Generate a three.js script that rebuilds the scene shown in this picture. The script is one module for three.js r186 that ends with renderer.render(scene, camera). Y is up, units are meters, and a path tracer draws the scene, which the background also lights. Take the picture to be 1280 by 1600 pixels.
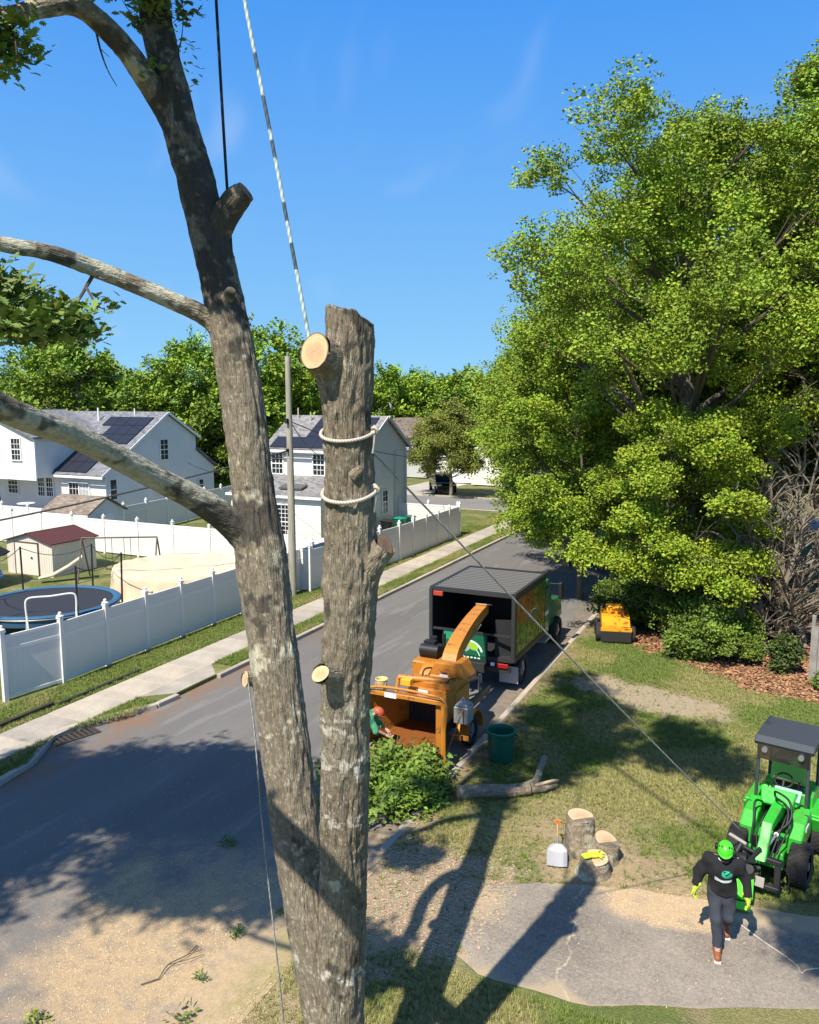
import * as THREE from 'three';
import { mergeGeometries } from 'three/addons/utils/BufferGeometryUtils.js';
import { RoundedBoxGeometry } from 'three/addons/geometries/RoundedBoxGeometry.js';

// ---------------------------------------------------------------- camera, sky, sun, exposure
// world frame: the street runs along -z, x grows to the right of the street, y is up, metres
const scene = new THREE.Scene();
const camera = new THREE.PerspectiveCamera(65.0, 1280 / 1600, 0.1, 3000);
camera.rotation.order = 'YXZ';
camera.position.set(0, 8.2, 0);
camera.rotation.set(THREE.MathUtils.degToRad(-7.93), THREE.MathUtils.degToRad(25), 0);
const renderer = new THREE.WebGLRenderer({ antialias: true });
renderer.toneMapping = THREE.LinearToneMapping;
renderer.toneMappingExposure = 1.48;
renderer.shadowMap.enabled = true;

const SUN = new THREE.Vector3(-0.0777, 0.7976, 0.5982).normalize();
const sun = new THREE.DirectionalLight(new THREE.Color().setRGB(1.0, 0.925, 0.80), 5.0);
sun.position.copy(SUN).multiplyScalar(120); sun.target.position.set(0, 0, 0);
sun.castShadow = true; sun.shadow.mapSize.set(4096, 4096);
Object.assign(sun.shadow.camera, { left: -90, right: 90, top: 90, bottom: -90, near: 1, far: 300 });
sun.shadow.radius = 1;
scene.add(sun, sun.target);

// ---------------------------------------------------------------- random numbers and noise
function rng(seed) { let a = seed >>> 0; return () => { a = (a + 0x6D2B79F5) | 0; let t = Math.imul(a ^ (a >>> 15), 1 | a); t = (t + Math.imul(t ^ (t >>> 7), 61 | t)) ^ t; return ((t ^ (t >>> 14)) >>> 0) / 4294967296; }; }
const HT = new Float32Array(65536); { const r = rng(7); for (let i = 0; i < 65536; i++) HT[i] = r(); }
const hs = (x, y, z) => HT[(Math.imul(x, 374761) ^ Math.imul(y, 668265) ^ Math.imul(z, 224682)) * 2654435 >>> 3 & 65535];
const sm = t => t * t * (3 - 2 * t);
function n3(x, y, z) {
  const X = Math.floor(x), Y = Math.floor(y), Z = Math.floor(z), u = sm(x - X), v = sm(y - Y), w = sm(z - Z);
  const a = hs(X, Y, Z), b = hs(X + 1, Y, Z), c = hs(X, Y + 1, Z), d = hs(X + 1, Y + 1, Z), e = hs(X, Y, Z + 1), f = hs(X + 1, Y, Z + 1), g = hs(X, Y + 1, Z + 1), h = hs(X + 1, Y + 1, Z + 1);
  const p = a + (b - a) * u, q = c + (d - c) * u, r = e + (f - e) * u, s = g + (h - g) * u, m = p + (q - p) * v, n = r + (s - r) * v;
  return m + (n - m) * w;
}
function n2(x, y, px = 0, py = 0, k = 0) {                       // value noise, tileable when periods are given
  const X = Math.floor(x), Y = Math.floor(y), u = sm(x - X), v = sm(y - Y);
  const wx = i => px ? ((i % px) + px) % px : i, wy = i => py ? ((i % py) + py) % py : i;
  const x0 = wx(X), x1 = wx(X + 1), y0 = wy(Y), y1 = wy(Y + 1);
  const a = hs(x0, y0, k), b = hs(x1, y0, k), c = hs(x0, y1, k), d = hs(x1, y1, k), p = a + (b - a) * u, q = c + (d - c) * u;
  return p + (q - p) * v;
}
const fbm = (x, y, o = 4, k = 0) => { let s = 0, a = 0.5, t = 0; for (let i = 0; i < o; i++) { s += a * n2(x, y, 0, 0, k + i); t += a; a *= 0.5; x *= 2.03; y *= 2.03; } return s / t; };
const fbmT = (x, y, px, py, o = 4, k = 0) => { let s = 0, a = 0.5, t = 0; for (let i = 0; i < o; i++) { s += a * n2(x, y, px, py, k + i); t += a; a *= 0.5; x *= 2; y *= 2; px *= 2; py *= 2; } return s / t; };
const clamp = (x, a = 0, b = 1) => Math.min(b, Math.max(a, x));
const step = (a, b, x) => sm(clamp((x - a) / (b - a)));
const mix = (a, b, t) => a + (b - a) * t;
const mix3 = (a, b, t) => [mix(a[0], b[0], t), mix(a[1], b[1], t), mix(a[2], b[2], t)];
const srgb = x => x <= 0.0031308 ? 12.92 * x : 1.055 * Math.pow(x, 1 / 2.4) - 0.055;

// ---------------------------------------------------------------- the sky: clear blue air with a few thin cirrus streaks
{
  const W = 1024, H = 512, d = new Float32Array(W * H * 4);
  for (let j = 0; j < H; j++) for (let i = 0; i < W; i++) {
    const th = ((i + 0.5) / W - 0.5) * 2 * Math.PI, ph = ((j + 0.5) / H - 0.5) * Math.PI;
    const y = Math.sin(ph), x = Math.cos(ph) * Math.cos(th), z = Math.cos(ph) * Math.sin(th), e = Math.max(0, y);
    const t = Math.pow(e, 0.62);
    const k1 = clamp(t / 0.6), k2 = clamp((t - 0.6) / 0.4);
    let c = mix3(mix3([0.25, 0.50, 0.68], [0.036, 0.21, 0.61], k1), [0.028, 0.09, 0.27], k2);
    { const g = Math.acos(clamp(x * SUN.x + y * SUN.y + z * SUN.z, -1, 1)), a = 0.6 * Math.exp(-g / 0.28) + 0.13 * Math.exp(-g / 0.7); c = [c[0] + a * 0.62, c[1] + a * 0.55, c[2] + a * 0.40]; }   // air brightens and pales towards the sun
    if (y > 0.04) {
      const s = 1 / (y + 0.12), a = x * s, b = z * s;
      const ca = Math.cos(0.9), sa = Math.sin(0.9), al = a * ca + b * sa, ac = -a * sa + b * ca, w = fbm(al * 0.9, ac * 0.9, 3, 50);
      const st = fbm(al * 1.1 + w, ac * 6 + w * 3.5, 4, 20), big = fbm(a * 0.8 + 7, b * 0.8, 3, 40);
      const k = step(0.55, 0.9, st) * step(0.40, 0.62, big) * 0.2 * step(0.04, 0.12, y);
      c = mix3(c, [0.55, 0.6, 0.7], k);
    }
    if (y < 0) c = [0.22, 0.30, 0.36];
    const o = (j * W + i) * 4; d[o] = c[0]; d[o + 1] = c[1]; d[o + 2] = c[2]; d[o + 3] = 1;
  }
  const t = new THREE.DataTexture(d, W, H, THREE.RGBAFormat, THREE.FloatType);
  t.mapping = THREE.EquirectangularReflectionMapping; t.magFilter = THREE.LinearFilter; t.minFilter = THREE.LinearFilter; t.needsUpdate = true;
  scene.background = t; scene.environment = t;
}

// ---------------------------------------------------------------- helpers
function tex(w, h, fn, colour = true) {                          // fn(u, v) -> [r, g, b] linear, or a number
  const d = new Uint8Array(w * h * 4);
  for (let j = 0; j < h; j++) for (let i = 0; i < w; i++) {
    let c = fn((i + 0.5) / w, (j + 0.5) / h, i, j); const o = (j * w + i) * 4;
    if (typeof c === 'number') c = [c, c, c];
    for (let k = 0; k < 3; k++) d[o + k] = Math.round(255 * clamp(colour ? srgb(clamp(c[k])) : c[k]));
    d[o + 3] = 255;
  }
  const t = new THREE.DataTexture(d, w, h, THREE.RGBAFormat);
  t.colorSpace = colour ? THREE.SRGBColorSpace : THREE.NoColorSpace;
  t.wrapS = t.wrapT = THREE.RepeatWrapping; t.magFilter = THREE.LinearFilter; t.minFilter = THREE.LinearMipmapLinearFilter; t.generateMipmaps = true; t.needsUpdate = true;
  return t;
}
const lin = (r, g, b) => new THREE.Color().setRGB(r, g, b);
function mat(c, roughness = 0.8, more = {}) { return new THREE.MeshStandardMaterial({ color: Array.isArray(c) ? lin(...c) : c, roughness, ...more }); }
const V = (x, y, z) => new THREE.Vector3(x, y, z);
const M4 = new THREE.Matrix4();
function place(g, x = 0, y = 0, z = 0, rx = 0, ry = 0, rz = 0) { if (rx || ry || rz) g.applyMatrix4(M4.makeRotationFromEuler(new THREE.Euler(rx, ry, rz))); g.translate(x, y, z); return g; }
const box = (w, h, d, x = 0, y = 0, z = 0, rx = 0, ry = 0, rz = 0) => place(new THREE.BoxGeometry(w, h, d), x, y, z, rx, ry, rz);
const rbox = (w, h, d, r, x = 0, y = 0, z = 0, rx = 0, ry = 0, rz = 0) => place(new RoundedBoxGeometry(w, h, d, 2, r), x, y, z, rx, ry, rz);
const cyl = (r0, r1, h, x = 0, y = 0, z = 0, rx = 0, ry = 0, rz = 0, n = 14) => place(new THREE.CylinderGeometry(r0, r1, h, n), x, y, z, rx, ry, rz);
function rod(a, b, r, n = 8, r2 = r) { const A = V(...a), B = V(...b), L = A.distanceTo(B), g = new THREE.CylinderGeometry(r2, r, L, n); g.applyQuaternion(new THREE.Quaternion().setFromUnitVectors(V(0, 1, 0), B.clone().sub(A).normalize())); const m = A.add(B).multiplyScalar(0.5); return g.translate(m.x, m.y, m.z); }
function tube(pts, r, n = 8, seg = 0, closed = false) { const c = new THREE.CatmullRomCurve3(pts.map(p => V(...p)), closed); return new THREE.TubeGeometry(c, seg || pts.length * 6, r, n, closed); }
const lathe = (pts, n = 24) => new THREE.LatheGeometry(pts.map(p => new THREE.Vector2(...p)), n);
function prism(poly, depth, bevel = 0) {                          // polygon in x,y pushed along z, centred
  const s = new THREE.Shape(poly.map(p => new THREE.Vector2(...p)));
  const g = new THREE.ExtrudeGeometry(s, { depth: depth - 2 * bevel, bevelEnabled: bevel > 0, bevelSize: bevel, bevelThickness: bevel, bevelSegments: 2, bevelOffset: -bevel });
  return g.translate(0, 0, -depth / 2 + bevel);
}
function plain(g, keep) {
  if (g.index) g = g.toNonIndexed();
  for (const k of Object.keys(g.attributes)) if (!['position', 'normal', 'uv'].includes(k)) g.deleteAttribute(k);
  if (!g.attributes.normal) g.computeVertexNormals();
  if (!keep || !g.attributes.uv) {                               // uv in metres, from the side that a face looks to
    const p = g.attributes.position, n = g.attributes.normal, uv = new Float32Array(p.count * 2);
    for (let i = 0; i < p.count; i++) {
      const ax = Math.abs(n.getX(i)), ay = Math.abs(n.getY(i)), az = Math.abs(n.getZ(i));
      if (ay >= ax && ay >= az) { uv[2 * i] = p.getX(i); uv[2 * i + 1] = p.getZ(i); }
      else if (ax >= az) { uv[2 * i] = p.getZ(i); uv[2 * i + 1] = p.getY(i); }
      else { uv[2 * i] = p.getX(i); uv[2 * i + 1] = p.getY(i); }
    }
    g.setAttribute('uv', new THREE.BufferAttribute(uv, 2));
  }
  return g;
}
const used = {};
function numbered(n) { used[n] = (used[n] ?? -1) + 1; return used[n] ? `${n}_${String(used[n]).padStart(3, '0')}` : n; }
function shadow(m) { m.castShadow = true; m.receiveShadow = true; return m; }
const join = (gs, keep) => Array.isArray(gs) ? (gs.length > 1 ? mergeGeometries(gs.map(g => plain(g, keep))) : plain(gs[0], keep)) : plain(gs, keep);
function part(name, gs, m, parent, keep = false) { const o = shadow(new THREE.Mesh(join(gs, keep), m)); o.name = name; parent.add(o); return o; }
function same(name, geometry, m, parent, x = 0, y = 0, z = 0, ry = 0) { const o = shadow(new THREE.Mesh(geometry, m)); o.name = name; o.position.set(x, y, z); o.rotation.y = ry; parent.add(o); return o; }
function tag(o, label, category, group) { o.userData = { label, category, ...(group ? { group } : {}) }; return o; }
function thing(name, label, category, [x, y, z] = [0, 0, 0], ry = 0, group) { const o = new THREE.Group(); o.name = numbered(name); o.position.set(x, y, z); o.rotation.y = ry; scene.add(o); return tag(o, label, category, group); }
function one(name, label, category, gs, m, group, keep) { const o = part(numbered(name), gs, m, scene, keep); return tag(o, label, category, group); }
function sub(name, parent, x = 0, y = 0, z = 0, ry = 0) { const o = new THREE.Group(); o.name = name; o.position.set(x, y, z); o.rotation.y = ry; parent.add(o); return o; }
function struct(name, gs, m, keep) { const o = part(numbered(name), gs, m, scene, keep); o.userData = { kind: 'structure' }; return o; }
function stuffOf(o, label, category) { o.userData = { kind: 'stuff', ...(label ? { label, category } : {}) }; return o; }

// a tapering limb along a curve: rings of a noisy outline, with uv in bark tiles
function sweep(pts, radii, { seg = 10, step: ds = 0.25, disp = 0, dispF = 1, tile = 0.6, tileV = 1.2, cap = true, seed = 0, taperEnd = false } = {}) {
  const c = new THREE.CatmullRomCurve3(pts.map(p => V(...p)), false, 'centripetal'); c.arcLengthDivisions = 200;
  const L = c.getLength(), n = Math.max(2, Math.ceil(L / ds)), pos = [], uv = [], idx = [];
  const rAt = u => { const f = c.getUtoTmapping(u) * (radii.length - 1), i = Math.min(radii.length - 2, Math.floor(f)), t = f - i, r0 = radii[Math.max(0, i - 1)], r1 = radii[i], r2 = radii[i + 1], r3 = radii[Math.min(radii.length - 1, i + 2)]; return Math.max(0.002, 0.5 * (2 * r1 + (r2 - r0) * t + (2 * r0 - 5 * r1 + 4 * r2 - r3) * t * t + (3 * r1 - r0 - 3 * r2 + r3) * t * t * t)); };
  const nt = Math.max(1, Math.round(2 * Math.PI * radii[0] / tile));
  let T = c.getTangentAt(0), N = V(1, 0, 0); if (Math.abs(T.x) > 0.9) N.set(0, 0, 1); N.sub(T.clone().multiplyScalar(N.dot(T))).normalize();
  for (let j = 0; j <= n; j++) {
    const u = j / n, P = c.getPointAt(u), T2 = c.getTangentAt(u);
    N.sub(T2.clone().multiplyScalar(N.dot(T2))).normalize(); const B = T2.clone().cross(N), r = rAt(u);
    for (let i = 0; i <= seg; i++) {
      const a = (i % seg) / seg * 2 * Math.PI, cx = Math.cos(a), sx = Math.sin(a);
      let rr = r; if (disp) rr += disp(cx, sx, u * L, r, a);
      pos.push(P.x + (N.x * cx + B.x * sx) * rr, P.y + (N.y * cx + B.y * sx) * rr, P.z + (N.z * cx + B.z * sx) * rr); uv.push(i / seg * nt, u * L / tileV);
    }
  }
  const w = seg + 1;
  for (let j = 0; j < n; j++) for (let i = 0; i < seg; i++) { const a = j * w + i; idx.push(a, a + 1, a + w, a + 1, a + w + 1, a + w); }
  if (cap) { const k = pos.length / 3, P = c.getPointAt(1); pos.push(P.x, P.y, P.z); uv.push(0, 0); for (let i = 0; i < seg; i++) idx.push(n * w + i, n * w + i + 1, k); }
  const g = new THREE.BufferGeometry(); g.setAttribute('position', new THREE.Float32BufferAttribute(pos, 3)); g.setAttribute('uv', new THREE.Float32BufferAttribute(uv, 2)); g.setIndex(idx); g.computeVertexNormals();
  const nn = g.attributes.normal; for (let j = 0; j <= n; j++) { const a = j * w, b = a + seg, v = V(nn.getX(a) + nn.getX(b), nn.getY(a) + nn.getY(b), nn.getZ(a) + nn.getZ(b)).normalize(); nn.setXYZ(a, v.x, v.y, v.z); nn.setXYZ(b, v.x, v.y, v.z); }
  g.userData.curve = c; return g;
}
function polySheet(poly, y, h = 0) {                              // polygon of [x, s] laid flat, s counted along the street (z = -s)
  const s = new THREE.Shape(poly.map(([x, d]) => new THREE.Vector2(x, d)));
  const g = h ? new THREE.ExtrudeGeometry(s, { depth: h, bevelEnabled: false }) : new THREE.ShapeGeometry(s);
  g.rotateX(-Math.PI / 2); return g.translate(0, h ? y - h : y, 0);
}
// iso-surface of a distance field (surface nets), for bodies and clothes
function nets(f, lo, hi, cell) {
  const nx = Math.ceil((hi[0] - lo[0]) / cell) + 1, ny = Math.ceil((hi[1] - lo[1]) / cell) + 1, nz = Math.ceil((hi[2] - lo[2]) / cell) + 1, val = new Float32Array(nx * ny * nz), id = new Int32Array(nx * ny * nz).fill(-1), I = (i, j, k) => (k * ny + j) * nx + i;
  for (let k = 0; k < nz; k++) for (let j = 0; j < ny; j++) for (let i = 0; i < nx; i++) val[I(i, j, k)] = f(lo[0] + i * cell, lo[1] + j * cell, lo[2] + k * cell);
  const pos = [], idx = [];
  for (let k = 0; k < nz - 1; k++) for (let j = 0; j < ny - 1; j++) for (let i = 0; i < nx - 1; i++) {
    let sx = 0, sy = 0, sz = 0, n = 0;
    for (let e = 0; e < 12; e++) {
      const ax = e >> 2, b = e & 1, c = (e >> 1) & 1; let a0, a1;
      if (ax === 0) { a0 = [0, b, c]; a1 = [1, b, c]; } else if (ax === 1) { a0 = [b, 0, c]; a1 = [b, 1, c]; } else { a0 = [b, c, 0]; a1 = [b, c, 1]; }
      const v0 = val[I(i + a0[0], j + a0[1], k + a0[2])], v1 = val[I(i + a1[0], j + a1[1], k + a1[2])];
      if ((v0 < 0) !== (v1 < 0)) { const t = v0 / (v0 - v1); sx += a0[0] + (a1[0] - a0[0]) * t; sy += a0[1] + (a1[1] - a0[1]) * t; sz += a0[2] + (a1[2] - a0[2]) * t; n++; }
    }
    if (n) { id[I(i, j, k)] = pos.length / 3; pos.push(lo[0] + (i + sx / n) * cell, lo[1] + (j + sy / n) * cell, lo[2] + (k + sz / n) * cell); }
  }
  const quad = (a, b, c, d, flip) => { if (a < 0 || b < 0 || c < 0 || d < 0) return; if (flip) idx.push(a, c, b, a, d, c); else idx.push(a, b, c, a, c, d); };
  for (let k = 1; k < nz - 1; k++) for (let j = 1; j < ny - 1; j++) for (let i = 1; i < nx - 1; i++) {
    const s = val[I(i, j, k)] < 0;
    if (s !== (val[I(i + 1, j, k)] < 0)) quad(id[I(i, j - 1, k - 1)], id[I(i, j, k - 1)], id[I(i, j, k)], id[I(i, j - 1, k)], !s);
    if (s !== (val[I(i, j + 1, k)] < 0)) quad(id[I(i - 1, j, k - 1)], id[I(i - 1, j, k)], id[I(i, j, k)], id[I(i, j, k - 1)], !s);
    if (s !== (val[I(i, j, k + 1)] < 0)) quad(id[I(i - 1, j - 1, k)], id[I(i, j - 1, k)], id[I(i, j, k)], id[I(i - 1, j, k)], !s);
  }
  const g = new THREE.BufferGeometry(); g.setAttribute('position', new THREE.Float32BufferAttribute(pos, 3)); g.setIndex(idx); g.computeVertexNormals(); return g;
}
function bone(px, py, pz, a, b, ra, rb) { const bx = b[0] - a[0], by = b[1] - a[1], bz = b[2] - a[2], x = px - a[0], y = py - a[1], z = pz - a[2], t = clamp((x * bx + y * by + z * bz) / (bx * bx + by * by + bz * bz + 1e-9)), dx = x - bx * t, dy = y - by * t, dz = z - bz * t; return Math.sqrt(dx * dx + dy * dy + dz * dz) - (ra + (rb - ra) * t); }
const smin = (a, b, k) => { const h = Math.max(k - Math.abs(a - b), 0) / k; return Math.min(a, b) - h * h * k * 0.25; };
// ---------------------------------------------------------------- surfaces
const ASPH = [0.155, 0.146, 0.134], SAW = [0.46, 0.335, 0.205], NEEDLE = [0.22, 0.125, 0.07];
function sawdust(q, s) {                                          // how much sawdust lies at a spot of the street or the drive
  const w = fbm(q * 1.3 + 5, s * 1.3, 3, 60) - 0.5, d = Math.hypot((q + 8.0) / 3.0, (s - 8.6) / 2.3) + w * 1.3;
  const e = Math.hypot((q + 1.25) / 1.15, (s - 12.75) / 0.62) + w * 0.7, f = Math.hypot((q + 4.9) / 1.1, (s - 10.9) / 1.7) + w * 1.2;
  return Math.max(step(1.15, 0.45, d), step(1.1, 0.75, e), 0.75 * step(1.15, 0.5, f));
}
function roadColour(q, s, fine) {
  const g = fine ? n2(q * 90, s * 90, 0, 0, 3) * 0.6 + n2(q * 41, s * 41, 0, 0, 4) * 0.4 : 0.5;
  const blot = fbm(q * 0.55, s * 0.22, 4, 10), streak = fbm(q * 2.6, s * 0.16 + q * 0.1, 3, 14);
  let k = 0.80 + 0.30 * blot + 0.34 * (g - 0.5) + 0.18 * (streak - 0.5);
  let c = [ASPH[0] * k, ASPH[1] * k, ASPH[2] * k];
  const wear = step(0.62, 0.78, fbm(q * 3.2, s * 0.5, 4, 18)) * 0.28; c = mix3(c, [0.27, 0.262, 0.25], wear);
  const gut = step(-14.0, -15.1, q + 0.8 * (fbm(s * 1.2, q, 3, 21) - 0.5)) * step(27, 22, s) * step(9, 12, s), grain = step(0.35, 0.6, fbm(q * 9, s * 9, 3, 23));
  c = mix3(c, NEEDLE, gut * (0.35 + 0.6 * grain) * step(0.30, 0.5, fbm(q * 1.4, s * 1.1, 3, 27)));
  const gr = step(-7.6, -6.5, q + 0.9 * (fbm(s * 0.8, q * 0.8, 3, 31) - 0.5)); c = mix3(c, [0.24, 0.18, 0.12], gr * (0.25 + 0.6 * step(0.4, 0.6, fbm(q * 7, s * 7, 3, 33))));
  const dirt = step(1.1, 0.4, Math.hypot((q + 7.2) / 4.2, (s - 8.8) / 3.6) + 0.9 * (fbm(q * 0.9, s * 0.9, 4, 39) - 0.5)); c = mix3(c, [0.33 * (0.7 + 0.6 * g), 0.255 * (0.7 + 0.6 * g), 0.175 * (0.7 + 0.6 * g)], dirt * (0.35 + 0.55 * step(0.35, 0.6, fbm(q * 4, s * 4, 4, 43))));
  const sw = sawdust(q, s); if (sw > 0) c = mix3(c, [SAW[0] * (0.75 + 0.5 * (g - 0.2)), SAW[1] * (0.75 + 0.5 * (g - 0.2)), SAW[2] * (0.7 + 0.5 * (g - 0.2))], sw * (0.52 + 0.45 * step(0.34, 0.62, fbm(q * 7 + s, s * 8, 4, 35))));
  const chip = n2(q * 75, s * 75, 0, 0, 37) > 0.975 - 0.12 * sw && s < 17 && q > -12.5 ? 1 : 0; if (chip) c = mix3(c, [0.5, 0.38, 0.22], 0.75);
  return c;
}
// the soil of the front lawn: returns colour and how much grass grows there
function lawnAt(q, s) {
  const w = fbm(q * 0.9, s * 0.9, 3, 70) - 0.5, w2 = fbm(q * 3.1, s * 3.1, 3, 74) - 0.5;
  let bare = 0, c = [0.27, 0.20, 0.125], red = 0;
  const mulch = step(1.15, 0.75, Math.hypot((q + 5.1) / 1.7, (s - 11.4) / 2.0) + w * 0.8 + w2 * 0.4);
  const straw = step(1.2, 0.5, Math.hypot((q + 3.4) / 2.9, (s - 14.0) / 1.9) + w * 0.9 + w2 * 0.5);
  const path = step(1.1, 0.5, Math.hypot((q + 3.2 + (s - 22.4) * 0.9) / 2.6, (s - 22.3) / 1.35) + w * 0.8 + w2 * 0.4);
  const kerbside = step(-5.2, -6.1, q + w * 1.6 + w2 * 0.9) * step(10, 12, s);
  const litter = step(-0.35, 0.5, s - (23.9 - (q + 2) * 0.16 - step(0.2, -3.6, q) * -2.0 + step(-3.5, -6, q) * 2.6) + w * 1.6 + w2 * 0.7) * step(-6.1, -4.6, q + w);
  const chips = sawdust(q, s) * 0.9, ring = step(1.25, 0.5, Math.hypot((q + 2.2) / 1.9, (s - 13.5) / 1.25) + w * 0.9 + w2 * 0.8) * 0.85;
  const g = n2(q * 55, s * 55, 0, 0, 79);
  const dry = step(0.42, 0.66, fbm(q * 0.55 + 3, s * 0.55, 4, 82));
  let grass = mix3([0.125, 0.155, 0.032], [0.28, 0.24, 0.095], dry * 0.7); grass = grass.map(v => v * (0.72 + 0.55 * g));
  bare = Math.max(mulch * 0.95, straw * 0.55, path * 0.95, kerbside * 0.85, step(0.66, 0.8, fbm(q * 1.6, s * 1.6, 3, 86)) * 0.6);
  let soil = mix3([0.30, 0.215, 0.13], [0.42, 0.33, 0.22], path); soil = mix3(soil, [0.38, 0.275, 0.18], mulch); soil = mix3(soil, [0.40, 0.31, 0.16], straw * 0.6);
  soil = soil.map(v => v * (0.7 + 0.6 * g));
  c = mix3(grass, soil, bare);
  if (litter > 0) { c = mix3(c, [0.27 * (0.6 + 0.8 * g), 0.125 * (0.6 + 0.8 * g), 0.065 * (0.6 + 0.8 * g)], litter); }
  c = mix3(c, SAW.map(v => v * (0.75 + 0.4 * g)), Math.max(chips, ring) * (0.55 + 0.45 * step(0.35, 0.6, fbm(q * 7, s * 7, 3, 88))));
  return { c, grass: (1 - bare) * (1 - litter) * (1 - Math.max(chips, ring)), dry, litter, bare };
}
const grassTile = tex(512, 512, (u, v) => { const g = fbmT(u * 64, v * 64, 64, 64, 3, 90), p = fbmT(u * 5, v * 5, 5, 5, 4, 95), d = step(0.45, 0.7, p); return mix3([0.12, 0.145, 0.032], [0.27, 0.235, 0.085], d * 0.6).map(x => x * (0.5 + g)); });
grassTile.repeat.set(1 / 5, 1 / 5);
const fineBump = tex(512, 512, (u, v) => fbmT(u * 64, v * 64, 64, 64, 3, 100), false); fineBump.repeat.set(1 / 1.2, 1 / 1.2);
const grassMat = new THREE.MeshStandardMaterial({ map: grassTile, roughness: 0.95, bumpMap: fineBump, bumpScale: 0.03 });
const concrete = new THREE.MeshStandardMaterial({ map: (() => { const t = tex(512, 512, (u, v) => { const a = fbmT(u * 6, v * 6, 6, 6, 5, 110), b = fbmT(u * 90, v * 90, 90, 90, 2, 116); return [0.44, 0.39, 0.32].map(x => x * (0.62 + 0.5 * a + 0.28 * (b - 0.3))); }); t.repeat.set(1 / 2.7, 1 / 2.7); return t; })(), roughness: 0.9, bumpMap: fineBump, bumpScale: 0.004 });
const concrete2 = concrete.clone(); concrete2.color.setRGB(0.86, 0.86, 0.86);
const concrete3 = concrete.clone(); concrete3.color.setRGB(1.06, 1.04, 1.0);
// ---------------------------------------------------------------- ground, street, kerbs, pavement
struct('ground', (() => { const g = new THREE.PlaneGeometry(2400, 2400); g.rotateX(-Math.PI / 2); return g.translate(0, -0.114, 0); })(), grassMat);
function mapped(q0, q1, s0, s1, y, w, h, fn, extra = {}) {         // a flat sheet with a picture of its own colours
  const map = tex(w, h, (u, v) => fn(mix(q0, q1, u), mix(s0, s1, v))); map.wrapS = map.wrapT = THREE.ClampToEdgeWrapping;
  const g = new THREE.PlaneGeometry(q1 - q0, s1 - s0); g.rotateX(-Math.PI / 2); g.translate((q0 + q1) / 2, y, -(s0 + s1) / 2);
  const b = fineBump.clone(); b.repeat.set((q1 - q0) / 0.8, (s1 - s0) / 0.8); b.needsUpdate = true;
  return [g, new THREE.MeshStandardMaterial({ map, roughness: 0.92, bumpMap: b, bumpScale: 0.008, ...extra })];
}
{ const [g, m] = mapped(-16.3, -6.2, 2, 26, -0.107, 900, 1700, (q, s) => roadColour(q, s, true)); struct('road', g, m, true); }
{ const [g, m] = mapped(-16.3, -6.2, 26, 64, -0.107, 512, 1024, (q, s) => roadColour(q, s, true)); struct('road', g, m, true); }
{ const [g, m] = mapped(-16.3, -6.2, -14, 2, -0.107, 256, 512, (q, s) => roadColour(q, s, false)); struct('road', g, m, true); }
{ const [g, m] = mapped(-80, 60, 56.8, 63.8, -0.1, 1024, 64, (q, s) => { const k = 0.9 + 0.3 * fbm(q * 0.3, s, 3, 130); return [0.19 * k, 0.188 * k, 0.186 * k]; }); struct('cross_street', g, m, true); }
const leftEdge = [[-15.15, -14], [-15.15, 11.2], [-15.35, 12.2], [-16.2, 13.6], [-15.9, 14.6], [-15.2, 16.1], [-15.15, 17]];
struct('left_lawn', polySheet([...leftEdge, [-15.15, 56.5], [-80, 56.5], [-80, -14]], 0, 0.1), grassMat);
struct('right_lawn', polySheet([[-6.2, -14], [40, -14], [40, 56.5], [-6.2, 56.5]], -0.004, 0.1), grassMat);
{ const [g, m] = mapped(-6.2, 13.8, 4, 34, 0.001, 1300, 1600, (q, s) => lawnAt(q, s).c, { bumpScale: 0.03 }); struct('front_lawn', g, m, true); }
const driveNear = [[-4.3, 10.45], [-3.6, 9.95], [-2.15, 10.0], [-0.6, 10.65], [0.9, 11.3], [12, 15.2]], driveFar = [[-4.3, 12.0], [-3.4, 12.5], [-1.8, 13.05], [0.2, 13.4], [0.95, 13.5], [12, 17.4]];
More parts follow.
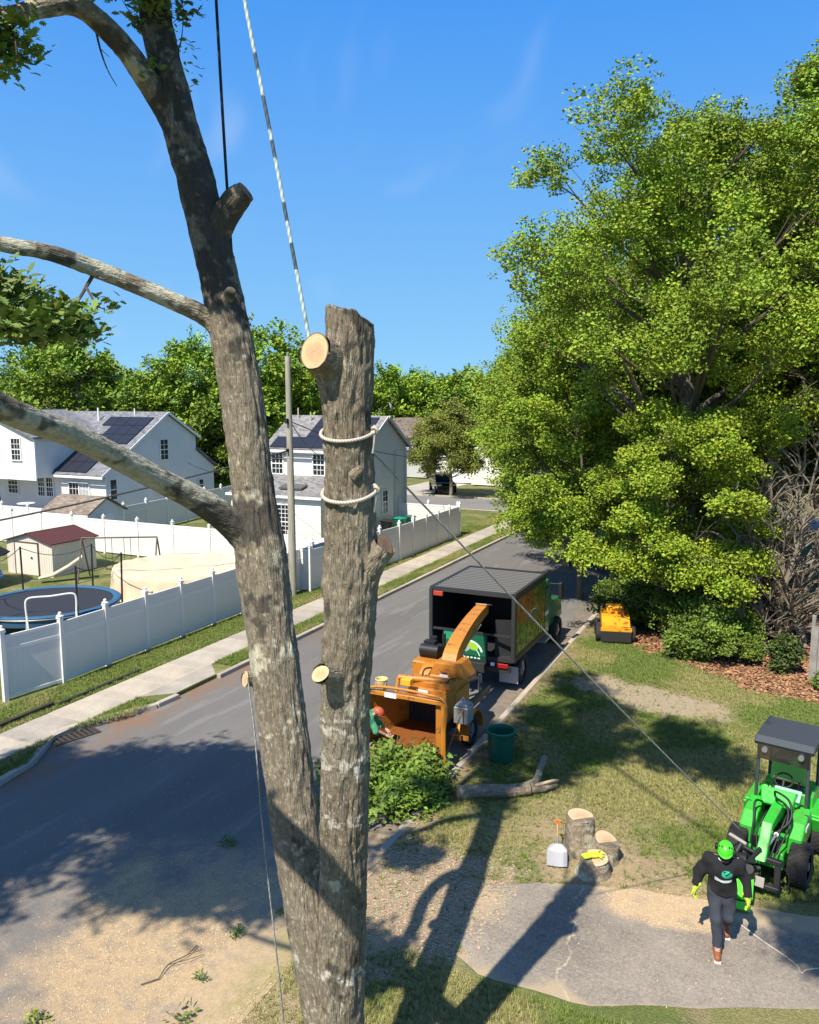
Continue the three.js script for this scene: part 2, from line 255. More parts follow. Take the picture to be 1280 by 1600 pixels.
// the drive: worn pale asphalt with a sandy crack
{
  const fn = (q, s) => {
    const g = n2(q * 80, s * 80, 0, 0, 140), a = fbm(q * 0.8, s * 0.8, 4, 142), b = fbm(q * 4, s * 4, 3, 146);
    const g2 = n2(q * 36, s * 36, 0, 0, 141); let c = [0.24, 0.205, 0.163].map(v => v * (0.45 + 0.6 * a + 0.55 * (g - 0.35) + 0.3 * (g2 - 0.4) + 0.25 * b));
    const rim = step(0.25, 0.0, Math.min(s - 10.0 - step(-2, 1, q) * 1.1, 13.1 + 0.1 * q - s, q + 4.35) + 0.5 * (fbm(q * 2, s * 2, 3, 150) - 0.55)); c = mix3(c, [0.40, 0.31, 0.19], rim * 0.8);
    const cx = -2.35 - 0.13 * (s - 10) + 0.5 * (fbm(s * 2.2, 3, 5, 154) - 0.5), dc = Math.abs(q - cx), cr = step(0.03, 0.006, dc + 0.045 * (fbm(q * 22, s * 22, 3, 158) - 0.42)); c = mix3(c, [0.46, 0.38, 0.26], cr * (0.35 + 0.5 * step(0.35, 0.55, fbm(s * 3, q * 3, 3, 159))));
    const c2 = Math.abs(s - 10.55 - 0.25 * fbm(q * 1.2, 1, 3, 160)), cr2 = step(0.05, 0.0, c2 + 0.04 * fbm(q * 20, s * 20, 2, 161)) * 0.3; c = mix3(c, [0.42, 0.36, 0.27], cr2);
    const sw = sawdust(q, s); c = mix3(c, SAW.map(v => v * (0.75 + 0.4 * g)), sw * (0.6 + 0.4 * step(0.3, 0.5, b)));
    if (n2(q * 50, s * 50, 0, 0, 164) > 0.93) c = mix3(c, [0.45, 0.36, 0.23], 0.6);
    return c;
  };
  const q0 = -4.6, q1 = 12, s0 = 9.6, s1 = 17.6, map = tex(1536, 768, (u, v) => fn(mix(q0, q1, u), mix(s0, s1, v))); map.wrapS = map.wrapT = THREE.ClampToEdgeWrapping;
  const along = (line, x) => { for (let i = 0; i + 1 < line.length; i++) if (x <= line[i + 1][0]) return mix(line[i][1], line[i + 1][1], (x - line[i][0]) / (line[i + 1][0] - line[i][0])); return line[line.length - 1][1]; };
  const out = [];
  for (let i = 0; i <= 60; i++) { const x = mix(-4.1, 12, i / 60); out.push([x, along(driveNear, x) + 0.07 * (n2(i * 0.9, 1, 0, 0, 9) - 0.5)]); }
  for (let i = 60; i >= 0; i--) { const x = mix(-4.2, 12, i / 60); out.push([x, along(driveFar, x) + 0.09 * (n2(i * 0.8, 2, 0, 0, 9) - 0.5)]); }
  const g = polySheet(out, 0.005), p = g.attributes.position, uv = g.attributes.uv;
  for (let i = 0; i < p.count; i++) uv.setXY(i, (p.getX(i) - q0) / (q1 - q0), (-p.getZ(i) - s0) / (s1 - s0));
  struct('driveway', g, new THREE.MeshStandardMaterial({ map, roughness: 0.93 }), true);
  const ramp = new THREE.PlaneGeometry(1.3, 7.2, 8, 24); ramp.rotateX(-Math.PI / 2); ramp.translate(-6.75, 0, -9.4);
  { const p = ramp.attributes.position; for (let i = 0; i < p.count; i++) { const u = clamp((p.getX(i) + 7.4) / 1.3), s = -p.getZ(i), k = step(5.8, 7.2, s) * step(13.0, 11.8, s); p.setY(i, -0.109 + 0.118 * u * k); } ramp.computeVertexNormals(); }
  struct('driveway_apron', ramp, new THREE.MeshStandardMaterial({ roughness: 0.95, map: tex(256, 512, (u, v) => { const q = mix(-7.4, -6.1, u), s = mix(5.8, 13.0, v); return mix3(roadColour(q, s, true), lawnAt(q + 0.25, s).c, step(0.2, 0.9, u + 0.5 * (fbm(q * 5, s * 5, 3, 170) - 0.5))); }) }), true);
}
// kerbs of separate stones
function kerb(line, parentName) {
  const k = new THREE.Group(); k.name = parentName; k.userData = { kind: 'structure' }; scene.add(k); const R = rng(21);
  for (let i = 0; i + 1 < line.length; i++) {
    const [q0, s0] = line[i], [q1, s1] = line[i + 1], L = Math.hypot(q1 - q0, s1 - s0), n = Math.max(1, Math.round(L / 2.6));
    for (let j = 0; j < n; j++) {
      const t = (j + 0.5) / n, m = [concrete, concrete2, concrete3][Math.floor(R() * 3)];
      const g = rbox(0.16, 0.2, L / n - 0.012, 0.025, 0, 0, 0); const o = part('kerb_stone', g, m, k); o.position.set(mix(q0, q1, t), -0.085 + 0.012 * R(), -mix(s0, s1, t)); o.rotation.y = Math.atan2(q0 - q1, s1 - s0) + 0.006 * (R() - 0.5);
    }
  }
}
kerb([[-15.08, -8], [-15.08, 11.1], [-15.28, 12.2], [-16.12, 13.6], [-15.82, 14.6], [-15.12, 16.1], [-15.08, 16.9]], 'kerb');
kerb([[-15.08, 18.7], [-15.08, 56]], 'kerb_001');
kerb([[-6.27, 12.3], [-6.27, 56]], 'kerb_002');
kerb([[-6.27, -8], [-6.27, 4.5]], 'kerb_003');
kerb([[-80, 64.0], [-33, 64.0]], 'kerb_004'); kerb([[-28.5, 64.0], [-4, 64.0]], 'kerb_005'); kerb([[-80, 56.6], [-16.5, 56.6]], 'kerb_006');
{ // pavement slabs
  const w = new THREE.Group(); w.name = 'pavement'; w.userData = { kind: 'structure' }; scene.add(w); const R = rng(31), g = plain(rbox(1.32, 0.12, 1.49, 0.012));
  for (let s = -6; s < 56; s += 1.505) same('slab', g, [concrete, concrete2, concrete3][Math.floor(R() * 3)], w, -16.55 + 0.004 * R(), -0.045 + 0.004 * R(), -s, 0.003 * (R() - 0.5));
  part('ramp_slab', polySheet([[-15.9, 16.3], [-15.18, 16.95], [-15.18, 18.7], [-15.9, 19.4]], 0.012, 0.08), concrete2, w);
}
tag(part('garden_edging_timber', [rbox(0.12, 0.13, 3.2, 0.02, -17.55, 0.055, -13.2), rbox(0.1, 0.1, 3.1, 0.02, -17.42, 0.04, -16.4)], mat([0.035, 0.028, 0.022], 0.9), scene), 'low dark timber edging strip between pavement and street fence', 'edging');
{ const d = thing('storm_drain', 'iron storm drain grate in the gutter where the kerb bends in', 'drain', [-15.62, -0.105, -13.75], -0.3);
  const iron = mat([0.09, 0.07, 0.06], 0.7, { metalness: 0.4 }); part('frame', [box(0.05, 0.03, 1.15, -0.22, 0.015, 0), box(0.05, 0.03, 1.15, 0.22, 0.015, 0), box(0.39, 0.03, 0.05, 0, 0.014, 0.55), box(0.39, 0.03, 0.05, 0, 0.014, -0.55)], iron, d);
  for (let i = 0; i < 8; i++) part('bar', box(0.39, 0.025, 0.05, 0, 0.0135, -0.46 + i * 0.131), iron, d); part('pit_dark_sheet', box(0.39, 0.004, 1.05, 0, 0.003, 0), mat([0.01, 0.01, 0.01], 1), d); }  // flat black sheet under the bars, its colour stands for shade in the hole
{ const [g, m] = mapped(-33, -28.5, 63.8, 76, -0.1, 128, 256, (q, s) => { const k = 0.8 + 0.4 * fbm(q, s, 4, 180); return [0.42 * k, 0.38 * k, 0.33 * k]; }); struct('far_driveway', g, m, true); }
// ---------------------------------------------------------------- fences of white vinyl
const vinyl = new THREE.MeshPhysicalMaterial({ color: lin(0.72, 0.70, 0.655), roughness: 0.45, bumpMap: (() => { const t = tex(64, 8, u => step(0.0, 0.05, Math.min(u, 1 - u)), false); t.repeat.set(1 / 0.16, 1); return t; })(), bumpScale: 0.005 });
const vinylPlain = new THREE.MeshPhysicalMaterial({ color: lin(0.76, 0.745, 0.705), roughness: 0.42 });
const panelG = {};
function fence(label, line, { h = 1.86, pitch = 1.75, group } = {}) {
  const f = thing('vinyl_fence', label, 'fence', [line[0][0], 0, -line[0][1]], 0, group), R = rng(line[0][0] * 31 + line[0][1] * 7 + 999);
  const post = panelG.post ??= plain(box(0.125, 1.95, 0.125, 0, 0.975, 0)), cap = panelG.cap ??= join([place(new THREE.ConeGeometry(0.115, 0.1, 4, 1), 0, 2.07, 0, 0, Math.PI / 4), box(0.165, 0.045, 0.165, 0, 1.965, 0), place(new THREE.SphereGeometry(0.05, 10, 8), 0, 2.10, 0)]);
  const addPost = (q, s, a) => { const p = same('post', post, vinylPlain, f, q - line[0][0], 0, -(s - line[0][1]), a); same('cap', cap, vinylPlain, p); };
  for (let i = 0; i + 1 < line.length; i++) {
    const [q0, s0] = line[i], [q1, s1] = line[i + 1], L = Math.hypot(q1 - q0, s1 - s0), n = Math.max(1, Math.round(L / pitch)), a = Math.atan2(s1 - s0, q1 - q0);
    for (let j = 0; j < n; j++) {
      const t = (j + 0.5) / n, w = +(L / n - 0.115).toFixed(2);
      const key = w + '_' + h; panelG[key] ??= [plain(box(w, h - 0.2, 0.03, 0, h / 2, 0)), plain(rbox(w, 0.09, 0.055, 0.01)), plain(rbox(w, 0.11, 0.05, 0.01))];
      const [inf, rail, mid] = panelG[key], P = same('panel', inf, vinyl, f, mix(q0, q1, t) - line[0][0], 0, -(mix(s0, s1, t) - line[0][1]), a + 0.006 * (R() - 0.5));
      same('top_rail', rail, vinylPlain, P, 0, h - 0.06, 0); same('middle_rail', mid, vinylPlain, P, 0, h - 0.42, 0); same('bottom_rail', rail, vinylPlain, P, 0, 0.11, 0);
      addPost(mix(q0, q1, j / n), mix(s0, s1, j / n), a);
    }
    if (i + 2 === line.length) addPost(q1, s1, a);
  }
  return f;
}
fence('long white vinyl street fence beside the covered pool and trampoline', [[-19.0, 14.5], [-18.7, 16.2], [-18.7, 31.6]]);
fence('white vinyl fence dividing the pool yard from the shed behind it', [[-18.7, 31.7], [-52, 31.9]], { pitch: 2.3 });
fence('white vinyl street fence running along the pavement past the solar panel house', [[-21.0, 28.9], [-18.2, 28.9], [-17.6, 36.5], [-17.6, 44.9]]);
fence('short white vinyl fence joining the street fence to the house gable', [[-17.75, 44.95], [-21.6, 44.95]], { pitch: 1.9 });
fence('white vinyl fence along the lawn beside the townhouse gable', [[-35.9, 36.2], [-37.6, 49.5]], { pitch: 2.2 });
fence('white vinyl fence in front of the grey deck of the townhouse', [[-38.6, 33.6], [-52, 33.4]], { pitch: 2.3 });

// ---------------------------------------------------------------- houses
const sidingBump = tex(4, 64, (u, v) => v < 0.1 ? 0 : 1 - v * 0.55, false); sidingBump.repeat.set(1, 1 / 0.13);
const sidingTint = tex(256, 256, (u, v) => 0.86 + 0.2 * fbmT(u * 5, v * 5, 5, 5, 4, 200)); sidingTint.repeat.set(1 / 4, 1 / 4);
const siding = c => new THREE.MeshStandardMaterial({ color: lin(...c), map: sidingTint, roughness: 0.6, bumpMap: sidingBump, bumpScale: 0.014 });
const whiteSiding = siding([0.80, 0.775, 0.735]), creamSiding = siding([0.82, 0.78, 0.68]), greySiding = siding([0.50, 0.51, 0.51]);
const trim = mat([0.82, 0.82, 0.80], 0.5), glass = new THREE.MeshPhysicalMaterial({ color: lin(0.018, 0.022, 0.027), roughness: 0.06, specularIntensity: 1 });
const shingles = (c, k) => new THREE.MeshStandardMaterial({ map: (() => { const t = tex(256, 256, (u, v) => { const row = Math.floor(v * 16), x = u * 10 + (row % 2) * 0.5, e = (v * 16) % 1 < 0.12 ? 0.6 : 1; return c.map(a => a * (0.6 + 0.55 * hs(Math.floor(x) % 10, row, k) + 0.3 * (fbmT(u * 40, v * 40, 40, 40, 2, k) - 0.5)) * e); }); t.repeat.set(1 / 2.6, 1 / 2.2); return t; })(), roughness: 0.92 });
const roofGrey = shingles([0.20, 0.205, 0.225], 210), roofBrown = shingles([0.19, 0.15, 0.125], 220), roofMid = shingles([0.24, 0.235, 0.23], 230);
const solarMat = new THREE.MeshPhysicalMaterial({ color: lin(0.012, 0.014, 0.026), roughness: 0.5, clearcoat: 0.1, clearcoatRoughness: 0.4 });
function windowOn(parent, w, h, x, y, z, ry = 0, cols = 3, rows = 2, name = 'window') {   // double-hung, looking to +z; two sashes of cols x rows panes
  const o = sub(name, parent, x, y, z, ry), f = 0.07, bars = [box(w + 0.14, f, 0.07, 0, h / 2 + 0.03, 0.02), box(w + 0.2, f, 0.1, 0, -h / 2 - 0.03, 0.03), box(f, h, 0.07, -w / 2 - 0.035, 0, 0.02), box(f, h, 0.07, w / 2 + 0.035, 0, 0.02)];
  part('frame', bars, trim, o);
  const m = [box(w, 0.06, 0.03, 0, 0, 0.022)]; for (const sg of [-1, 1]) { for (let i = 1; i < cols; i++) m.push(box(0.028, h / 2 - 0.03, 0.02, -w / 2 + w * i / cols, sg * h / 4, 0.018)); for (let j = 1; j < rows; j++) m.push(box(w, 0.028, 0.018, 0, sg * h / 4 + (j / rows - 0.5) * (h / 2), 0.0165)); }
  part('glazing_bars', m, trim, o);
  part('pane', box(w, h / 2 - 0.02, 0.02, 0, h / 4, 0), glass, o); part('pane', box(w, h / 2 - 0.02, 0.02, 0, -h / 4, -0.004), glass, o); return o;
}
// a roof slab between eave line and ridge line, running along x; a, b are [z, y] of eave and ridge
function roofSlab(x0, x1, a, b, t = 0.14) { const L = Math.hypot(b[0] - a[0], b[1] - a[1]), g = new THREE.BoxGeometry(x1 - x0, t, L), ang = Math.atan2(b[1] - a[1], -(b[0] - a[0])); g.rotateX(ang); return g.translate((x0 + x1) / 2, (a[1] + b[1]) / 2, (a[0] + b[0]) / 2); }
const gableSide = (pts, x0, x1) => { const g = prism(pts.map(([s, y]) => [s, y]), Math.abs(x1 - x0)); g.rotateY(Math.PI / 2); return g.translate((x0 + x1) / 2, 0, 0); };   // pts as [s, y], pushed along x

{ // the townhouse with the long sloping solar roof
  const h = thing('townhouse', 'white two storey townhouse with solar panels on its long sloping roof', 'house', [-40, 0, -38.9]);
  const W = 12; // main body, x from -W to 0 (gable at x=0), s from 0 to 9
  part('wall', gableSide([[0, 0], [9, 0], [9, 5.5], [6, 7.2], [0, 3.45]].map(([s, y]) => [s, y]), -W, 0), whiteSiding, h);
  part('lean_to', gableSide([[9, 0], [11, 0], [11, 3.2], [9, 4.5]], -W, -0.02), whiteSiding, h);
  const rf = part('roof', [roofSlab(-W - 0.3, 0.18, [0.45, 3.28], [-6, 7.32]), roofSlab(-W - 0.3, 0.18, [-9.35, 5.42], [-6, 7.32])], roofGrey, h);
  part('roof_edge', [box(0.05, 0.16, 7.6, 0.2, 5.28, -2.77, Math.atan2(4.04, 6.45)), box(0.05, 0.16, 3.85, 0.2, 6.36, -7.67, -Math.atan2(1.9, 3.35)), box(W + 0.5, 0.16, 0.05, -W / 2, 3.2, 0.5)], trim, rf);
  part('lower_roof', roofSlab(-W - 0.2, 0.18, [-11.3, 3.15], [-9, 4.65]), roofGrey, h);
  const s = Math.atan2(4.04, 6.45), on = (x, d, w, l) => { const g = box(w, 0.05, l, 0, 0.13, 0); g.rotateX(s); return g.translate(x, 3.28 + d * Math.sin(s), 0.45 - d * Math.cos(s)); };
  for (let r = 0; r < 6; r++) for (let c = 0; c < 4; c++) { if ((r === 4 && c > 2) || (r === 2 && c === 0)) continue; part('solar_panel', on(-0.95 - c * 1.02 - (r < 2 ? 0.9 : 0), 0.75 + r * 1.1, 0.99, 1.06), solarMat, h); }
  part('vent_pipe', cyl(0.06, 0.06, 1.3, -5.4, 7.0, -4.9), trim, rf); part('vent_pipe', cyl(0.05, 0.05, 0.6, -2.6, 7.3, -5.6), trim, rf);
  // front wing with a gable facing the yard, over a recessed porch
  const wing = prism([[-12.9, 3.1], [-4.3, 3.1], [-4.3, 5.75], [-8.6, 7.35], [-12.9, 5.75]], 6.4); wing.translate(0, 0, -1.5); part('front_wing', wing, creamSiding, h);
  const sl = Math.atan2(1.6, 4.3); part('wing_roof', [box(4.95, 0.13, 6.8, -6.35, 6.62, -1.4, 0, 0, -sl), box(4.95, 0.13, 6.8, -10.85, 6.62, -1.4, 0, 0, sl)], roofGrey, h);
  part('corner_board', [box(0.12, 2.66, 0.12, -4.3, 4.43, 1.7), box(8.7, 0.16, 0.08, -8.6, 3.05, 1.73)], trim, h);
  windowOn(h, 0.8, 1.4, -6.0, 4.98, 1.72); windowOn(h, 0.8, 1.4, -8.85, 4.98, 1.72); windowOn(h, 0.8, 1.4, -11.2, 4.98, 1.72);
  windowOn(h, 0.6, 1.25, -5.85, 2.35, 0.03); windowOn(h, 0.6, 1.25, -5.05, 2.35, 0.03); windowOn(h, 0.9, 1.1, -8.6, 2.35, 0.03);
  { const d = sub('patio_door', h, -2.35, 1.75, 0.03); part('frame', [box(1.9, 0.08, 0.08, 0, 1.04, 0.01), box(0.08, 2.1, 0.08, -0.92, 0, 0.01), box(0.08, 2.1, 0.08, 0, 0, 0.01), box(0.08, 2.1, 0.08, 0.92, 0, 0.01)], trim, d); part('pane', box(0.86, 2.0, 0.02, -0.45, 0, 0), glass, d); part('pane', box(0.86, 2.0, 0.02, 0.45, 0, 0.002), mat([0.42, 0.43, 0.42], 0.25), d);
    const b = []; for (const x of [-0.45, 0.45]) { for (let i = 1; i < 3; i++) b.push(box(0.025, 2.0, 0.02, x - 0.43 + 0.287 * i, 0, 0.014)); for (let j = 1; j < 5; j++) b.push(box(0.86, 0.025, 0.02, x, -1 + 0.4 * j, 0.0155)); } part('glazing_bars', b, trim, d); }
  windowOn(h, 0.75, 1.4, 0.03, 4.72, -5.55, Math.PI / 2, 2, 2); windowOn(h, 0.55, 1.3, 0.03, 2.35, -0.6, Math.PI / 2, 1, 1); windowOn(h, 0.5, 0.8, 0.03, 1.85, -9.4, Math.PI / 2, 1, 1);
  part('porch_post', box(0.14, 3.05, 0.14, -8.7, 1.52, 1.6), trim, h); part('porch_post', box(0.14, 3.05, 0.14, -12.6, 1.52, 1.6), trim, h);
}
{ const d = thing('garden_deck', 'grey boarded deck with steps below the townhouse patio door', 'deck', [-46.5, 0, -36.9]); const wood = mat([0.20, 0.185, 0.17], 0.85), R = rng(41);
  const bd = plain(box(8.6, 0.04, 0.17)); for (let i = 0; i < 16; i++) same('board', bd, wood, d, 0, 0.72 + 0.004 * R(), 1.4 - i * 0.19); part('fascia', [box(8.6, 0.6, 0.05, 0, 0.4, 1.5), box(0.05, 0.6, 3, 4.32, 0.4, 0)], mat([0.24, 0.22, 0.2], 0.85), d);
  for (const x of [-4, 0.5, 4.2]) part('leg', box(0.12, 0.7, 0.12, x, 0.35, 1.3), wood, d); for (let i = 0; i < 3; i++) part('stair_tread', box(1.4, 0.05, 0.28, 5.1 + i * 0.26, 0.62 - i * 0.19, 0.4, 0, Math.PI / 2), wood, d);
  for (const z of [-0.3, 1.1]) { part('handrail', rod([4.4, 1.6, z], [5.6, 0.95, z], 0.04), mat([0.45, 0.38, 0.3], 0.8), d); part('rail_post', box(0.08, 1.0, 0.08, 4.4, 1.15, z), mat([0.03, 0.03, 0.03], 0.7), d); } }
{ const u = thing('patio_umbrella', 'dark red folded patio umbrella standing on the grey deck', 'umbrella', [-47.6, 0.73, -36.8]); part('canopy', lathe([[0.02, 2.1], [0.1, 1.9], [0.13, 1.4], [0.19, 0.75], [0.1, 0.7]], 12), mat([0.12, 0.012, 0.018], 0.85), u); part('pole', cyl(0.025, 0.025, 2.2, 0, 1.1, 0), trim, u); part('base', cyl(0.22, 0.25, 0.08, 0, 0.04, 0), mat([0.1, 0.1, 0.1], 0.7), u); }
{ const t = thing('patio_table', 'round white patio table on the grey deck under the porch', 'table', [-45.2, 0.73, -37.0]); part('top', cyl(0.55, 0.55, 0.03, 0, 0.72, 0, 0, 0, 0, 24), trim, t); part('pedestal', cyl(0.05, 0.3, 0.7, 0, 0.35, 0), trim, t); }
{ // the house with the navy solar roof
  const h = thing('solar_panel_house', 'white two storey house with navy solar roof and low rear extension', 'house', [-21.8, 0, -40.6]), W = 6.5;
  part('wall', gableSide([[0, 0], [5.6, 0], [5.6, 5.35], [2.8, 7.1], [0, 5.35]], -W, 0), whiteSiding, h);
  const sl = Math.atan2(1.86, 3.15), rf = part('roof', [roofSlab(-W - 0.25, 0.2, [0.35, 5.28], [-2.8, 7.2]), roofSlab(-W - 0.25, 0.2, [-5.95, 5.28], [-2.8, 7.2])], roofMid, h);
  part('roof_edge', [box(W + 0.5, 0.17, 0.06, -W / 2, 5.2, 0.42), box(0.05, 0.17, 3.6, 0.22, 6.24, -1.22, Math.atan2(1.92, 3.15)), box(0.05, 0.17, 3.6, 0.22, 6.24, -4.37, -Math.atan2(1.92, 3.15))], mat([0.62, 0.63, 0.62], 0.5), rf);
  part('corner_board', [box(0.1, 5.2, 0.1, 0.01, 2.6, -5.58), box(0.1, 5.2, 0.1, 0.01, 2.6, 0.01)], trim, h);
  const s = Math.atan2(1.92, 3.15); const on = (x, d, w, l) => { const g = box(w, 0.05, l, 0, 0.12, 0); g.rotateX(s); return g.translate(x, 5.28 + d * Math.sin(s), 0.35 - d * Math.cos(s)); };
  for (let r = 0; r < 3; r++) for (let c = 0; c < 6; c++) { if ((r === 1 && c > 3) || (r === 2 && c > 3)) continue; part('solar_panel', on(-0.75 - c * 1.0, 0.62 + r * 1.12, 0.985, 1.09), solarMat, h); }
  for (const [x, z, y] of [[-6.0, -2.5, 7.35], [-4.9, -2.2, 7.1]]) part('vent_pipe', cyl(0.045, 0.045, 0.75, x, y, z), mat([0.5, 0.42, 0.3], 0.7), rf);
  { const d = sub('satellite_dish', h, -0.5, 7.25, -2.9, 0.4); part('dish', place(new THREE.SphereGeometry(0.5, 24, 8, 0, 2 * Math.PI, 0, 0.6), 0.32, 0.42, 0.1, 0.4, 0, -1.25), mat([0.45, 0.45, 0.46], 0.5, { side: THREE.DoubleSide }), d); part('mount', [rod([0, 0, 0], [0, 0.45, 0.1], 0.025), rod([0, 0.35, 0.1], [0.2, 0.55, 0.65], 0.015)], mat([0.3, 0.3, 0.3], 0.5), d); }
  windowOn(h, 0.75, 1.2, -3.0, 4.42, 0.03); windowOn(h, 0.75, 1.2, -5.9, 4.42, 0.03); windowOn(h, 0.75, 1.2, -1.0, 4.42, 0.03);
  windowOn(h, 0.65, 1.35, 0.03, 2.1, -2.55, Math.PI / 2, 2, 2);
  part('downpipe', [box(0.07, 5.1, 0.07, 0.07, 2.6, -3.9), box(0.07, 5.1, 0.07, 0.07, 2.6, -5.4)], mat([0.55, 0.56, 0.57], 0.5), h);
  const ew = -1.0; part('extension_wall', box(6.0, 2.85, 3.2, ew - 3.0, 1.42, 1.6), creamSiding, h);
  part('extension_roof', (() => { const g = new THREE.BoxGeometry(6.4, 0.12, 3.6); g.rotateX(Math.atan2(0.85, 3.5)); return g.translate(ew - 3.0, 3.28, 1.65); })(), roofMid, h); part('gutter', box(6.4, 0.13, 0.1, ew - 3, 2.87, 3.42), trim, h);
  { const p = part('roof_skylight', box(1.5, 0.1, 0.7, -3.4, 3.32, 2.2, Math.atan2(0.85, 3.5)), mat([0.10, 0.10, 0.10], 0.4), h); }
  windowOn(h, 0.75, 1.9, -3.4, 1.45, 3.23, 0, 3, 4, 'patio_door'); windowOn(h, 0.75, 1.9, -4.6, 1.45, 3.23, 0, 3, 4, 'patio_door');
  part('meter_box', box(0.12, 0.5, 0.3, ew + 0.07, 1.5, 1.6), mat([0.06, 0.06, 0.065], 0.5), h); part('lamp', place(new THREE.SphereGeometry(0.14, 12, 10), 0.12, 4.95, -5.75), mat([0.7, 0.7, 0.7], 0.3), h);
}
{ const b = thing('garden_bench', 'white slatted garden bench against the cream extension wall', 'bench', [-23.5, 0, -36.7]); const wm = mat([0.66, 0.6, 0.5], 0.6); for (let i = 0; i < 9; i++) part('back_slat', box(0.05, 0.5, 0.03, -0.56 + i * 0.14, 0.72, -0.2, -0.12), wm, b); part('seat', box(1.25, 0.04, 0.45, 0, 0.45, 0.05), wm, b); part('top_rail', box(1.3, 0.07, 0.05, 0, 0.99, -0.24), wm, b); for (const [x, z] of [[-0.58, -0.15], [0.58, -0.15], [-0.58, 0.25], [0.58, 0.25]]) part('leg', box(0.06, 0.45, 0.06, x, 0.22, z), wm, b); }
{ const t = thing('brick_planter', 'red brick planter box beside the cream extension wall', 'planter', [-25.1, 0, -36.4]), R = rng(3), bm = [mat([0.20, 0.05, 0.04], 0.9), mat([0.26, 0.08, 0.06], 0.9)], g = plain(rbox(0.3, 0.16, 0.2, 0.015)); for (let j = 0; j < 5; j++) for (let i = 0; i < 4; i++) same('brick', g, bm[Math.floor(R() * 2)], t, -0.46 + i * 0.31 + (j % 2) * 0.04, 0.08 + j * 0.17, 0); part('soil', box(1.3, 0.6, 0.4, 0.02, 0.45, -0.3), mat([0.07, 0.05, 0.035], 1), t); }
function bin(label, x, z, c, lid, ry) { const b = thing('wheelie_bin', label, 'bin', [x, 0, z], ry, 'bins behind the street fence'); part('body', place(new THREE.CylinderGeometry(0.42, 0.33, 1.0, 4, 1), 0, 0.58, 0, 0, Math.PI / 4), mat(c, 0.45), b); part('lid', rbox(0.66, 0.08, 0.7, 0.03, 0, 1.12, 0, 0.06), mat(lid, 0.4), b); for (const x of [-0.22, 0.22]) part('wheel', cyl(0.11, 0.11, 0.06, x, 0.11, -0.28, 0, 0, Math.PI / 2), mat([0.02, 0.02, 0.02], 0.8), b); part('handle', box(0.5, 0.05, 0.05, 0, 1.05, -0.38), mat(c, 0.45), b); }
bin('green lidded wheelie bin against the shaded house gable', -20.9, -43.4, [0.0, 0.14, 0.085], [0.01, 0.27, 0.16], 1.4); bin('black wheelie bin beside the green bin at the house gable', -21.1, -42.2, [0.012, 0.014, 0.016], [0.02, 0.022, 0.024], 1.5);
bin('dark teal wheelie bin by the lit return fence', -20.7, -44.3, [0.0, 0.05, 0.05], [0.0, 0.07, 0.06], 1.4);
{ const h = thing('grey_house', 'grey sided house with a brown hip roof across the cross street', 'house', [-38.4, 0, -78]);
  part('wall', box(8, 4.3, 8, 0, 2.15, -4), greySiding, h); const hip = new THREE.CylinderGeometry(1.6, 6.3, 2.0, 4, 1); hip.rotateY(Math.PI / 4); part('roof', hip.translate(0, 5.25, -4), roofBrown, h); windowOn(h, 0.8, 1.3, 2.4, 2.9, 0.03, 0, 2, 2); windowOn(h, 0.8, 1.3, 4.03, 2.9, -3, Math.PI / 2, 2, 2); part('eave', box(8.5, 0.14, 8.5, 0, 4.3, -4), trim, h); }
{ const h = thing('garage_house', 'white gabled house half hidden by trees with a white garage', 'house', [-24.6, 0, -73.5]);
  const g = prism([[-3, 0], [3, 0], [3, 4.6], [0, 7.0], [-3, 4.6]], 9); g.translate(0, 0, -4.5); part('wall', g, whiteSiding, h); const sl = Math.atan2(2.4, 3); part('roof', [box(4.2, 0.14, 9.6, 1.62, 5.9, -4.5, 0, 0, -sl), box(4.2, 0.14, 9.6, -1.62, 5.9, -4.5, 0, 0, sl)], roofGrey, h);
  part('garage', box(4.6, 2.6, 4, -5.0, 1.3, -3.4), whiteSiding, h); part('garage_door', box(2.8, 2.1, 0.06, -5.0, 1.05, -1.37), trim, h); part('garage_roof', box(5.0, 0.14, 4.5, -5.0, 2.7, -3.4, 0.1), roofGrey, h); windowOn(h, 0.9, 1.3, 0, 4.6, 0.03, 0, 2, 2); }
// ---------------------------------------------------------------- yard things
const steel = mat([0.34, 0.34, 0.34], 0.4, { metalness: 0.6 }), blackM = mat([0.014, 0.014, 0.015], 0.55), rubber = mat([0.022, 0.021, 0.02], 0.85), darkSteel = mat([0.035, 0.035, 0.037], 0.5, { metalness: 0.3 });
function shed(name, label, x, z, w, d, h, rise, wallM, roofM, doorX) {                // gable looking to +z is the front when alongX false; here ridge runs along z
  const o = thing(name, label, 'shed', [x, 0, z]); const g = prism([[-w / 2, 0], [w / 2, 0], [w / 2, h], [0, h + rise], [-w / 2, h]], d); g.translate(0, 0, -d / 2); part('wall', g, wallM, o);
  const sl = Math.atan2(rise, w / 2), L = Math.hypot(rise, w / 2) + 0.16; for (const sgn of [-1, 1]) part('roof', box(L, 0.05, d + 0.3, sgn * (w / 4 + 0.03), h + rise / 2 + 0.03, -d / 2, 0, 0, -sgn * sl), roofM, o); return o;
}
const ribbed = new THREE.MeshStandardMaterial({ color: lin(0.66, 0.60, 0.50), roughness: 0.55, bumpMap: (() => { const t = tex(64, 4, u => step(0.2, 0.3, Math.abs(u - 0.5)), false); t.repeat.set(1 / 0.3, 1); return t; })(), bumpScale: 0.03 });
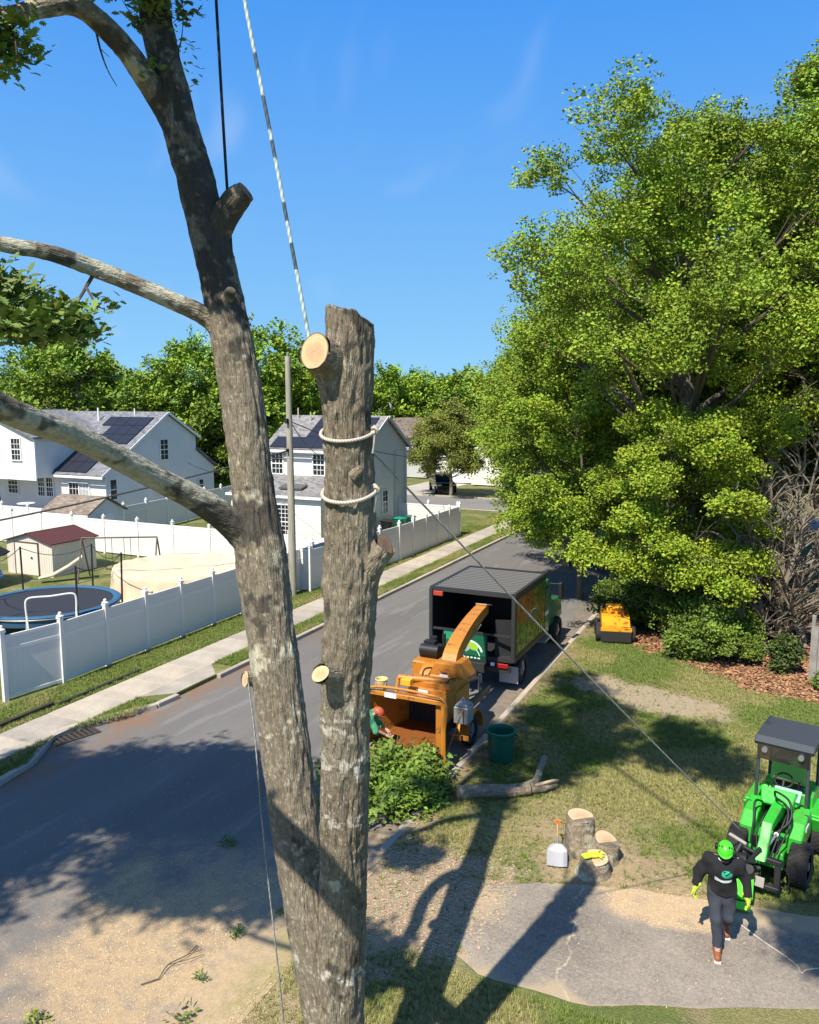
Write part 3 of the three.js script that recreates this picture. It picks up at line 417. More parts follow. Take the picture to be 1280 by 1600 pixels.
{ const o = shed('metal_shed', 'cream ribbed metal garden shed with a dark red roof', -32.0, -26.2, 3.0, 2.6, 1.56, 0.40, ribbed, mat([0.085, 0.024, 0.018], 0.75), 0);
  part('door', box(1.5, 1.5, 0.03, -0.15, 0.77, 0.02), mat([0.70, 0.64, 0.55], 0.5), o); part('door_frame', [box(0.05, 1.56, 0.05, -0.92, 0.78, 0.03), box(0.05, 1.56, 0.05, 0.62, 0.78, 0.03), box(1.6, 0.05, 0.05, -0.15, 1.56, 0.03)], mat([0.10, 0.07, 0.05], 0.6), o); part('handle', place(new THREE.SphereGeometry(0.05, 10, 8), 0.2, 0.85, 0.06), blackM, o); }
{ const o = thing('garden_shed', 'white garden shed with a brown grey gable roof behind the divider fence', 'shed', [-36.5, 0, -32.5]);
  part('wall', gableSide([[0, 0], [2.6, 0], [2.6, 1.95], [1.3, 2.65], [0, 1.95]], -1.7, 1.7), whiteSiding, o); part('roof', [roofSlab(-1.9, 1.85, [0.2, 1.88], [-1.3, 2.74], 0.07), roofSlab(-1.9, 1.85, [-2.8, 1.88], [-1.3, 2.74], 0.07)], shingles([0.25, 0.20, 0.155], 240), o); part('fascia', box(3.7, 0.1, 0.04, 0, 1.82, 0.22), trim, o); part('corner_board', [box(0.1, 1.9, 0.1, 1.68, 0.95, 0.0), box(0.1, 1.9, 0.1, -1.68, 0.95, 0)], trim, o); part('door', box(0.03, 1.7, 1.0, 1.715, 0.9, -1.3), trim, o); }
{ const o = thing('trampoline', 'round black trampoline with blue edge pad and netting poles', 'trampoline', [-24.3, 0, -20.6]), r = 2.5;
  part('mat', cyl(r - 0.28, r - 0.28, 0.02, 0, 0.82, 0, 0, 0, 0, 48), mat([0.022, 0.024, 0.032], 0.8), o); const pad = new THREE.TorusGeometry(r - 0.12, 0.15, 8, 60); pad.rotateX(Math.PI / 2); pad.scale(1, 0.3, 1); part('edge_pad', pad.translate(0, 0.84, 0), mat([0.03, 0.11, 0.21], 0.6), o);
  const ring = new THREE.TorusGeometry(r, 0.03, 8, 60); ring.rotateX(Math.PI / 2); part('frame', ring.translate(0, 0.78, 0), steel, o); part('skirt', (() => { const g = new THREE.CylinderGeometry(r - 0.02, r - 0.05, 0.28, 60, 1, true); return g.translate(0, 0.66, 0); })(), mat([0.03, 0.09, 0.17], 0.7, { side: THREE.DoubleSide }), o);
  const tops = []; for (let i = 0; i < 6; i++) { const a = i / 6 * 2 * Math.PI + 0.35, x = Math.cos(a) * (r + 0.05), z = Math.sin(a) * (r + 0.05); part('leg', rod([x, 0, z], [x, 0.8, z], 0.03), steel, o); part('net_pole', rod([x, 0.5, z], [x * 1.02, 2.55, z * 1.02], 0.035), blackM, o); tops.push([x * 1.02, 2.5, z * 1.02]); }
  for (let i = 0; i < 6; i++) { const a = tops[i], b = tops[(i + 1) % 6], m = [(a[0] + b[0]) / 2 * 1.0, 2.16, (a[2] + b[2]) / 2 * 1.0]; part('net_rope', tube([a, [mix(a[0], m[0], 0.5), 2.25, mix(a[2], m[2], 0.5)], m, [mix(b[0], m[0], 0.5), 2.25, mix(b[2], m[2], 0.5)], b], 0.014, 5), blackM, o); } }
{ const o = thing('covered_pool', 'round above ground pool under a wrinkled beige tarpaulin', 'pool', [-23.0, 0, -26.3]), n = 120, pos = [], idx = [], rows = [[0, 1.16], [0.15, 1.15], [0.3, 1.14], [0.4, 1.13], [0.5, 1.13], [0.6, 1.13], [0.7, 1.15], [0.8, 1.17], [0.9, 1.2], [0.975, 1.26], [1.0, 1.24], [1.012, 1.1], [1.015, 0.9], [1.02, 0.65], [1.03, 0.4], [1.05, 0.15], [1.08, 0.02]];
  for (const [k, y] of rows) for (let i = 0; i < n; i++) { const a = i / n * 2 * Math.PI, f = fbm(Math.cos(a) * 9 + 20, Math.sin(a) * 9 + y, 3, 300) - 0.5, t = n3(Math.cos(a) * k * 5, y, Math.sin(a) * k * 5) - 0.5, r = 2.75 * k + (k > 0.98 ? f * 0.42 * (1.35 - y) : 0); pos.push(Math.cos(a) * r, y + (k < 0.98 ? t * 0.16 + 0.13 * (0.5 - Math.abs(2 * n3(Math.cos(a) * k * 4.2 + 9, 3, Math.sin(a) * k * 4.2) - 1)) * k : 0), Math.sin(a) * r); }
  for (let j = 0; j + 1 < rows.length; j++) for (let i = 0; i < n; i++) { const a = j * n + i, b = j * n + (i + 1) % n; idx.push(a, b, a + n, b, b + n, a + n); }
  const g = new THREE.BufferGeometry(); g.setAttribute('position', new THREE.Float32BufferAttribute(pos, 3)); g.setIndex(idx); g.computeVertexNormals(); part('tarpaulin', g, mat([0.68, 0.53, 0.36], 0.75, { side: THREE.DoubleSide }), o); part('pool_wall', cyl(2.6, 2.6, 1.0, 0, 0.5, 0, 0, 0, 0, 48), mat([0.5, 0.55, 0.6], 0.6), o); part('tie_rope', tube([[1.7, 1.22, 2.1], [1.85, 0.8, 2.3], [1.75, 0.4, 2.35]], 0.02, 5), mat([0.1, 0.09, 0.08], 0.8), o); }
{ const o = thing('swing_set', 'brown tube swing set with a cream slide beside the shed', 'swing set', [-27.6, 0, -26.8]), m = mat([0.10, 0.075, 0.06], 0.5);
  part('top_bar', rod([-1.3, 1.95, 0.3], [1.6, 1.95, -1.4], 0.04), m, o); for (const [x, z] of [[-1.3, 0.3], [1.6, -1.4]]) for (const d of [-0.75, 0.75]) part('leg', rod([x, 1.95, z], [x + d * 0.55, 0, z + d], 0.035), m, o);
  part('slide', (() => { const c = [[-1.35, 1.1, 0.3], [-1.75, 0.7, 0.75], [-2.2, 0.35, 1.25], [-2.6, 0.22, 1.65]]; return c.slice(1).map((b, i) => { const a = c[i], L = Math.hypot(b[0] - a[0], b[1] - a[1], b[2] - a[2]), g = new THREE.BoxGeometry(0.42, 0.05, L + 0.05); g.lookAt(V(b[0] - a[0], b[1] - a[1], b[2] - a[2])); return g.translate((a[0] + b[0]) / 2, (a[1] + b[1]) / 2, (a[2] + b[2]) / 2); }); })(), mat([0.7, 0.6, 0.42], 0.5), o);
  for (const t of [0.35, 0.6]) { const x = mix(-1.3, 1.6, t), z = mix(0.3, -1.4, t); part('swing', [rod([x - 0.2, 1.93, z], [x - 0.2, 0.5, z], 0.012), rod([x + 0.2, 1.93, z], [x + 0.2, 0.5, z], 0.012), box(0.46, 0.03, 0.18, x, 0.48, z)], mat([0.05, 0.05, 0.06], 0.7), o); } }
{ const o = thing('tubular_rack', 'white tubular metal frame standing behind the street fence', 'frame', [-21.6, 0, -18.4], 0.9); const wm = mat([0.72, 0.70, 0.68], 0.4); part('top_rail', tube([[-0.75, 1.1, 0], [-0.75, 1.72, 0], [-0.68, 1.8, 0], [0, 1.81, 0], [0.68, 1.82, 0], [0.75, 1.74, 0], [0.75, 1.1, 0]], 0.035, 8, 60), wm, o); for (const x of [-0.75, 0.75]) for (const d of [-0.3, 0.3]) part('leg', rod([x, 1.25, 0], [x + d * 0.2, 0, d], 0.03), wm, o); }
{ const o = thing('garden_parasol', 'black drooping garden parasol beside the cream metal shed', 'parasol', [-32.4, 0, -23.6]); part('canopy', lathe([[0.0, 2.15], [0.5, 2.02], [1.0, 1.75], [1.45, 1.45], [1.5, 1.4], [0.9, 1.68], [0, 2.05]], 10), mat([0.008, 0.008, 0.010], 0.8, { side: THREE.DoubleSide }), o); part('pole', cyl(0.03, 0.03, 2.1, 0, 1.05, 0), blackM, o); part('foot', cyl(0.25, 0.28, 0.1, 0, 0.05, 0), blackM, o); }
{ const o = thing('inflatable_pool', 'crumpled bright blue paddling pool under the black parasol', 'paddling pool', [-31.7, 0, -23.4]); const g = new THREE.TorusGeometry(0.7, 0.2, 10, 40), p = g.attributes.position; for (let i = 0; i < p.count; i++) p.setZ(i, p.getZ(i) + 0.25 * (n3(p.getX(i) * 3, p.getY(i) * 3, 1) - 0.3)); g.computeVertexNormals(); g.rotateX(-Math.PI / 2 + 0.2); part('ring', g.translate(0, 0.4, 0), mat([0.03, 0.24, 0.62], 0.35), o); part('floor', cyl(0.6, 0.6, 0.04, 0, 0.18, 0, 0.1), mat([0.1, 0.35, 0.7], 0.4), o); part('liner', cyl(0.72, 0.66, 0.35, 0, 0.175, 0), mat([0.02, 0.1, 0.3], 0.5), o); }
{ const R = rng(88), gs = [0, 1, 2].map(k => { const g = new THREE.IcosahedronGeometry(0.3, 1), p = g.attributes.position; for (let i = 0; i < p.count; i++) { const f = 0.75 + 0.5 * n3(p.getX(i) * 4 + k * 9, p.getY(i) * 4, p.getZ(i) * 4); p.setXYZ(i, p.getX(i) * f * 1.2, p.getY(i) * f * 0.7, p.getZ(i) * f); } g.computeVertexNormals(); return plain(g); }), o = thing('rock_pile', 'pile of pale stones at the back of the grass yard', 'stones', [-25.8, 0, -35.2]), ms = [mat([0.5, 0.47, 0.42], 0.9), mat([0.36, 0.34, 0.31], 0.9)];
  for (let i = 0; i < 26; i++) { const m = same('stone', gs[i % 3], ms[i % 2], o, (R() - 0.6) * 4, 0.1 + 0.35 * R() * (1 - i / 40), (R() - 0.5) * 1.4, R() * 6); m.scale.setScalar(0.6 + 0.7 * R()); } }
// ---------------------------------------------------------------- utility pole and wires
{ const o = thing('utility_pole', 'weathered wooden utility pole rising beside the white street fence', 'pole', [-18.5, 0, -28.0]); const pm = new THREE.MeshStandardMaterial({ roughness: 0.9, map: (() => { const t = tex(128, 512, (u, v) => { const k = 0.6 + 0.7 * fbmT(u * 24, v * 6, 24, 6, 4, 320); return [0.34 * k, 0.32 * k, 0.25 * k]; }); t.repeat.set(2, 0.4); return t; })() });
  part('shaft', sweep([[0, 0, 0], [0.01, 4, 0], [-0.02, 9.95, 0]], [0.17, 0.15, 0.115], { seg: 16, tile: 1, tileV: 1 }), pm, o, true); part('bracket', [box(0.1, 0.2, 0.35, 0, 7.35, 0.1), box(0.08, 0.15, 0.32, 0, 6.15, 0.1)], darkSteel, o); part('insulator', cyl(0.05, 0.06, 0.16, -0.02, 10.0, 0), steel, o); }
function wire(label, a, b, sag, r = 0.016) { const p = []; for (let i = 0; i <= 12; i++) { const t = i / 12; p.push([mix(a[0], b[0], t), mix(a[1], b[1], t) - sag * 4 * t * (1 - t), mix(a[2], b[2], t)]); } one('overhead_cable', label, 'cable', tube(p, r, 6, 40), blackM, 'overhead cables on the pole'); }
wire('thick black cable sagging from the pole across the pool yard', [-18.5, 6.15, -28.0], [-30.5, 2.9, -17.5], 0.25, 0.035); wire('thin black cable from the pole to the solar house', [-18.5, 7.4, -28.0], [-24.4, 5.0, -40.2], 0.3, 0.02);
wire('thin black cable from the pole past the house gable to the cross street', [-18.5, 7.35, -28.0], [-19.5, 5.4, -60.0], 1.6, 0.02); wire('thin top wire from the pole to the far left trees', [-18.5, 9.95, -28], [-50, 10.3, -45], 0.6, 0.014); wire('black cable from the pole to the townhouse roof', [-18.5, 6.1, -28], [-40, 3.6, -47], 0.8, 0.022);
// ---------------------------------------------------------------- parked cars far away
function car(name, label, x, z, ry, paint, pickup, group) {
  const o = thing(name, label, pickup ? 'truck' : 'car', [x, -0.1, z], ry, group), pm = new THREE.MeshPhysicalMaterial({ color: lin(...paint), roughness: 0.3, clearcoat: 1, clearcoatRoughness: 0.08 });
  const side = pickup ? [[-2.6, 0.45], [2.5, 0.45], [2.6, 0.9], [2.45, 1.08], [1.25, 1.15], [-2.6, 1.12]] : [[-2.2, 0.4], [2.2, 0.4], [2.28, 0.75], [2.1, 0.95], [1.1, 1.05], [-2.15, 1.08], [-2.28, 0.8]];
  const cab = pickup ? [[1.3, 1.1], [0.7, 1.72], [-0.6, 1.75], [-0.75, 1.1]] : [[1.2, 1.02], [0.45, 1.62], [-1.5, 1.66], [-2.05, 1.05]];
  part('body', prism(side, 1.8, 0.08), pm, o); const c = part('cabin', prism(cab, 1.55, 0.06), pm, o); part('window', [prism(cab.map(([a, b], i) => [a * 0.9, b * 0.97 + 0.03]), 1.57)], glass, c);
  part('windscreen', box(0.03, 0.62, 1.35, (cab[0][0] + cab[1][0]) / 2 + 0.05, (cab[0][1] + cab[1][1]) / 2, 0, 0, 0, Math.atan2(cab[0][0] - cab[1][0], cab[1][1] - cab[0][1])), glass, o);
  for (const sx of [-1.4, 1.45]) for (const sz of [-0.85, 0.85]) { const w = part('wheel', cyl(0.34, 0.34, 0.22, sx, 0.34, sz, Math.PI / 2, 0, 0, 20), rubber, o); part('rim', cyl(0.2, 0.2, 0.24, sx, 0.34, sz, Math.PI / 2, 0, 0, 12), steel, w); }
  for (const sz of [-0.65, 0.65]) { part('headlight', rbox(0.1, 0.14, 0.35, 0.03, 2.22 + (pickup ? 0.32 : 0), 0.8, sz), mat([0.8, 0.8, 0.8], 0.1), o); part('tail_light', rbox(0.06, 0.3, 0.2, 0.02, -2.25 - (pickup ? 0.33 : 0), 0.88, sz), mat([0.35, 0.01, 0.01], 0.2), o); } return o;
}
car('parked_car', 'black car parked on the far concrete driveway', -28.2, -67.6, -1.0, [0.008, 0.008, 0.009]);
car('parked_car', 'black car half hidden under trees beside the far driveway', -17.5, -70.5, 0.2, [0.01, 0.01, 0.012]);
car('parked_pickup', 'bright green pickup truck parked under the overhanging trees', -7.6, -41.5, Math.PI / 2, [0.01, 0.42, 0.16], true);
// ---------------------------------------------------------------- chip truck
const wheelG = {};
function wheel(parent, x, y, z, r, w, rimM, name = 'wheel', lugs = 0) {
  const t = new THREE.Group(); t.name = name; t.position.set(x, y, z); parent.add(t); const k = r + '_' + w + '_' + lugs;
  wheelG[k] ??= (() => { const tyre = lathe([[r * 0.55, -w / 2 + 0.02], [r * 0.8, -w / 2], [r * 0.95, -w / 2 + 0.01], [r, -w * 0.32], [r * 1.005, 0], [r, w * 0.32], [r * 0.95, w / 2 - 0.01], [r * 0.8, w / 2], [r * 0.55, w / 2 - 0.02]], 36); tyre.rotateZ(Math.PI / 2); const gs = [tyre]; for (let i = 0; i < lugs; i++) { const a = i / lugs * 2 * Math.PI; for (let b = 0; b < 5; b++) { const g = box(w * 0.13, 0.016, 2 * Math.PI * r / lugs * 0.62, (b - 2) * w * 0.175, r + 0.002, 0, 0, 0, 0); g.rotateX(a + (b % 2) * Math.PI / lugs); gs.push(g); } } const hub = [cyl(r * 0.55, r * 0.55, w * 0.55, 0, 0, 0, 0, 0, Math.PI / 2, 24), cyl(r * 0.2, r * 0.2, w * 0.9, 0, 0, 0, 0, 0, Math.PI / 2, 12)]; return [join(gs), join(hub)]; })();
  same('tyre', wheelG[k][0], rubber, t); same('rim', wheelG[k][1], rimM, t); return t;
}
{ const o = thing('chip_truck', 'dark chip truck with open rear box and leafy printed side', 'truck', [-7.82, -0.1, -21.0]), W = 1.28, top = 2.9, L = 3.15, y0 = 1.0;
  const dark = mat([0.02, 0.02, 0.021], 0.6), roofM = mat([0.045, 0.044, 0.042], 0.5), ribM = mat([0.12, 0.115, 0.105], 0.5), frameM = mat([0.03, 0.03, 0.03], 0.5), green = new THREE.MeshPhysicalMaterial({ color: lin(0.008, 0.19, 0.075), roughness: 0.4, clearcoat: 0.6 });
  part('box_floor', box(2 * W, 0.1, L, 0, y0, -L / 2), frameM, o); part('box_front', box(2 * W - 0.1, top - y0 - 0.1, 0.06, 0, (top + y0) / 2, -L + 0.04), dark, o); part('box_side', box(0.06, top - y0 - 0.08, L - 0.02, -W + 0.03, (top + y0) / 2 + 0.01, -L / 2), dark, o);
  const side = part('box_side', box(0.06, top - y0 - 0.08, L - 0.02, W - 0.03, (top + y0) / 2 + 0.01, -L / 2), dark, o);
  { const c = document.createElement('canvas'); c.width = 1024; c.height = 512; const x = c.getContext('2d'), R = rng(77); x.fillStyle = '#2f4418'; x.fillRect(0, 0, 1024, 512);
    const leafShape = (px, py, s, a, col) => { x.save(); x.translate(px, py); x.rotate(a); x.fillStyle = col; x.beginPath(); x.moveTo(-s, 0); x.quadraticCurveTo(0, -s * 0.62, s, 0); x.quadraticCurveTo(0, s * 0.62, -s, 0); x.fill(); x.strokeStyle = '#22330f'; x.lineWidth = 1.5; x.beginPath(); x.moveTo(-s, 0); x.lineTo(s, 0); x.stroke(); x.restore(); };
    for (let i = 0; i < 520; i++) { const px = R() * 1024, py = R() * 512, t = R(); leafShape(px, py, 18 + 34 * R(), R() * 6.3, py < 190 + 90 * Math.sin(px * 0.006) && px < 640 ? ['#a8521a', '#c26a20', '#7d3c14', '#8a5a1c'][i % 4] : py > 330 ? ['#8ea42c', '#a9b63c', '#6f8a24', '#55761f'][i % 4] : ['#3f6a22', '#56842a', '#2c5020', '#7d8f2e'][i % 4]); }
    x.fillStyle = '#0f5a44'; x.beginPath(); x.ellipse(560, 250, 150, 58, -0.08, 0, 6.3); x.fill(); x.strokeStyle = '#d9e6cf'; x.lineWidth = 9; x.beginPath(); x.ellipse(560, 250, 128, 42, -0.08, 3.3, 6.0); x.stroke(); x.fillStyle = '#1d160d'; for (let i = 0; i < 3; i++) x.fillRect(800 + i * 70, 60, 22, 452);
    const tx = new THREE.CanvasTexture(c); tx.colorSpace = THREE.SRGBColorSpace; const m = new THREE.MeshStandardMaterial({ roughness: 0.45, map: tx });
    const g = new THREE.PlaneGeometry(L - 0.24, top - y0 - 0.3); g.rotateY(Math.PI / 2); g.translate(W + 0.004, (top + y0) / 2 + 0.01, -L / 2); part('side_print', g, m, side, true); }
  part('roof', box(2 * W - 0.02, 0.05, L - 0.02, 0, top - 0.04, -L / 2), roofM, o); for (let i = 0; i < 14; i++) part('roof_rib', rbox(2 * W - 0.14, 0.05, 0.085, 0.012, 0, top + 0.012, -0.2 - i * (L - 0.4) / 13), ribM, o);
  part('frame_rail', [box(0.09, 0.1, L + 0.06, W - 0.03, top, -L / 2), box(0.09, 0.1, L + 0.06, -W + 0.03, top, -L / 2), box(2 * W - 0.1, 0.12, 0.1, 0, top - 0.01, 0.0), box(2 * W - 0.1, 0.1, 0.1, 0, top, -L)], frameM, o);
  for (const s of [-1, 1]) part('rear_post', box(0.1, top - y0, 0.11, s * (W - 0.03), (top + y0) / 2, 0.03), frameM, o);
  part('marker_light', rbox(0.3, 0.14, 0.04, 0.02, -W + 0.25, top - 0.14, 0.06), mat([0.42, 0.05, 0.03], 0.3), o); part('tailgate_bar', box(2 * W - 0.2, 0.06, 0.06, 0, 1.72, 0.03), frameM, o);
  { const c = document.createElement('canvas'); c.width = 256; c.height = 160; const x = c.getContext('2d'); x.fillStyle = '#0b5a3c'; x.fillRect(0, 0, 256, 160); x.fillStyle = '#1c8f68'; x.fillRect(0, 0, 70, 52); x.strokeStyle = '#dfeee0'; x.lineWidth = 12; x.beginPath(); x.arc(150, 130, 84, 3.5, 6.0); x.stroke(); x.lineWidth = 5; x.beginPath(); x.arc(150, 150, 70, 3.4, 6.1); x.stroke(); x.fillStyle = '#8fbf34'; x.beginPath(); x.ellipse(176, 78, 34, 22, 0.4, 0, 6.3); x.fill(); x.fillStyle = '#9aa39b'; x.beginPath(); x.ellipse(130, 92, 30, 22, -0.3, 0, 6.3); x.fill(); x.fillStyle = '#053a27'; x.fillRect(0, 132, 256, 28); x.fillStyle = '#cfe2d2'; for (let i = 0; i < 9; i++) x.fillRect(30 + i * 22, 142, 14, 9);
    const t = new THREE.CanvasTexture(c); t.colorSpace = THREE.SRGBColorSpace; const g = new THREE.PlaneGeometry(1.3, 0.78); g.translate(-0.2, 1.3, 0.035); part('tailgate_panel', box(1.36, 0.84, 0.04, -0.2, 1.3, 0.01), dark, o); part('tailgate_sign', g, new THREE.MeshStandardMaterial({ map: t, roughness: 0.5 }), o, true); }
  part('rear_door', box(0.62, 1.1, 0.05, 0.92, 1.55, -0.3, 0, 0.35), dark, o);
  part('chassis', [box(0.9, 0.24, 6.2, 0, 0.75, -2.9), box(2.3, 0.14, 0.18, 0, 0.72, -0.05), box(0.5, 0.3, 0.5, 0, 0.55, 0.0)], frameM, o); part('hitch', [rod([0, 0.5, 0.1], [0, 0.5, 0.5], 0.05), place(new THREE.SphereGeometry(0.06, 10, 8), 0, 0.56, 0.48)], steel, o);
  for (const s of [-1, 1]) { part('tail_light', [rbox(0.34, 0.13, 0.05, 0.02, s * 0.95, 0.86, 0.07)], mat([0.32, 0.012, 0.01], 0.25), o); part('reverse_light', rbox(0.12, 0.1, 0.05, 0.02, s * 0.66, 0.88, 0.07), mat([0.75, 0.75, 0.72], 0.2), o); part('mud_flap', box(0.56, 0.5, 0.02, s * 0.95, 0.42, -0.55), s > 0 ? mat([0.42, 0.42, 0.43], 0.6) : rubber, o); for (const d of [0.86, 1.12]) wheel(o, s * d * 0.98, 0.46, -1.15, 0.46, 0.25, steel); wheel(o, s * 1.0, 0.46, -5.9, 0.46, 0.26, steel); }
  const cab = prism([[-3.75, 0.7], [-3.75, 2.35], [-3.9, 2.45], [-5.0, 2.42], [-5.45, 1.6], [-6.7, 1.45], [-6.85, 0.75]].map(([z, y]) => [-z, y]), 2.15, 0.06); cab.rotateY(Math.PI / 2); part('cab', cab.translate(0.05, 0, 0), green, o);
  part('door_window', box(0.02, 0.55, 0.85, 1.14, 1.95, -4.45), glass, o); part('rear_window', box(1.4, 0.5, 0.02, 0, 2.0, -3.73), glass, o); part('door', rbox(0.04, 1.5, 1.05, 0.015, 1.135, 1.4, -4.4), green, o); part('door_stripe', box(0.012, 0.13, 0.9, 1.162, 1.35, -4.4), mat([0.75, 0.75, 0.72], 0.4), o);
  { const m = part('mirror', rbox(0.12, 0.55, 0.26, 0.04, 1.5, 2.05, -5.1), blackM, o); part('mirror_arm', [rod([1.1, 2.25, -5.1], [1.5, 2.25, -5.1], 0.02), rod([1.1, 1.85, -5.1], [1.5, 1.85, -5.1], 0.02)], blackM, m); } part('step', box(0.3, 0.08, 0.8, 1.15, 0.55, -4.4), steel, o); part('exhaust', cyl(0.06, 0.06, 1.9, 1.22, 1.9, -3.62), darkSteel, o);
  for (const c of o.children) if (['cab', 'door_window', 'rear_window', 'door', 'door_stripe', 'mirror', 'step', 'exhaust'].includes(c.name)) c.position.set(-0.14, 0, 0.36); else if (c.name === 'wheel' && c.position.z < -4) c.position.z += 0.36; }
// ---------------------------------------------------------------- wood chipper
{ const o = thing('wood_chipper', 'orange towable wood chipper with tall discharge chute', 'wood chipper', [-7.45, -0.1, -17.5]);
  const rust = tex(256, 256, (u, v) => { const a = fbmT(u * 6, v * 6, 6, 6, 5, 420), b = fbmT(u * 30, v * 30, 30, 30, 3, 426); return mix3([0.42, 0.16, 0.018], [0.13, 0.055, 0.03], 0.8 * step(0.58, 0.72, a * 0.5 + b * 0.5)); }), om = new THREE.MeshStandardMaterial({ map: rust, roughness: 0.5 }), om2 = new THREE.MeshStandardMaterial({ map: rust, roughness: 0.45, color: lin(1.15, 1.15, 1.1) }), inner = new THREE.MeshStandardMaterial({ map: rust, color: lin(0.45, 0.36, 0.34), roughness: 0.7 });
  const quad = (a, b, c, d, t = 0.03) => { const A = V(...a), B = V(...b), D = V(...d), n = B.clone().sub(A).cross(D.clone().sub(A)).normalize().multiplyScalar(t), P = [a, b, c, d].map(p => V(...p)), Q = P.map(p => p.clone().add(n)), g = new THREE.BufferGeometry(), v = []; const f = (p, q, r, s) => v.push(...p.toArray(), ...q.toArray(), ...r.toArray(), ...p.toArray(), ...r.toArray(), ...s.toArray()); f(P[0], P[3], P[2], P[1]); f(Q[0], Q[1], Q[2], Q[3]); for (let i = 0; i < 4; i++) { const j = (i + 1) % 4; f(P[i], P[j], Q[j], Q[i]); } g.setAttribute('position', new THREE.Float32BufferAttribute(v, 3)); g.computeVertexNormals(); return g; };
  const z1 = 1.75, z0 = 0.55, w1 = 0.92, w0 = 0.45, b1 = 0.42, t1 = 1.62, b0 = 0.6, t0 = 1.25;
  part('hopper_plate', quad([-w1, t1, z1], [w1, t1, z1], [w0, t0, z0], [-w0, t0, z0]), om2, o); part('hopper_plate', quad([-w1, b1, z1], [w1, b1, z1], [w0, b0, z0], [-w0, b0, z0]), inner, o); part('hopper_plate', quad([-w1, b1, z1], [-w1, t1, z1], [-w0, t0, z0], [-w0, b0, z0]), om, o); part('hopper_plate', quad([w1, b1, z1], [w1, t1, z1], [w0, t0, z0], [w0, b0, z0]), om, o);
  part('hopper_rim', [rbox(2 * w1 + 0.1, 0.11, 0.1, 0.02, 0, t1 + 0.03, z1), rbox(0.1, t1 - b1 + 0.05, 0.1, 0.02, w1 + 0.02, (t1 + b1) / 2, z1), rbox(0.1, t1 - b1 + 0.05, 0.1, 0.02, -w1 - 0.02, (t1 + b1) / 2, z1)], om2, o);
  part('control_bar', tube([[w1 + 0.1, b1 - 0.1, z1 + 0.12], [w1 + 0.1, 1.0, z1 + 0.14], [w1 + 0.08, t1 + 0.12, z1 + 0.1], [0.5, t1 + 0.2, z1 + 0.06], [-0.6, t1 + 0.2, z1 + 0.06], [-w1, t1 + 0.14, z1 + 0.08]], 0.032, 8, 50), om2, o); part('side_post', [rbox(0.2, 1.25, 0.16, 0.02, w1 - 0.1, 0.98, z1 - 0.14)], om, o);
  part('feed_tray', quad([-0.85, b1 - 0.02, z1], [0.85, b1 - 0.02, z1], [0.8, 0.3, z1 + 0.62], [-0.8, 0.3, z1 + 0.62]), inner, o);
  part('feed_curtain', (() => { const gs = []; for (let i = 0; i < 6; i++) gs.push(box(0.14, 0.6, 0.012, -0.38 + i * 0.15, 0.93, z0 + 0.02 + 0.004 * i)); return gs; })(), rubber, o);
  part('roller_housing', [rbox(1.0, 0.85, 0.75, 0.04, 0, 1.02, 0.18), rbox(1.15, 0.14, 0.5, 0.03, 0, 1.5, 0.2)], om, o); part('crush_arm', [rod([-0.75, 1.62, 0.55], [0.5, 1.58, 0.2], 0.075, 10), rod([-0.75, 1.62, 0.55], [-0.75, 1.2, 0.7], 0.05)], om2, o);
  const drum = cyl(0.55, 0.55, 0.95, 0, 1.2, -0.5, 0, 0, Math.PI / 2, 28); part('drum_housing', [drum, rbox(1.05, 0.7, 1.0, 0.05, 0, 0.85, -0.5)], om2, o); part('drum_cover', prism([[-0.5, 0], [0.5, 0], [0.32, 0.35], [-0.32, 0.35]], 0.7, 0.03).translate(0.25, 1.55, -0.45), om, o);
  part('engine_cover', [rbox(0.72, 0.75, 0.95, 0.06, -0.52, 1.35, -0.95)], om2, o); { const e = part('engine', [rbox(0.5, 0.26, 0.55, 0.04, -0.55, 1.86, -1.05), cyl(0.14, 0.14, 0.5, -0.5, 1.95, -0.8, 0, 0, Math.PI / 2), cyl(0.05, 0.05, 0.35, -0.3, 2.1, -1.25), box(0.3, 0.12, 0.2, -0.62, 2.04, -1.1)], blackM, o); part('air_filter', cyl(0.1, 0.1, 0.3, -0.62, 2.0, -1.3), blackM, e); }
  for (let i = 0; i < 4; i++) part('cooling_louvre', box(0.02, 0.5, 0.035, -0.3 + i * 0.06, 1.4, -0.465 + 0.002 * i), blackM, o);
  { // chute: a bent square duct
    const c = new THREE.CatmullRomCurve3([V(0.2, 1.6, -0.4), V(0.2, 1.95, -0.6), V(0.18, 2.2, -1.15), V(0.12, 2.38, -2.0), V(0.08, 2.5, -2.85), V(0.06, 2.52, -3.25)]), pos = [], idx = [], n = 26; for (let j = 0; j <= n; j++) { const u = j / n, P = c.getPointAt(u), T = c.getTangentAt(u), R = V(1, 0, 0), U = R.clone().cross(T).normalize().negate(), w = mix(0.19, 0.15, u), h = mix(0.19, 0.13, u); for (const [a, b] of [[-1, -1], [1, -1], [1, 1], [-1, 1]]) { const q = P.clone().add(R.clone().multiplyScalar(a * w)).add(U.clone().multiplyScalar(b * h)); pos.push(q.x, q.y, q.z); } }
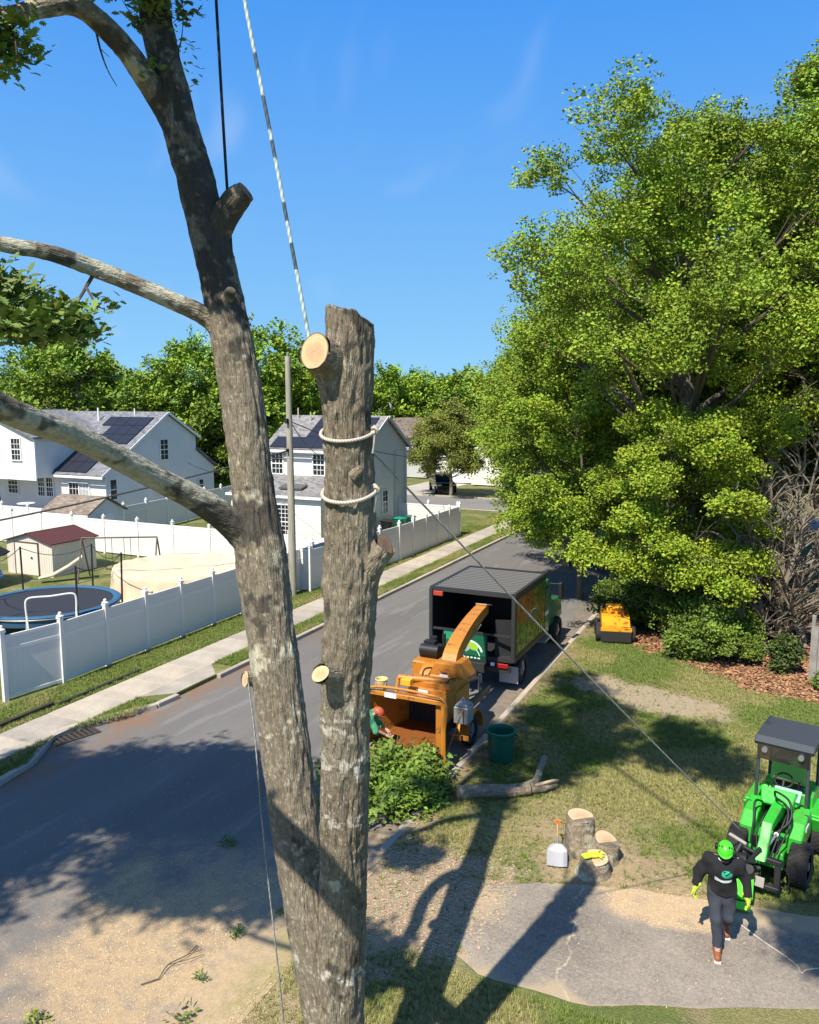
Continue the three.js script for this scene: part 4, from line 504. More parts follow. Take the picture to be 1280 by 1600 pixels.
    for (let j = 0; j < n; j++) for (let i = 0; i < 4; i++) { const a = j * 4 + i, b = j * 4 + (i + 1) % 4; idx.push(a, a + 4, b, b, a + 4, b + 4); } let g = new THREE.BufferGeometry(); g.setAttribute('position', new THREE.Float32BufferAttribute(pos, 3)); g.setIndex(idx); g = g.toNonIndexed(); g.computeVertexNormals(); const om3 = om2.clone(); om3.side = THREE.DoubleSide; const ch = part('discharge_chute', g, om3, o); part('flap', box(0.32, 0.03, 0.5, 0.06, 2.62, -3.3, -0.25), mat([0.45, 0.27, 0.15], 0.7), ch); part('crank', [rod([0.34, 2.0, -0.9], [0.3, 2.3, -2.4], 0.018), rod([0.34, 2.0, -0.9], [0.42, 1.9, -0.8], 0.018)], steel, ch); }
  part('turntable', cyl(0.33, 0.33, 0.08, 0.2, 1.62, -0.42, 0, 0, 0, 20), darkSteel, o); part('warning_sticker', box(0.22, 0.2, 0.006, 0.18, 1.52, -0.085), mat([0.78, 0.78, 0.78], 0.5), o); part('warning_sticker', box(0.3, 0.2, 0.006, -0.12, 1.3, 0.56), mat([0.74, 0.76, 0.8], 0.5), o); part('warning_sticker', box(0.3, 0.12, 0.006, -0.35, t1 + 0.03, z1 + 0.054), mat([0.7, 0.68, 0.7], 0.5), o); part('lever_box', rbox(0.26, 0.16, 0.2, 0.02, -0.38, 1.66, 0.85), mat([0.72, 0.38, 0.02], 0.5), o);
  part('hydraulic_hose', [tube([[-0.2, 1.55, 0.4], [-0.25, 1.75, 0.1], [-0.1, 1.7, -0.2], [0, 1.6, -0.3]], 0.022, 6), tube([[0.35, 1.5, 0.4], [0.5, 1.65, 0.2], [0.48, 1.45, -0.2]], 0.022, 6)], blackM, o);
  part('chassis', [box(0.12, 0.16, 3.2, -0.5, 0.52, -0.9), box(0.12, 0.16, 3.2, 0.5, 0.52, -0.9), box(1.7, 0.12, 0.12, 0, 0.42, 0)], darkSteel, o); part('drawbar', [rod([-0.45, 0.5, -2.3], [0, 0.5, -3.2], 0.06), rod([0.45, 0.5, -2.3], [0, 0.5, -3.2], 0.06)], darkSteel, o); part('jack', cyl(0.05, 0.05, 0.8, 0.18, 0.4, -2.7), steel, o);
  for (const s of [-1, 1]) { wheel(o, s * 0.9, 0.36, 0, 0.36, 0.22, steel); const f = new THREE.CylinderGeometry(0.5, 0.5, 0.28, 18, 1, true, -1.45, 2.9), f2 = f.clone(); f.rotateZ(Math.PI / 2); f.rotateX(Math.PI / 2 * 0); const fm = om2.clone(); fm.side = THREE.DoubleSide; const q = new THREE.TorusGeometry(0.5, 0.03, 6, 20, Math.PI); const arc = []; for (let i = 0; i < 14; i++) { const a = i / 13 * Math.PI; arc.push(box(0.3, 0.025, 0.13, s * 0.92, 0.36 + Math.sin(a) * 0.5, Math.cos(a) * 0.5, Math.PI / 2 - a)); } part('fender', arc, om2, o); }
  part('tool_cage', [rbox(0.35, 0.4, 0.4, 0.02, 0.98, 1.02, 0.62), box(0.3, 0.02, 0.36, 0.98, 1.25, 0.62), rod([0.84, 1.2, 0.8], [0.98, 1.42, 0.62], 0.012), rod([1.12, 1.2, 0.8], [0.98, 1.42, 0.62], 0.012)], mat([0.36, 0.38, 0.39], 0.45, { metalness: 0.4 }), o); part('tail_light_board', [box(0.3, 0.1, 0.05, 1.0, 0.62, 1.1), rod([0.95, 0.3, 1.75], [1.05, 1.2, 0.85], 0.02)], mat([0.25, 0.1, 0.03], 0.5), o); }
{ const b = thing('plastic_bucket', 'small cream plastic bucket on the chipper hopper edge', 'bucket', [-8.15, 1.52, -15.95]); part('body', lathe([[0.0, 0], [0.11, 0], [0.14, 0.28], [0.15, 0.28], [0.145, 0.3], [0.12, 0.29], [0.1, 0.03], [0, 0.03]], 20), mat([0.66, 0.52, 0.22], 0.5), b); part('handle', tube([[-0.14, 0.27, 0], [-0.1, 0.12, 0.13], [0, 0.08, 0.16], [0.1, 0.12, 0.13], [0.14, 0.27, 0]], 0.006, 5), steel, b); }
{ const b = thing('green_barrel', 'dark green plastic tub standing on the lawn by the kerb', 'tub', [-5.5, 0, -16.75]); const g = lathe([[0, 0], [0.26, 0], [0.265, 0.03], [0.305, 0.66], [0.33, 0.67], [0.335, 0.73], [0.315, 0.75], [0.3, 0.74], [0.285, 0.64], [0.245, 0.05], [0, 0.05]], 36); part('body', g, mat([0.003, 0.105, 0.062], 0.42), b); for (const s of [-1, 1]) part('handle', tube([[s * 0.31, 0.64, -0.09], [s * 0.39, 0.63, -0.05], [s * 0.39, 0.63, 0.05], [s * 0.31, 0.64, 0.09]], 0.016, 6), mat([0.003, 0.09, 0.055], 0.45), b); part('rim', place(new THREE.TorusGeometry(0.322, 0.018, 8, 40), 0, 0.735, 0, Math.PI / 2), mat([0.006, 0.15, 0.095], 0.4), b); }
// ---------------------------------------------------------------- stump grinder by the woods
{ const o = thing('stump_grinder', 'yellow stump grinder parked at the edge of the woods', 'stump grinder', [-5.0, 0, -27.6], 0.25); const ym = new THREE.MeshStandardMaterial({ roughness: 0.45, map: tex(128, 128, (u, v) => mix3([0.72, 0.33, 0.012], [0.28, 0.1, 0.03], step(0.52, 0.75, fbmT(u * 9, v * 9, 9, 9, 4, 430)))) });
  part('body', [prism([[-0.75, 0.3], [0.75, 0.3], [0.75, 0.62], [0.3, 0.85], [-0.75, 0.9]], 0.95, 0.04).rotateY(-Math.PI / 2)], ym, o); part('engine_cover', rbox(0.6, 0.26, 0.55, 0.05, 0, 0.98, -0.3), ym, o); part('chip_guard', box(1.0, 0.36, 0.04, 0, 0.28, 0.82), rubber, o); part('front_plate', box(1.02, 0.12, 0.08, 0, 0.52, 0.8), ym, o); part('handle_bar', tube([[-0.35, 0.85, -0.5], [-0.35, 1.1, -0.7], [0.35, 1.1, -0.7], [0.35, 0.85, -0.5]], 0.025, 6), blackM, o); part('exhaust', cyl(0.06, 0.06, 0.25, 0.25, 0.95, 0.2), mat([0.25, 0.08, 0.03], 0.6), o); for (const s of [-1, 1]) for (const z of [-0.45, 0.45]) wheel(o, s * 0.56, 0.28, z, 0.28, 0.2, darkSteel); }
{ const o = thing('board_fence', 'grey weathered board fence at the edge of the woods', 'fence', [1.05, 0, -25.7], -0.35), R = rng(51), wm = [0, 1, 2].map(k => new THREE.MeshStandardMaterial({ roughness: 0.95, map: tex(64, 256, (u, v) => { const a = 0.55 + 0.8 * fbmT(u * 10, v * 4, 10, 4, 4, 440 + k * 5); return [0.27 * a, 0.255 * a, 0.23 * a]; }) })), bg = plain(rbox(0.14, 1.65, 0.022, 0.006, 0, 0.85, 0)); for (let i = 0; i < 34; i++) same('board', bg, wm[Math.floor(R() * 3)], o, 0.1 + i * 0.152, 0.05 * R() - 0.03, 0.02 * R() - 0.01, 0.04 * (R() - 0.5)); for (const y of [0.4, 1.35]) part('rail', box(5.3, 0.09, 0.04, 2.7, y, -0.05), wm[1], o); for (const x of [0, 2.4, 4.8]) part('post', rbox(0.1, 1.95, 0.1, 0.01, x, 0.97, -0.1), wm[0], o); }
// ---------------------------------------------------------------- compact loader (front looks to local +z)
{ const o = thing('compact_loader', 'bright green compact wheel loader with a dark canopy', 'loader', [0.28, 0, -15.05], -0.2);
  const dust = tex(256, 256, (u, v) => { const a = fbmT(u * 5, v * 5, 5, 5, 5, 450), b = fbmT(u * 40, v * 40, 40, 40, 2, 456); return mix3([0.03, 0.46, 0.035], [0.12, 0.21, 0.06], 0.75 * step(0.45, 0.75, a * 0.6 + b * 0.4)); }), gm = new THREE.MeshPhysicalMaterial({ map: dust, roughness: 0.42, clearcoat: 0.3, clearcoatRoughness: 0.3 }), gm2 = mat([0.10, 0.55, 0.10], 0.5), lime = mat([0.24, 0.50, 0.10], 0.8), can = mat([0.045, 0.055, 0.066], 0.55), grey = mat([0.14, 0.14, 0.145], 0.6);
  for (const s of [-1, 1]) { wheel(o, s * 0.5, 0.37, 0.62, 0.37, 0.32, steel, 'wheel', 26); wheel(o, s * 0.5, 0.37, -0.72, 0.37, 0.32, steel, 'wheel', 26); }
  part('front_chassis', [rbox(0.58, 0.32, 0.75, 0.04, 0, 0.46, 0.55)], gm, o); part('rear_chassis', [rbox(0.66, 0.5, 1.05, 0.05, 0, 0.58, -0.75), rbox(0.9, 0.3, 0.7, 0.06, 0, 0.92, -0.95)], gm, o); part('centre_joint', [cyl(0.09, 0.09, 0.5, 0, 0.45, 0.08), box(0.4, 0.12, 0.3, 0, 0.4, 0.05)], darkSteel, o);
  for (const s of [-1, 1]) { const f = prism([[-0.42, 0.55], [0.42, 0.5], [0.45, 0.8], [0.2, 0.98], [-0.3, 1.05], [-0.45, 0.85]], 0.26, 0.04); f.rotateY(-Math.PI / 2); part('front_fender', f.translate(s * 0.38, 0, 0.2), gm, o); part('rear_fender', [rbox(0.34, 0.06, 0.75, 0.02, s * 0.5, 0.8, -0.74), rbox(0.34, 0.3, 0.05, 0.02, s * 0.5, 0.67, -0.35, 0.4)], gm, o); part('round_badge', cyl(0.06, 0.06, 0.02, s * 0.47, 0.99, 0.15, 0.6), darkSteel, o); }
  part('dashboard', [prism([[-0.25, 0], [0.25, 0], [0.3, 0.3], [-0.3, 0.3]], 0.6, 0.03).rotateX(-0.5).translate(0, 0.98, 0.02), rbox(0.62, 0.16, 0.4, 0.05, 0, 1.1, -0.12, -0.3)], gm, o); part('console_top', rbox(0.45, 0.05, 0.24, 0.02, 0.12, 1.26, 0.0, 0.55), mat([0.3, 0.6, 0.42], 0.3), o);
  { const w = part('steering_wheel', place(new THREE.TorusGeometry(0.15, 0.018, 8, 30), 0, 1.38, -0.28, -1.0), blackM, o); part('spoke', [box(0.28, 0.025, 0.02, 0, 1.38, -0.28, -1.0), rod([0, 1.37, -0.28], [0, 1.15, -0.1], 0.025)], blackM, w); }
  part('seat', [rbox(0.5, 0.14, 0.45, 0.05, 0, 1.08, -0.68), rbox(0.5, 0.55, 0.13, 0.05, 0, 1.38, -0.95, -0.15)], blackM, o); part('jacket', (() => { const g = new RoundedBoxGeometry(0.66, 0.5, 0.22, 8, 0.08), p = g.attributes.position; for (let i = 0; i < p.count; i++) { const x = p.getX(i), y = p.getY(i), z = p.getZ(i), k = n3(x * 9 + 4, y * 9, z * 9) - 0.5; p.setXYZ(i, x * (1 + 0.25 * k), y + 0.05 * k - 0.18 * Math.abs(x) * Math.abs(x) * 2, z + 0.09 * k); } g.computeVertexNormals(); return g.translate(0, 1.42, -0.8); })(), lime, o);
  for (const [x, z] of [[-0.42, -0.1], [0.42, -0.1], [-0.42, -1.15], [0.42, -1.15]]) part('canopy_post', rod([x, 0.85, z], [x * 0.98, 2.05, z - 0.02], 0.03, 8), can, o);
  { const g = prism([[-0.62, -0.05], [0.58, -0.05], [0.62, 0.02], [0.5, 0.1], [-0.5, 0.12], [-0.64, 0.02]], 1.0, 0.03); g.rotateY(-Math.PI / 2); part('canopy_roof', g.translate(0, 2.08, -0.66), can, o); part('canopy_visor', box(0.86, 0.28, 0.012, 0, 1.92, -0.06, 0.1), new THREE.MeshPhysicalMaterial({ color: lin(0.30, 0.29, 0.27), roughness: 0.06, transmission: 0.92, thickness: 0 }), o); }
  part('lift_arm', [(() => { const g = prism([[-0.85, 0.0], [-0.55, 0.16], [0.35, 0.14], [0.75, -0.35], [0.62, -0.42], [0.25, -0.02], [-0.85, -0.12]], 0.17, 0.02); g.rotateY(-Math.PI / 2); return g.translate(0.04, 1.05, 0.75); })()], gm, o); part('lift_cylinder', [rod([0.16, 0.6, 0.4], [0.16, 0.95, 0.95], 0.04), rod([0.16, 0.95, 0.95], [0.1, 0.85, 1.25], 0.022)], steel, o);
  part('hose', [tube([[-0.05, 1.25, 0.15], [0.0, 1.42, 0.35], [0.25, 1.38, 0.5], [0.32, 1.15, 0.7], [0.15, 0.95, 0.9]], 0.02, 6, 40), tube([[-0.02, 1.2, 0.2], [0.05, 1.32, 0.4], [0.22, 1.28, 0.52], [0.27, 1.08, 0.75], [0.1, 0.88, 0.95]], 0.02, 6, 40), tube([[-0.2, 1.1, 0.2], [-0.3, 1.2, 0.45], [-0.25, 0.95, 0.75], [-0.2, 0.75, 1.1]], 0.02, 6, 40), tube([[0.2, 0.5, 1.0], [0.42, 0.42, 1.15], [0.42, 0.18, 1.2], [0.24, 0.2, 1.15]], 0.018, 6, 30)], blackM, o);
  part('hose', [[-0.12, 0], [-0.06, 0.03], [0.22, 0.06], [0.3, 0.0]].map(([x, d]) => tube([[x, 1.0, 0.42], [x + 0.03, 1.12 + d, 0.62], [x - 0.02, 0.9 + d, 0.92], [x * 0.6, 0.62, 1.22]], 0.014, 6, 30)), blackM, o); part('front_grille', [rbox(0.42, 0.22, 0.03, 0.01, 0, 0.72, 0.93), ...[0, 1, 2, 3].map(i => box(0.38, 0.012, 0.02, 0, 0.65 + i * 0.045, 0.95))], blackM, o); part('control_lever', [rod([0.24, 1.2, -0.3], [0.26, 1.42, -0.26], 0.014), place(new THREE.SphereGeometry(0.03, 10, 8), 0.26, 1.44, -0.26), rod([-0.26, 1.15, -0.35], [-0.3, 1.36, -0.3], 0.012)], blackM, o); part('decal', [box(0.012, 0.07, 0.3, 0.516, 0.86, 0.2), box(0.012, 0.07, 0.3, -0.516, 0.86, 0.2)], mat([0.6, 0.62, 0.58], 0.5), o); part('floor_mat', rbox(0.62, 0.05, 0.5, 0.02, 0, 0.84, -0.35), blackM, o);
  part('quick_coupler', [rbox(0.75, 0.1, 0.1, 0.02, -0.02, 0.66, 1.32), rbox(0.1, 0.5, 0.08, 0.02, -0.33, 0.42, 1.33), rbox(0.1, 0.5, 0.08, 0.02, 0.29, 0.42, 1.33), rbox(0.72, 0.08, 0.1, 0.02, -0.02, 0.2, 1.34)], darkSteel, o);
  const gr = []; const R = rng(61); for (let i = 0; i < 9; i++) gr.push(rod([-0.5 + R() * 0.35, 0.35 + R() * 0.5, 1.35 + R() * 0.25], [-0.45 + R() * 0.55, 0.4 + R() * 0.5, 1.3 + R() * 0.4], 0.028 + 0.02 * R(), 8)); gr.push(cyl(0.13, 0.13, 0.28, -0.3, 0.6, 1.5, 0, 0, Math.PI / 2), cyl(0.09, 0.09, 0.3, -0.1, 0.45, 1.55, 0.6)); part('winch', gr, blackM, o); part('winch_bracket', [rbox(0.34, 0.16, 0.05, 0.01, -0.05, 0.3, 1.44, -0.3), rod([-0.5, 0.9, 1.3], [-0.2, 0.86, 1.4], 0.03)], mat([0.32, 0.3, 0.28], 0.5), o);
  part('chip_scoop', (() => { const g = prism([[-0.34, -0.2], [0.26, -0.26], [0.36, 0.12], [0.1, 0.32], [-0.3, 0.2]], 0.1, 0.02); g.rotateX(-1.05); g.rotateY(0.5); return g.translate(-0.3, 0.3, 1.75); })(), mat([0.09, 0.60, 0.03], 0.5), o); part('scoop_lip', rbox(0.5, 0.12, 0.2, 0.03, -0.22, 0.1, 1.98, -0.5, 0.5), mat([0.09, 0.60, 0.03], 0.5), o); part('front_light', [cyl(0.05, 0.05, 0.05, 0.3, 1.98, -0.02, Math.PI / 2), cyl(0.05, 0.05, 0.05, -0.3, 1.98, -0.02, Math.PI / 2)], steel, o); }
// ---------------------------------------------------------------- figures
function figure(J, seedK) {                                        // J: joints; returns distance fields of body, top, trousers
  const B = (a, b, ra, rb) => (x, y, z) => bone(x, y, z, a, b, ra, rb);
  const uni = (fs, k) => (x, y, z) => { let d = fs[0](x, y, z); for (let i = 1; i < fs.length; i++) d = smin(d, fs[i](x, y, z), k); return d; };
  const off = (f, t, w, fr) => (x, y, z) => f(x, y, z) - t - w * (n3(x * fr + seedK, y * fr * 0.7, z * fr) - 0.5);
  const torso = uni([B(J.pelL, J.pelR, 0.105, 0.105), B(J.pel, J.belly, 0.12, 0.125), B(J.belly, J.chest, 0.125, 0.13), B(J.chL, J.chR, 0.115, 0.115), B(J.shL, J.shR, 0.07, 0.07)], 0.09);
  const armL = uni([B(J.shL, J.elL, 0.056, 0.044), B(J.elL, J.wrL, 0.043, 0.031)], 0.03), armR = uni([B(J.shR, J.elR, 0.056, 0.044), B(J.elR, J.wrR, 0.043, 0.031)], 0.03);
  const leg = s => uni([B(J['hip' + s], J['kn' + s], 0.088, 0.058), B(J['kn' + s], J['an' + s], 0.057, 0.04)], 0.04), legL = leg('L'), legR = leg('R');
  const foot = s => B(J['an' + s], J['toe' + s], 0.045, 0.038);
  const neck = B(J.neck, J.head, 0.056, 0.058), hd = J.head;
  const skull = (x, y, z) => { const X = (x - hd[0]) / 0.078, Y = (y - hd[1]) / 0.112, Z = (z - hd[2]) / 0.098; return (Math.sqrt(X * X + Y * Y + Z * Z) - 1) * 0.085; };
  const f = J.face, face = uni([skull, (x, y, z) => bone(x, y, z, [hd[0] + f[0] * 0.045, hd[1] - 0.07, hd[2] + f[2] * 0.045], [hd[0] + f[0] * 0.06, hd[1] - 0.085, hd[2] + f[2] * 0.06], 0.045, 0.03), (x, y, z) => bone(x, y, z, [hd[0] + f[0] * 0.088, hd[1] + 0.0, hd[2] + f[2] * 0.088], [hd[0] + f[0] * 0.108, hd[1] - 0.028, hd[2] + f[2] * 0.108], 0.011, 0.014), (x, y, z) => bone(x, y, z, [hd[0] - f[2] * 0.076, hd[1] + 0.01, hd[2] + f[0] * 0.076], [hd[0] - f[2] * 0.08, hd[1] - 0.025, hd[2] + f[0] * 0.08], 0.014, 0.011), (x, y, z) => bone(x, y, z, [hd[0] + f[2] * 0.076, hd[1] + 0.01, hd[2] - f[0] * 0.076], [hd[0] + f[2] * 0.08, hd[1] - 0.025, hd[2] - f[0] * 0.08], 0.014, 0.011)], 0.02);
  const body = uni([torso, armL, armR, legL, legR, foot('L'), foot('R'), neck, face], 0.025);
  const top = off(uni([torso, armL, armR], 0.05), 0.03, 0.045, 11), pants = off(uni([legL, legR, B(J.pelL, J.pelR, 0.105, 0.105)], 0.05), 0.026, 0.04, 11);
  return { body, top, pants, foot, B, uni };
}
function bounds(J, pad) { const lo = [9, 9, 9], hi = [-9, -9, -9]; for (const k in J) if (k !== 'face') for (let i = 0; i < 3; i++) { lo[i] = Math.min(lo[i], J[k][i] - pad); hi[i] = Math.max(hi[i], J[k][i] + pad); } return [lo, hi]; }
const skin = mat([0.42, 0.24, 0.17], 0.55);
function handOf(J, s, dir, side, curl, uni, B) {                   // palm, four fingers and a thumb at the wrist
  const w = V(...J['wr' + s]), d = V(...dir).normalize(), sd = V(...side).normalize(), nrm = d.clone().cross(sd).normalize(), at = (a, b, c) => { const p = w.clone().addScaledVector(d, a).addScaledVector(sd, b).addScaledVector(nrm, c); return [p.x, p.y, p.z]; };
  const fs = [B(at(0, 0, 0), at(0.03, 0, 0), 0.034, 0.034), B(at(0.035, -0.02, 0), at(0.085, -0.028, 0), 0.023, 0.019), B(at(0.035, 0.02, 0), at(0.085, 0.026, 0), 0.023, 0.019), B(at(0.04, 0, 0), at(0.09, 0, 0), 0.024, 0.02)];
  const fing = [[-0.033, 0.06], [-0.012, 0.078], [0.011, 0.074], [0.033, 0.066]].map(([b, l]) => uni([B(at(0.088, b, 0), at(0.088 + l * 0.5, b * 1.12, curl * 0.35 * l), 0.0105, 0.0098), B(at(0.088 + l * 0.5, b * 1.12, curl * 0.35 * l), at(0.088 + l * 0.85, b * 1.15, curl * 1.1 * l), 0.0098, 0.0085)], 0.006));
  const th = uni([B(at(0.03, 0.032, 0.008), at(0.06, 0.062, 0.016), 0.015, 0.012), B(at(0.06, 0.062, 0.016), at(0.095, 0.072, 0.026), 0.012, 0.0095)], 0.008);
  const f = uni([uni(fs, 0.025), ...fing, th], 0.007), c = at(0.07, 0, 0); return nets(f, [c[0] - 0.13, c[1] - 0.13, c[2] - 0.13], [c[0] + 0.13, c[1] + 0.13, c[2] + 0.13], 0.0045);
}
{ // the walking groundsman: looks and walks to +z; his right side is at -x
  const J = { pel: [0, 0.93, -0.06], pelL: [0.07, 0.92, -0.07], pelR: [-0.07, 0.92, -0.05], belly: [0, 1.1, -0.05], chest: [0, 1.27, 0.0], chL: [0.085, 1.3, 0.0], chR: [-0.085, 1.3, 0.01], shL: [0.195, 1.405, -0.01], shR: [-0.195, 1.405, 0.02], elL: [0.315, 1.14, -0.03], elR: [-0.325, 1.15, 0.0], wrL: [0.365, 0.905, 0.06], wrR: [-0.375, 0.915, 0.07],
    neck: [0.0, 1.45, 0.03], head: [0.02, 1.585, 0.085], hipL: [0.095, 0.9, -0.07], hipR: [-0.095, 0.9, -0.04], knL: [0.11, 0.50, 0.0], knR: [-0.06, 0.52, 0.13], anL: [0.10, 0.2, -0.36], anR: [-0.02, 0.095, 0.17], toeL: [0.11, 0.06, -0.25], toeR: [-0.005, 0.04, 0.34], face: [0.1, 0, 0.99] };
  const F = figure(J, 5), [lo, hi] = bounds(J, 0.17), o = thing('person', 'person in a black sweatshirt and bright green helmet walking on the driveway', 'person', [-0.47, 0.006, -12.08], 0.04);
  part('body', nets(F.body, lo, hi, 0.012), skin, o);
  const cloth = mat([0.011, 0.011, 0.013], 0.95); part('sweatshirt', nets((x, y, z) => Math.max(F.top(x, y, z), 0.86 - y - (Math.abs(x) > 0.24 ? 1 : 0), y - 1.475 - 0.15 * z, 0.085 - Math.hypot(x - J.wrL[0], y - J.wrL[1] + 0.02, z - J.wrL[2]), 0.085 - Math.hypot(x - J.wrR[0], y - J.wrR[1] + 0.02, z - J.wrR[2])), lo, hi, 0.012), cloth, o);
  part('sweatshirt_hem', nets((x, y, z) => Math.max(F.B([-0.07, 0.92, -0.06], [0.07, 0.92, -0.06], 0.14, 0.14)(x, y, z), Math.abs(y - 0.885) - 0.03), [-0.3, 0.82, -0.3], [0.3, 0.96, 0.2], 0.011), cloth, o);
  part('jeans', nets((x, y, z) => Math.max(F.pants(x, y, z), 0.13 - y, y - 1.0), lo, hi, 0.012), mat([0.035, 0.040, 0.056], 0.9), o);
  const brown = mat([0.26, 0.085, 0.03], 0.6), sole = mat([0.55, 0.48, 0.4], 0.7);
  for (const s of ['L', 'R']) { const a = J['an' + s], t = J['toe' + s]; const b = part('boot', nets(F.uni([F.B([a[0], a[1] + 0.06, a[2]], [a[0], a[1] - 0.01, a[2]], 0.062, 0.058), F.B([a[0], a[1] - 0.015, a[2] - 0.02], t, 0.058, 0.05)], 0.04), [Math.min(a[0], t[0]) - 0.1, Math.min(a[1], t[1]) - 0.1, Math.min(a[2], t[2]) - 0.14], [Math.max(a[0], t[0]) + 0.1, a[1] + 0.16, Math.max(a[2], t[2]) + 0.1], 0.01), brown, o);
    const d = V(t[0] - a[0], 0, t[2] - a[2]).normalize(), pitch = Math.atan2(a[1] - t[1] - 0.035, Math.hypot(t[0] - a[0], t[2] - a[2])), g = rbox(0.1, 0.028, 0.31, 0.013); g.rotateX(pitch); g.rotateY(Math.atan2(d.x, d.z)); part('sole', g.translate((a[0] + t[0]) / 2 + d.x * 0.01, (a[1] + t[1]) / 2 - 0.058, (a[2] + t[2]) / 2 + d.z * 0.005), sole, b); part('lace', (() => { const gs = []; for (let i = 0; i < 4; i++) { const k = 0.25 + i * 0.13; gs.push(rod([mix(a[0], t[0], k) - 0.03, mix(a[1], t[1], k) + 0.052, mix(a[2], t[2], k)], [mix(a[0], t[0], k) + 0.03, mix(a[1], t[1], k) + 0.054, mix(a[2], t[2], k)], 0.006, 5)); } return gs; })(), sole, b); }
  const glove = mat([0.42, 0.56, 0.04], 0.75); for (const [s, dir, side] of [['L', [0.1, -1, 0.12], [0.15, 0.1, 1]], ['R', [-0.1, -1, 0.12], [-0.15, 0.1, 1]]]) { const w = J['wr' + s]; const g = part('glove', handOf(J, s, dir, side, s === 'L' ? 0.6 : -0.6, F.uni, F.B), glove, o); part('cuff', nets(F.B([w[0] - dir[0] * 0.5, w[1] + 0.06, w[2] - 0.015], [w[0], w[1] - 0.012, w[2] + 0.004], 0.044, 0.04), [w[0] - 0.09, w[1] - 0.09, w[2] - 0.09], [w[0] + 0.09, w[1] + 0.12, w[2] + 0.09], 0.008), glove, g); }
  const hd = J.head, hm = new THREE.MeshPhysicalMaterial({ color: lin(0.07, 0.62, 0.02), roughness: 0.35, clearcoat: 0.4 });
  { const hel = sub('helmet', o, hd[0], hd[1] + 0.045, hd[2]); hel.rotation.x = 0.3; part('shell', nets((x, y, z) => { const e = (Math.hypot(x / 0.112, Math.max(y, -0.2) / 0.118, z / 0.142) - 1) * 0.12; return Math.max(e, -0.012 - y, -(Math.hypot(x / 0.1, y / 0.105, z / 0.13) - 1) * 0.11); }, [-0.16, -0.06, -0.18], [0.16, 0.16, 0.18], 0.008), hm, hel); part('brim', nets((x, y, z) => Math.max((Math.hypot(x / 0.112, z / 0.178) - 1) * 0.12, Math.abs(y + 0.012) - 0.007, 0.03 - z), [-0.16, -0.05, 0], [0.16, 0.04, 0.21], 0.007), hm, hel); part('vent', [rbox(0.02, 0.02, 0.05, 0.006, -0.05, 0.1, 0.055, -0.5), rbox(0.02, 0.02, 0.05, 0.006, 0.05, 0.1, 0.055, -0.5), rbox(0.016, 0.02, 0.04, 0.006, -0.082, 0.07, 0.03, -0.3), rbox(0.016, 0.02, 0.04, 0.006, 0.082, 0.07, 0.03, -0.3)], blackM, hel); for (const s of [-1, 1]) part('ear_defender', rbox(0.05, 0.09, 0.075, 0.022, s * 0.125, s < 0 ? 0.02 : -0.05, -0.01), blackM, hel); part('chin_strap', [tube([[-0.1, -0.01, 0.03], [-0.085, -0.1, 0.045], [0, -0.15, 0.06], [0.085, -0.1, 0.045], [0.1, -0.01, 0.03]], 0.006, 5)], blackM, hel); }
  part('sunglasses', [rbox(0.062, 0.036, 0.014, 0.006, hd[0] - 0.025, hd[1] + 0.012, hd[2] + 0.094), rbox(0.062, 0.036, 0.014, 0.006, hd[0] + 0.043, hd[1] + 0.012, hd[2] + 0.09)], blackM, o); part('beard', nets((x, y, z) => (Math.hypot((x - hd[0] - 0.006) / 0.062, (y - hd[1] + 0.085) / 0.05, (z - hd[2] - 0.06) / 0.055) - 1) * 0.055, [hd[0] - 0.1, hd[1] - 0.17, hd[2] - 0.03], [hd[0] + 0.1, hd[1] + 0.0, hd[2] + 0.15], 0.009), mat([0.05, 0.03, 0.022], 0.9), o); part('mouth', rbox(0.042, 0.01, 0.012, 0.004, hd[0] + 0.009, hd[1] - 0.056, hd[2] + 0.112), mat([0.3, 0.1, 0.08], 0.5), o);
  part('neck_band', tube([[-0.075, 1.47, 0.05], [-0.06, 1.465, 0.1], [0, 1.45, 0.125], [0.06, 1.465, 0.1], [0.075, 1.47, 0.05]], 0.012, 6), mat([0.5, 0.5, 0.52], 0.6), o);
  // chest print laid on the cloth
  const patch = (inside, x0, x1, y0, y1, n) => { const pos = []; const P = (x, y) => { let z = 0.4; for (let k = 0; k < 60; k++) { const d = F.top(x, y, z); if (d < 0.001) break; z -= Math.max(0.0015, d * 0.7); } return [x, y, z + 0.006]; }; const dx = (x1 - x0) / n, dy = (y1 - y0) / n; for (let i = 0; i < n; i++) for (let j = 0; j < n; j++) { const x = x0 + i * dx, y = y0 + j * dy; if (!inside(x + dx / 2, y + dy / 2)) continue; const a = P(x, y), b = P(x + dx, y), c = P(x + dx, y + dy), d = P(x, y + dy); pos.push(...a, ...b, ...c, ...a, ...c, ...d); } const g = new THREE.BufferGeometry(); g.setAttribute('position', new THREE.Float32BufferAttribute(pos, 3)); g.computeVertexNormals(); return g; };
  part('chest_print', patch((x, y) => Math.hypot((x - 0.06) / 0.075, (y - 1.28) / 0.062) < 1 && !(Math.abs(x - 0.06 - (y - 1.28)) < 0.012 && y > 1.26) && Math.hypot(x - 0.025, y - 1.315) > 0.014, -0.05, 0.16, 1.2, 1.36, 40), mat([0.02, 0.36, 0.22], 0.7), o);
  part('chest_print', patch((x, y) => { const d = y - (1.155 + 0.9 * (x - 0.02) * (x - 0.02) * 2); return Math.abs(d) < 0.022 + (x < -0.06 ? 0.012 : 0) && x > -0.11 && x < 0.13; }, -0.14, 0.15, 1.1, 1.24, 44), mat([0.72, 0.76, 0.74], 0.7), o);
}
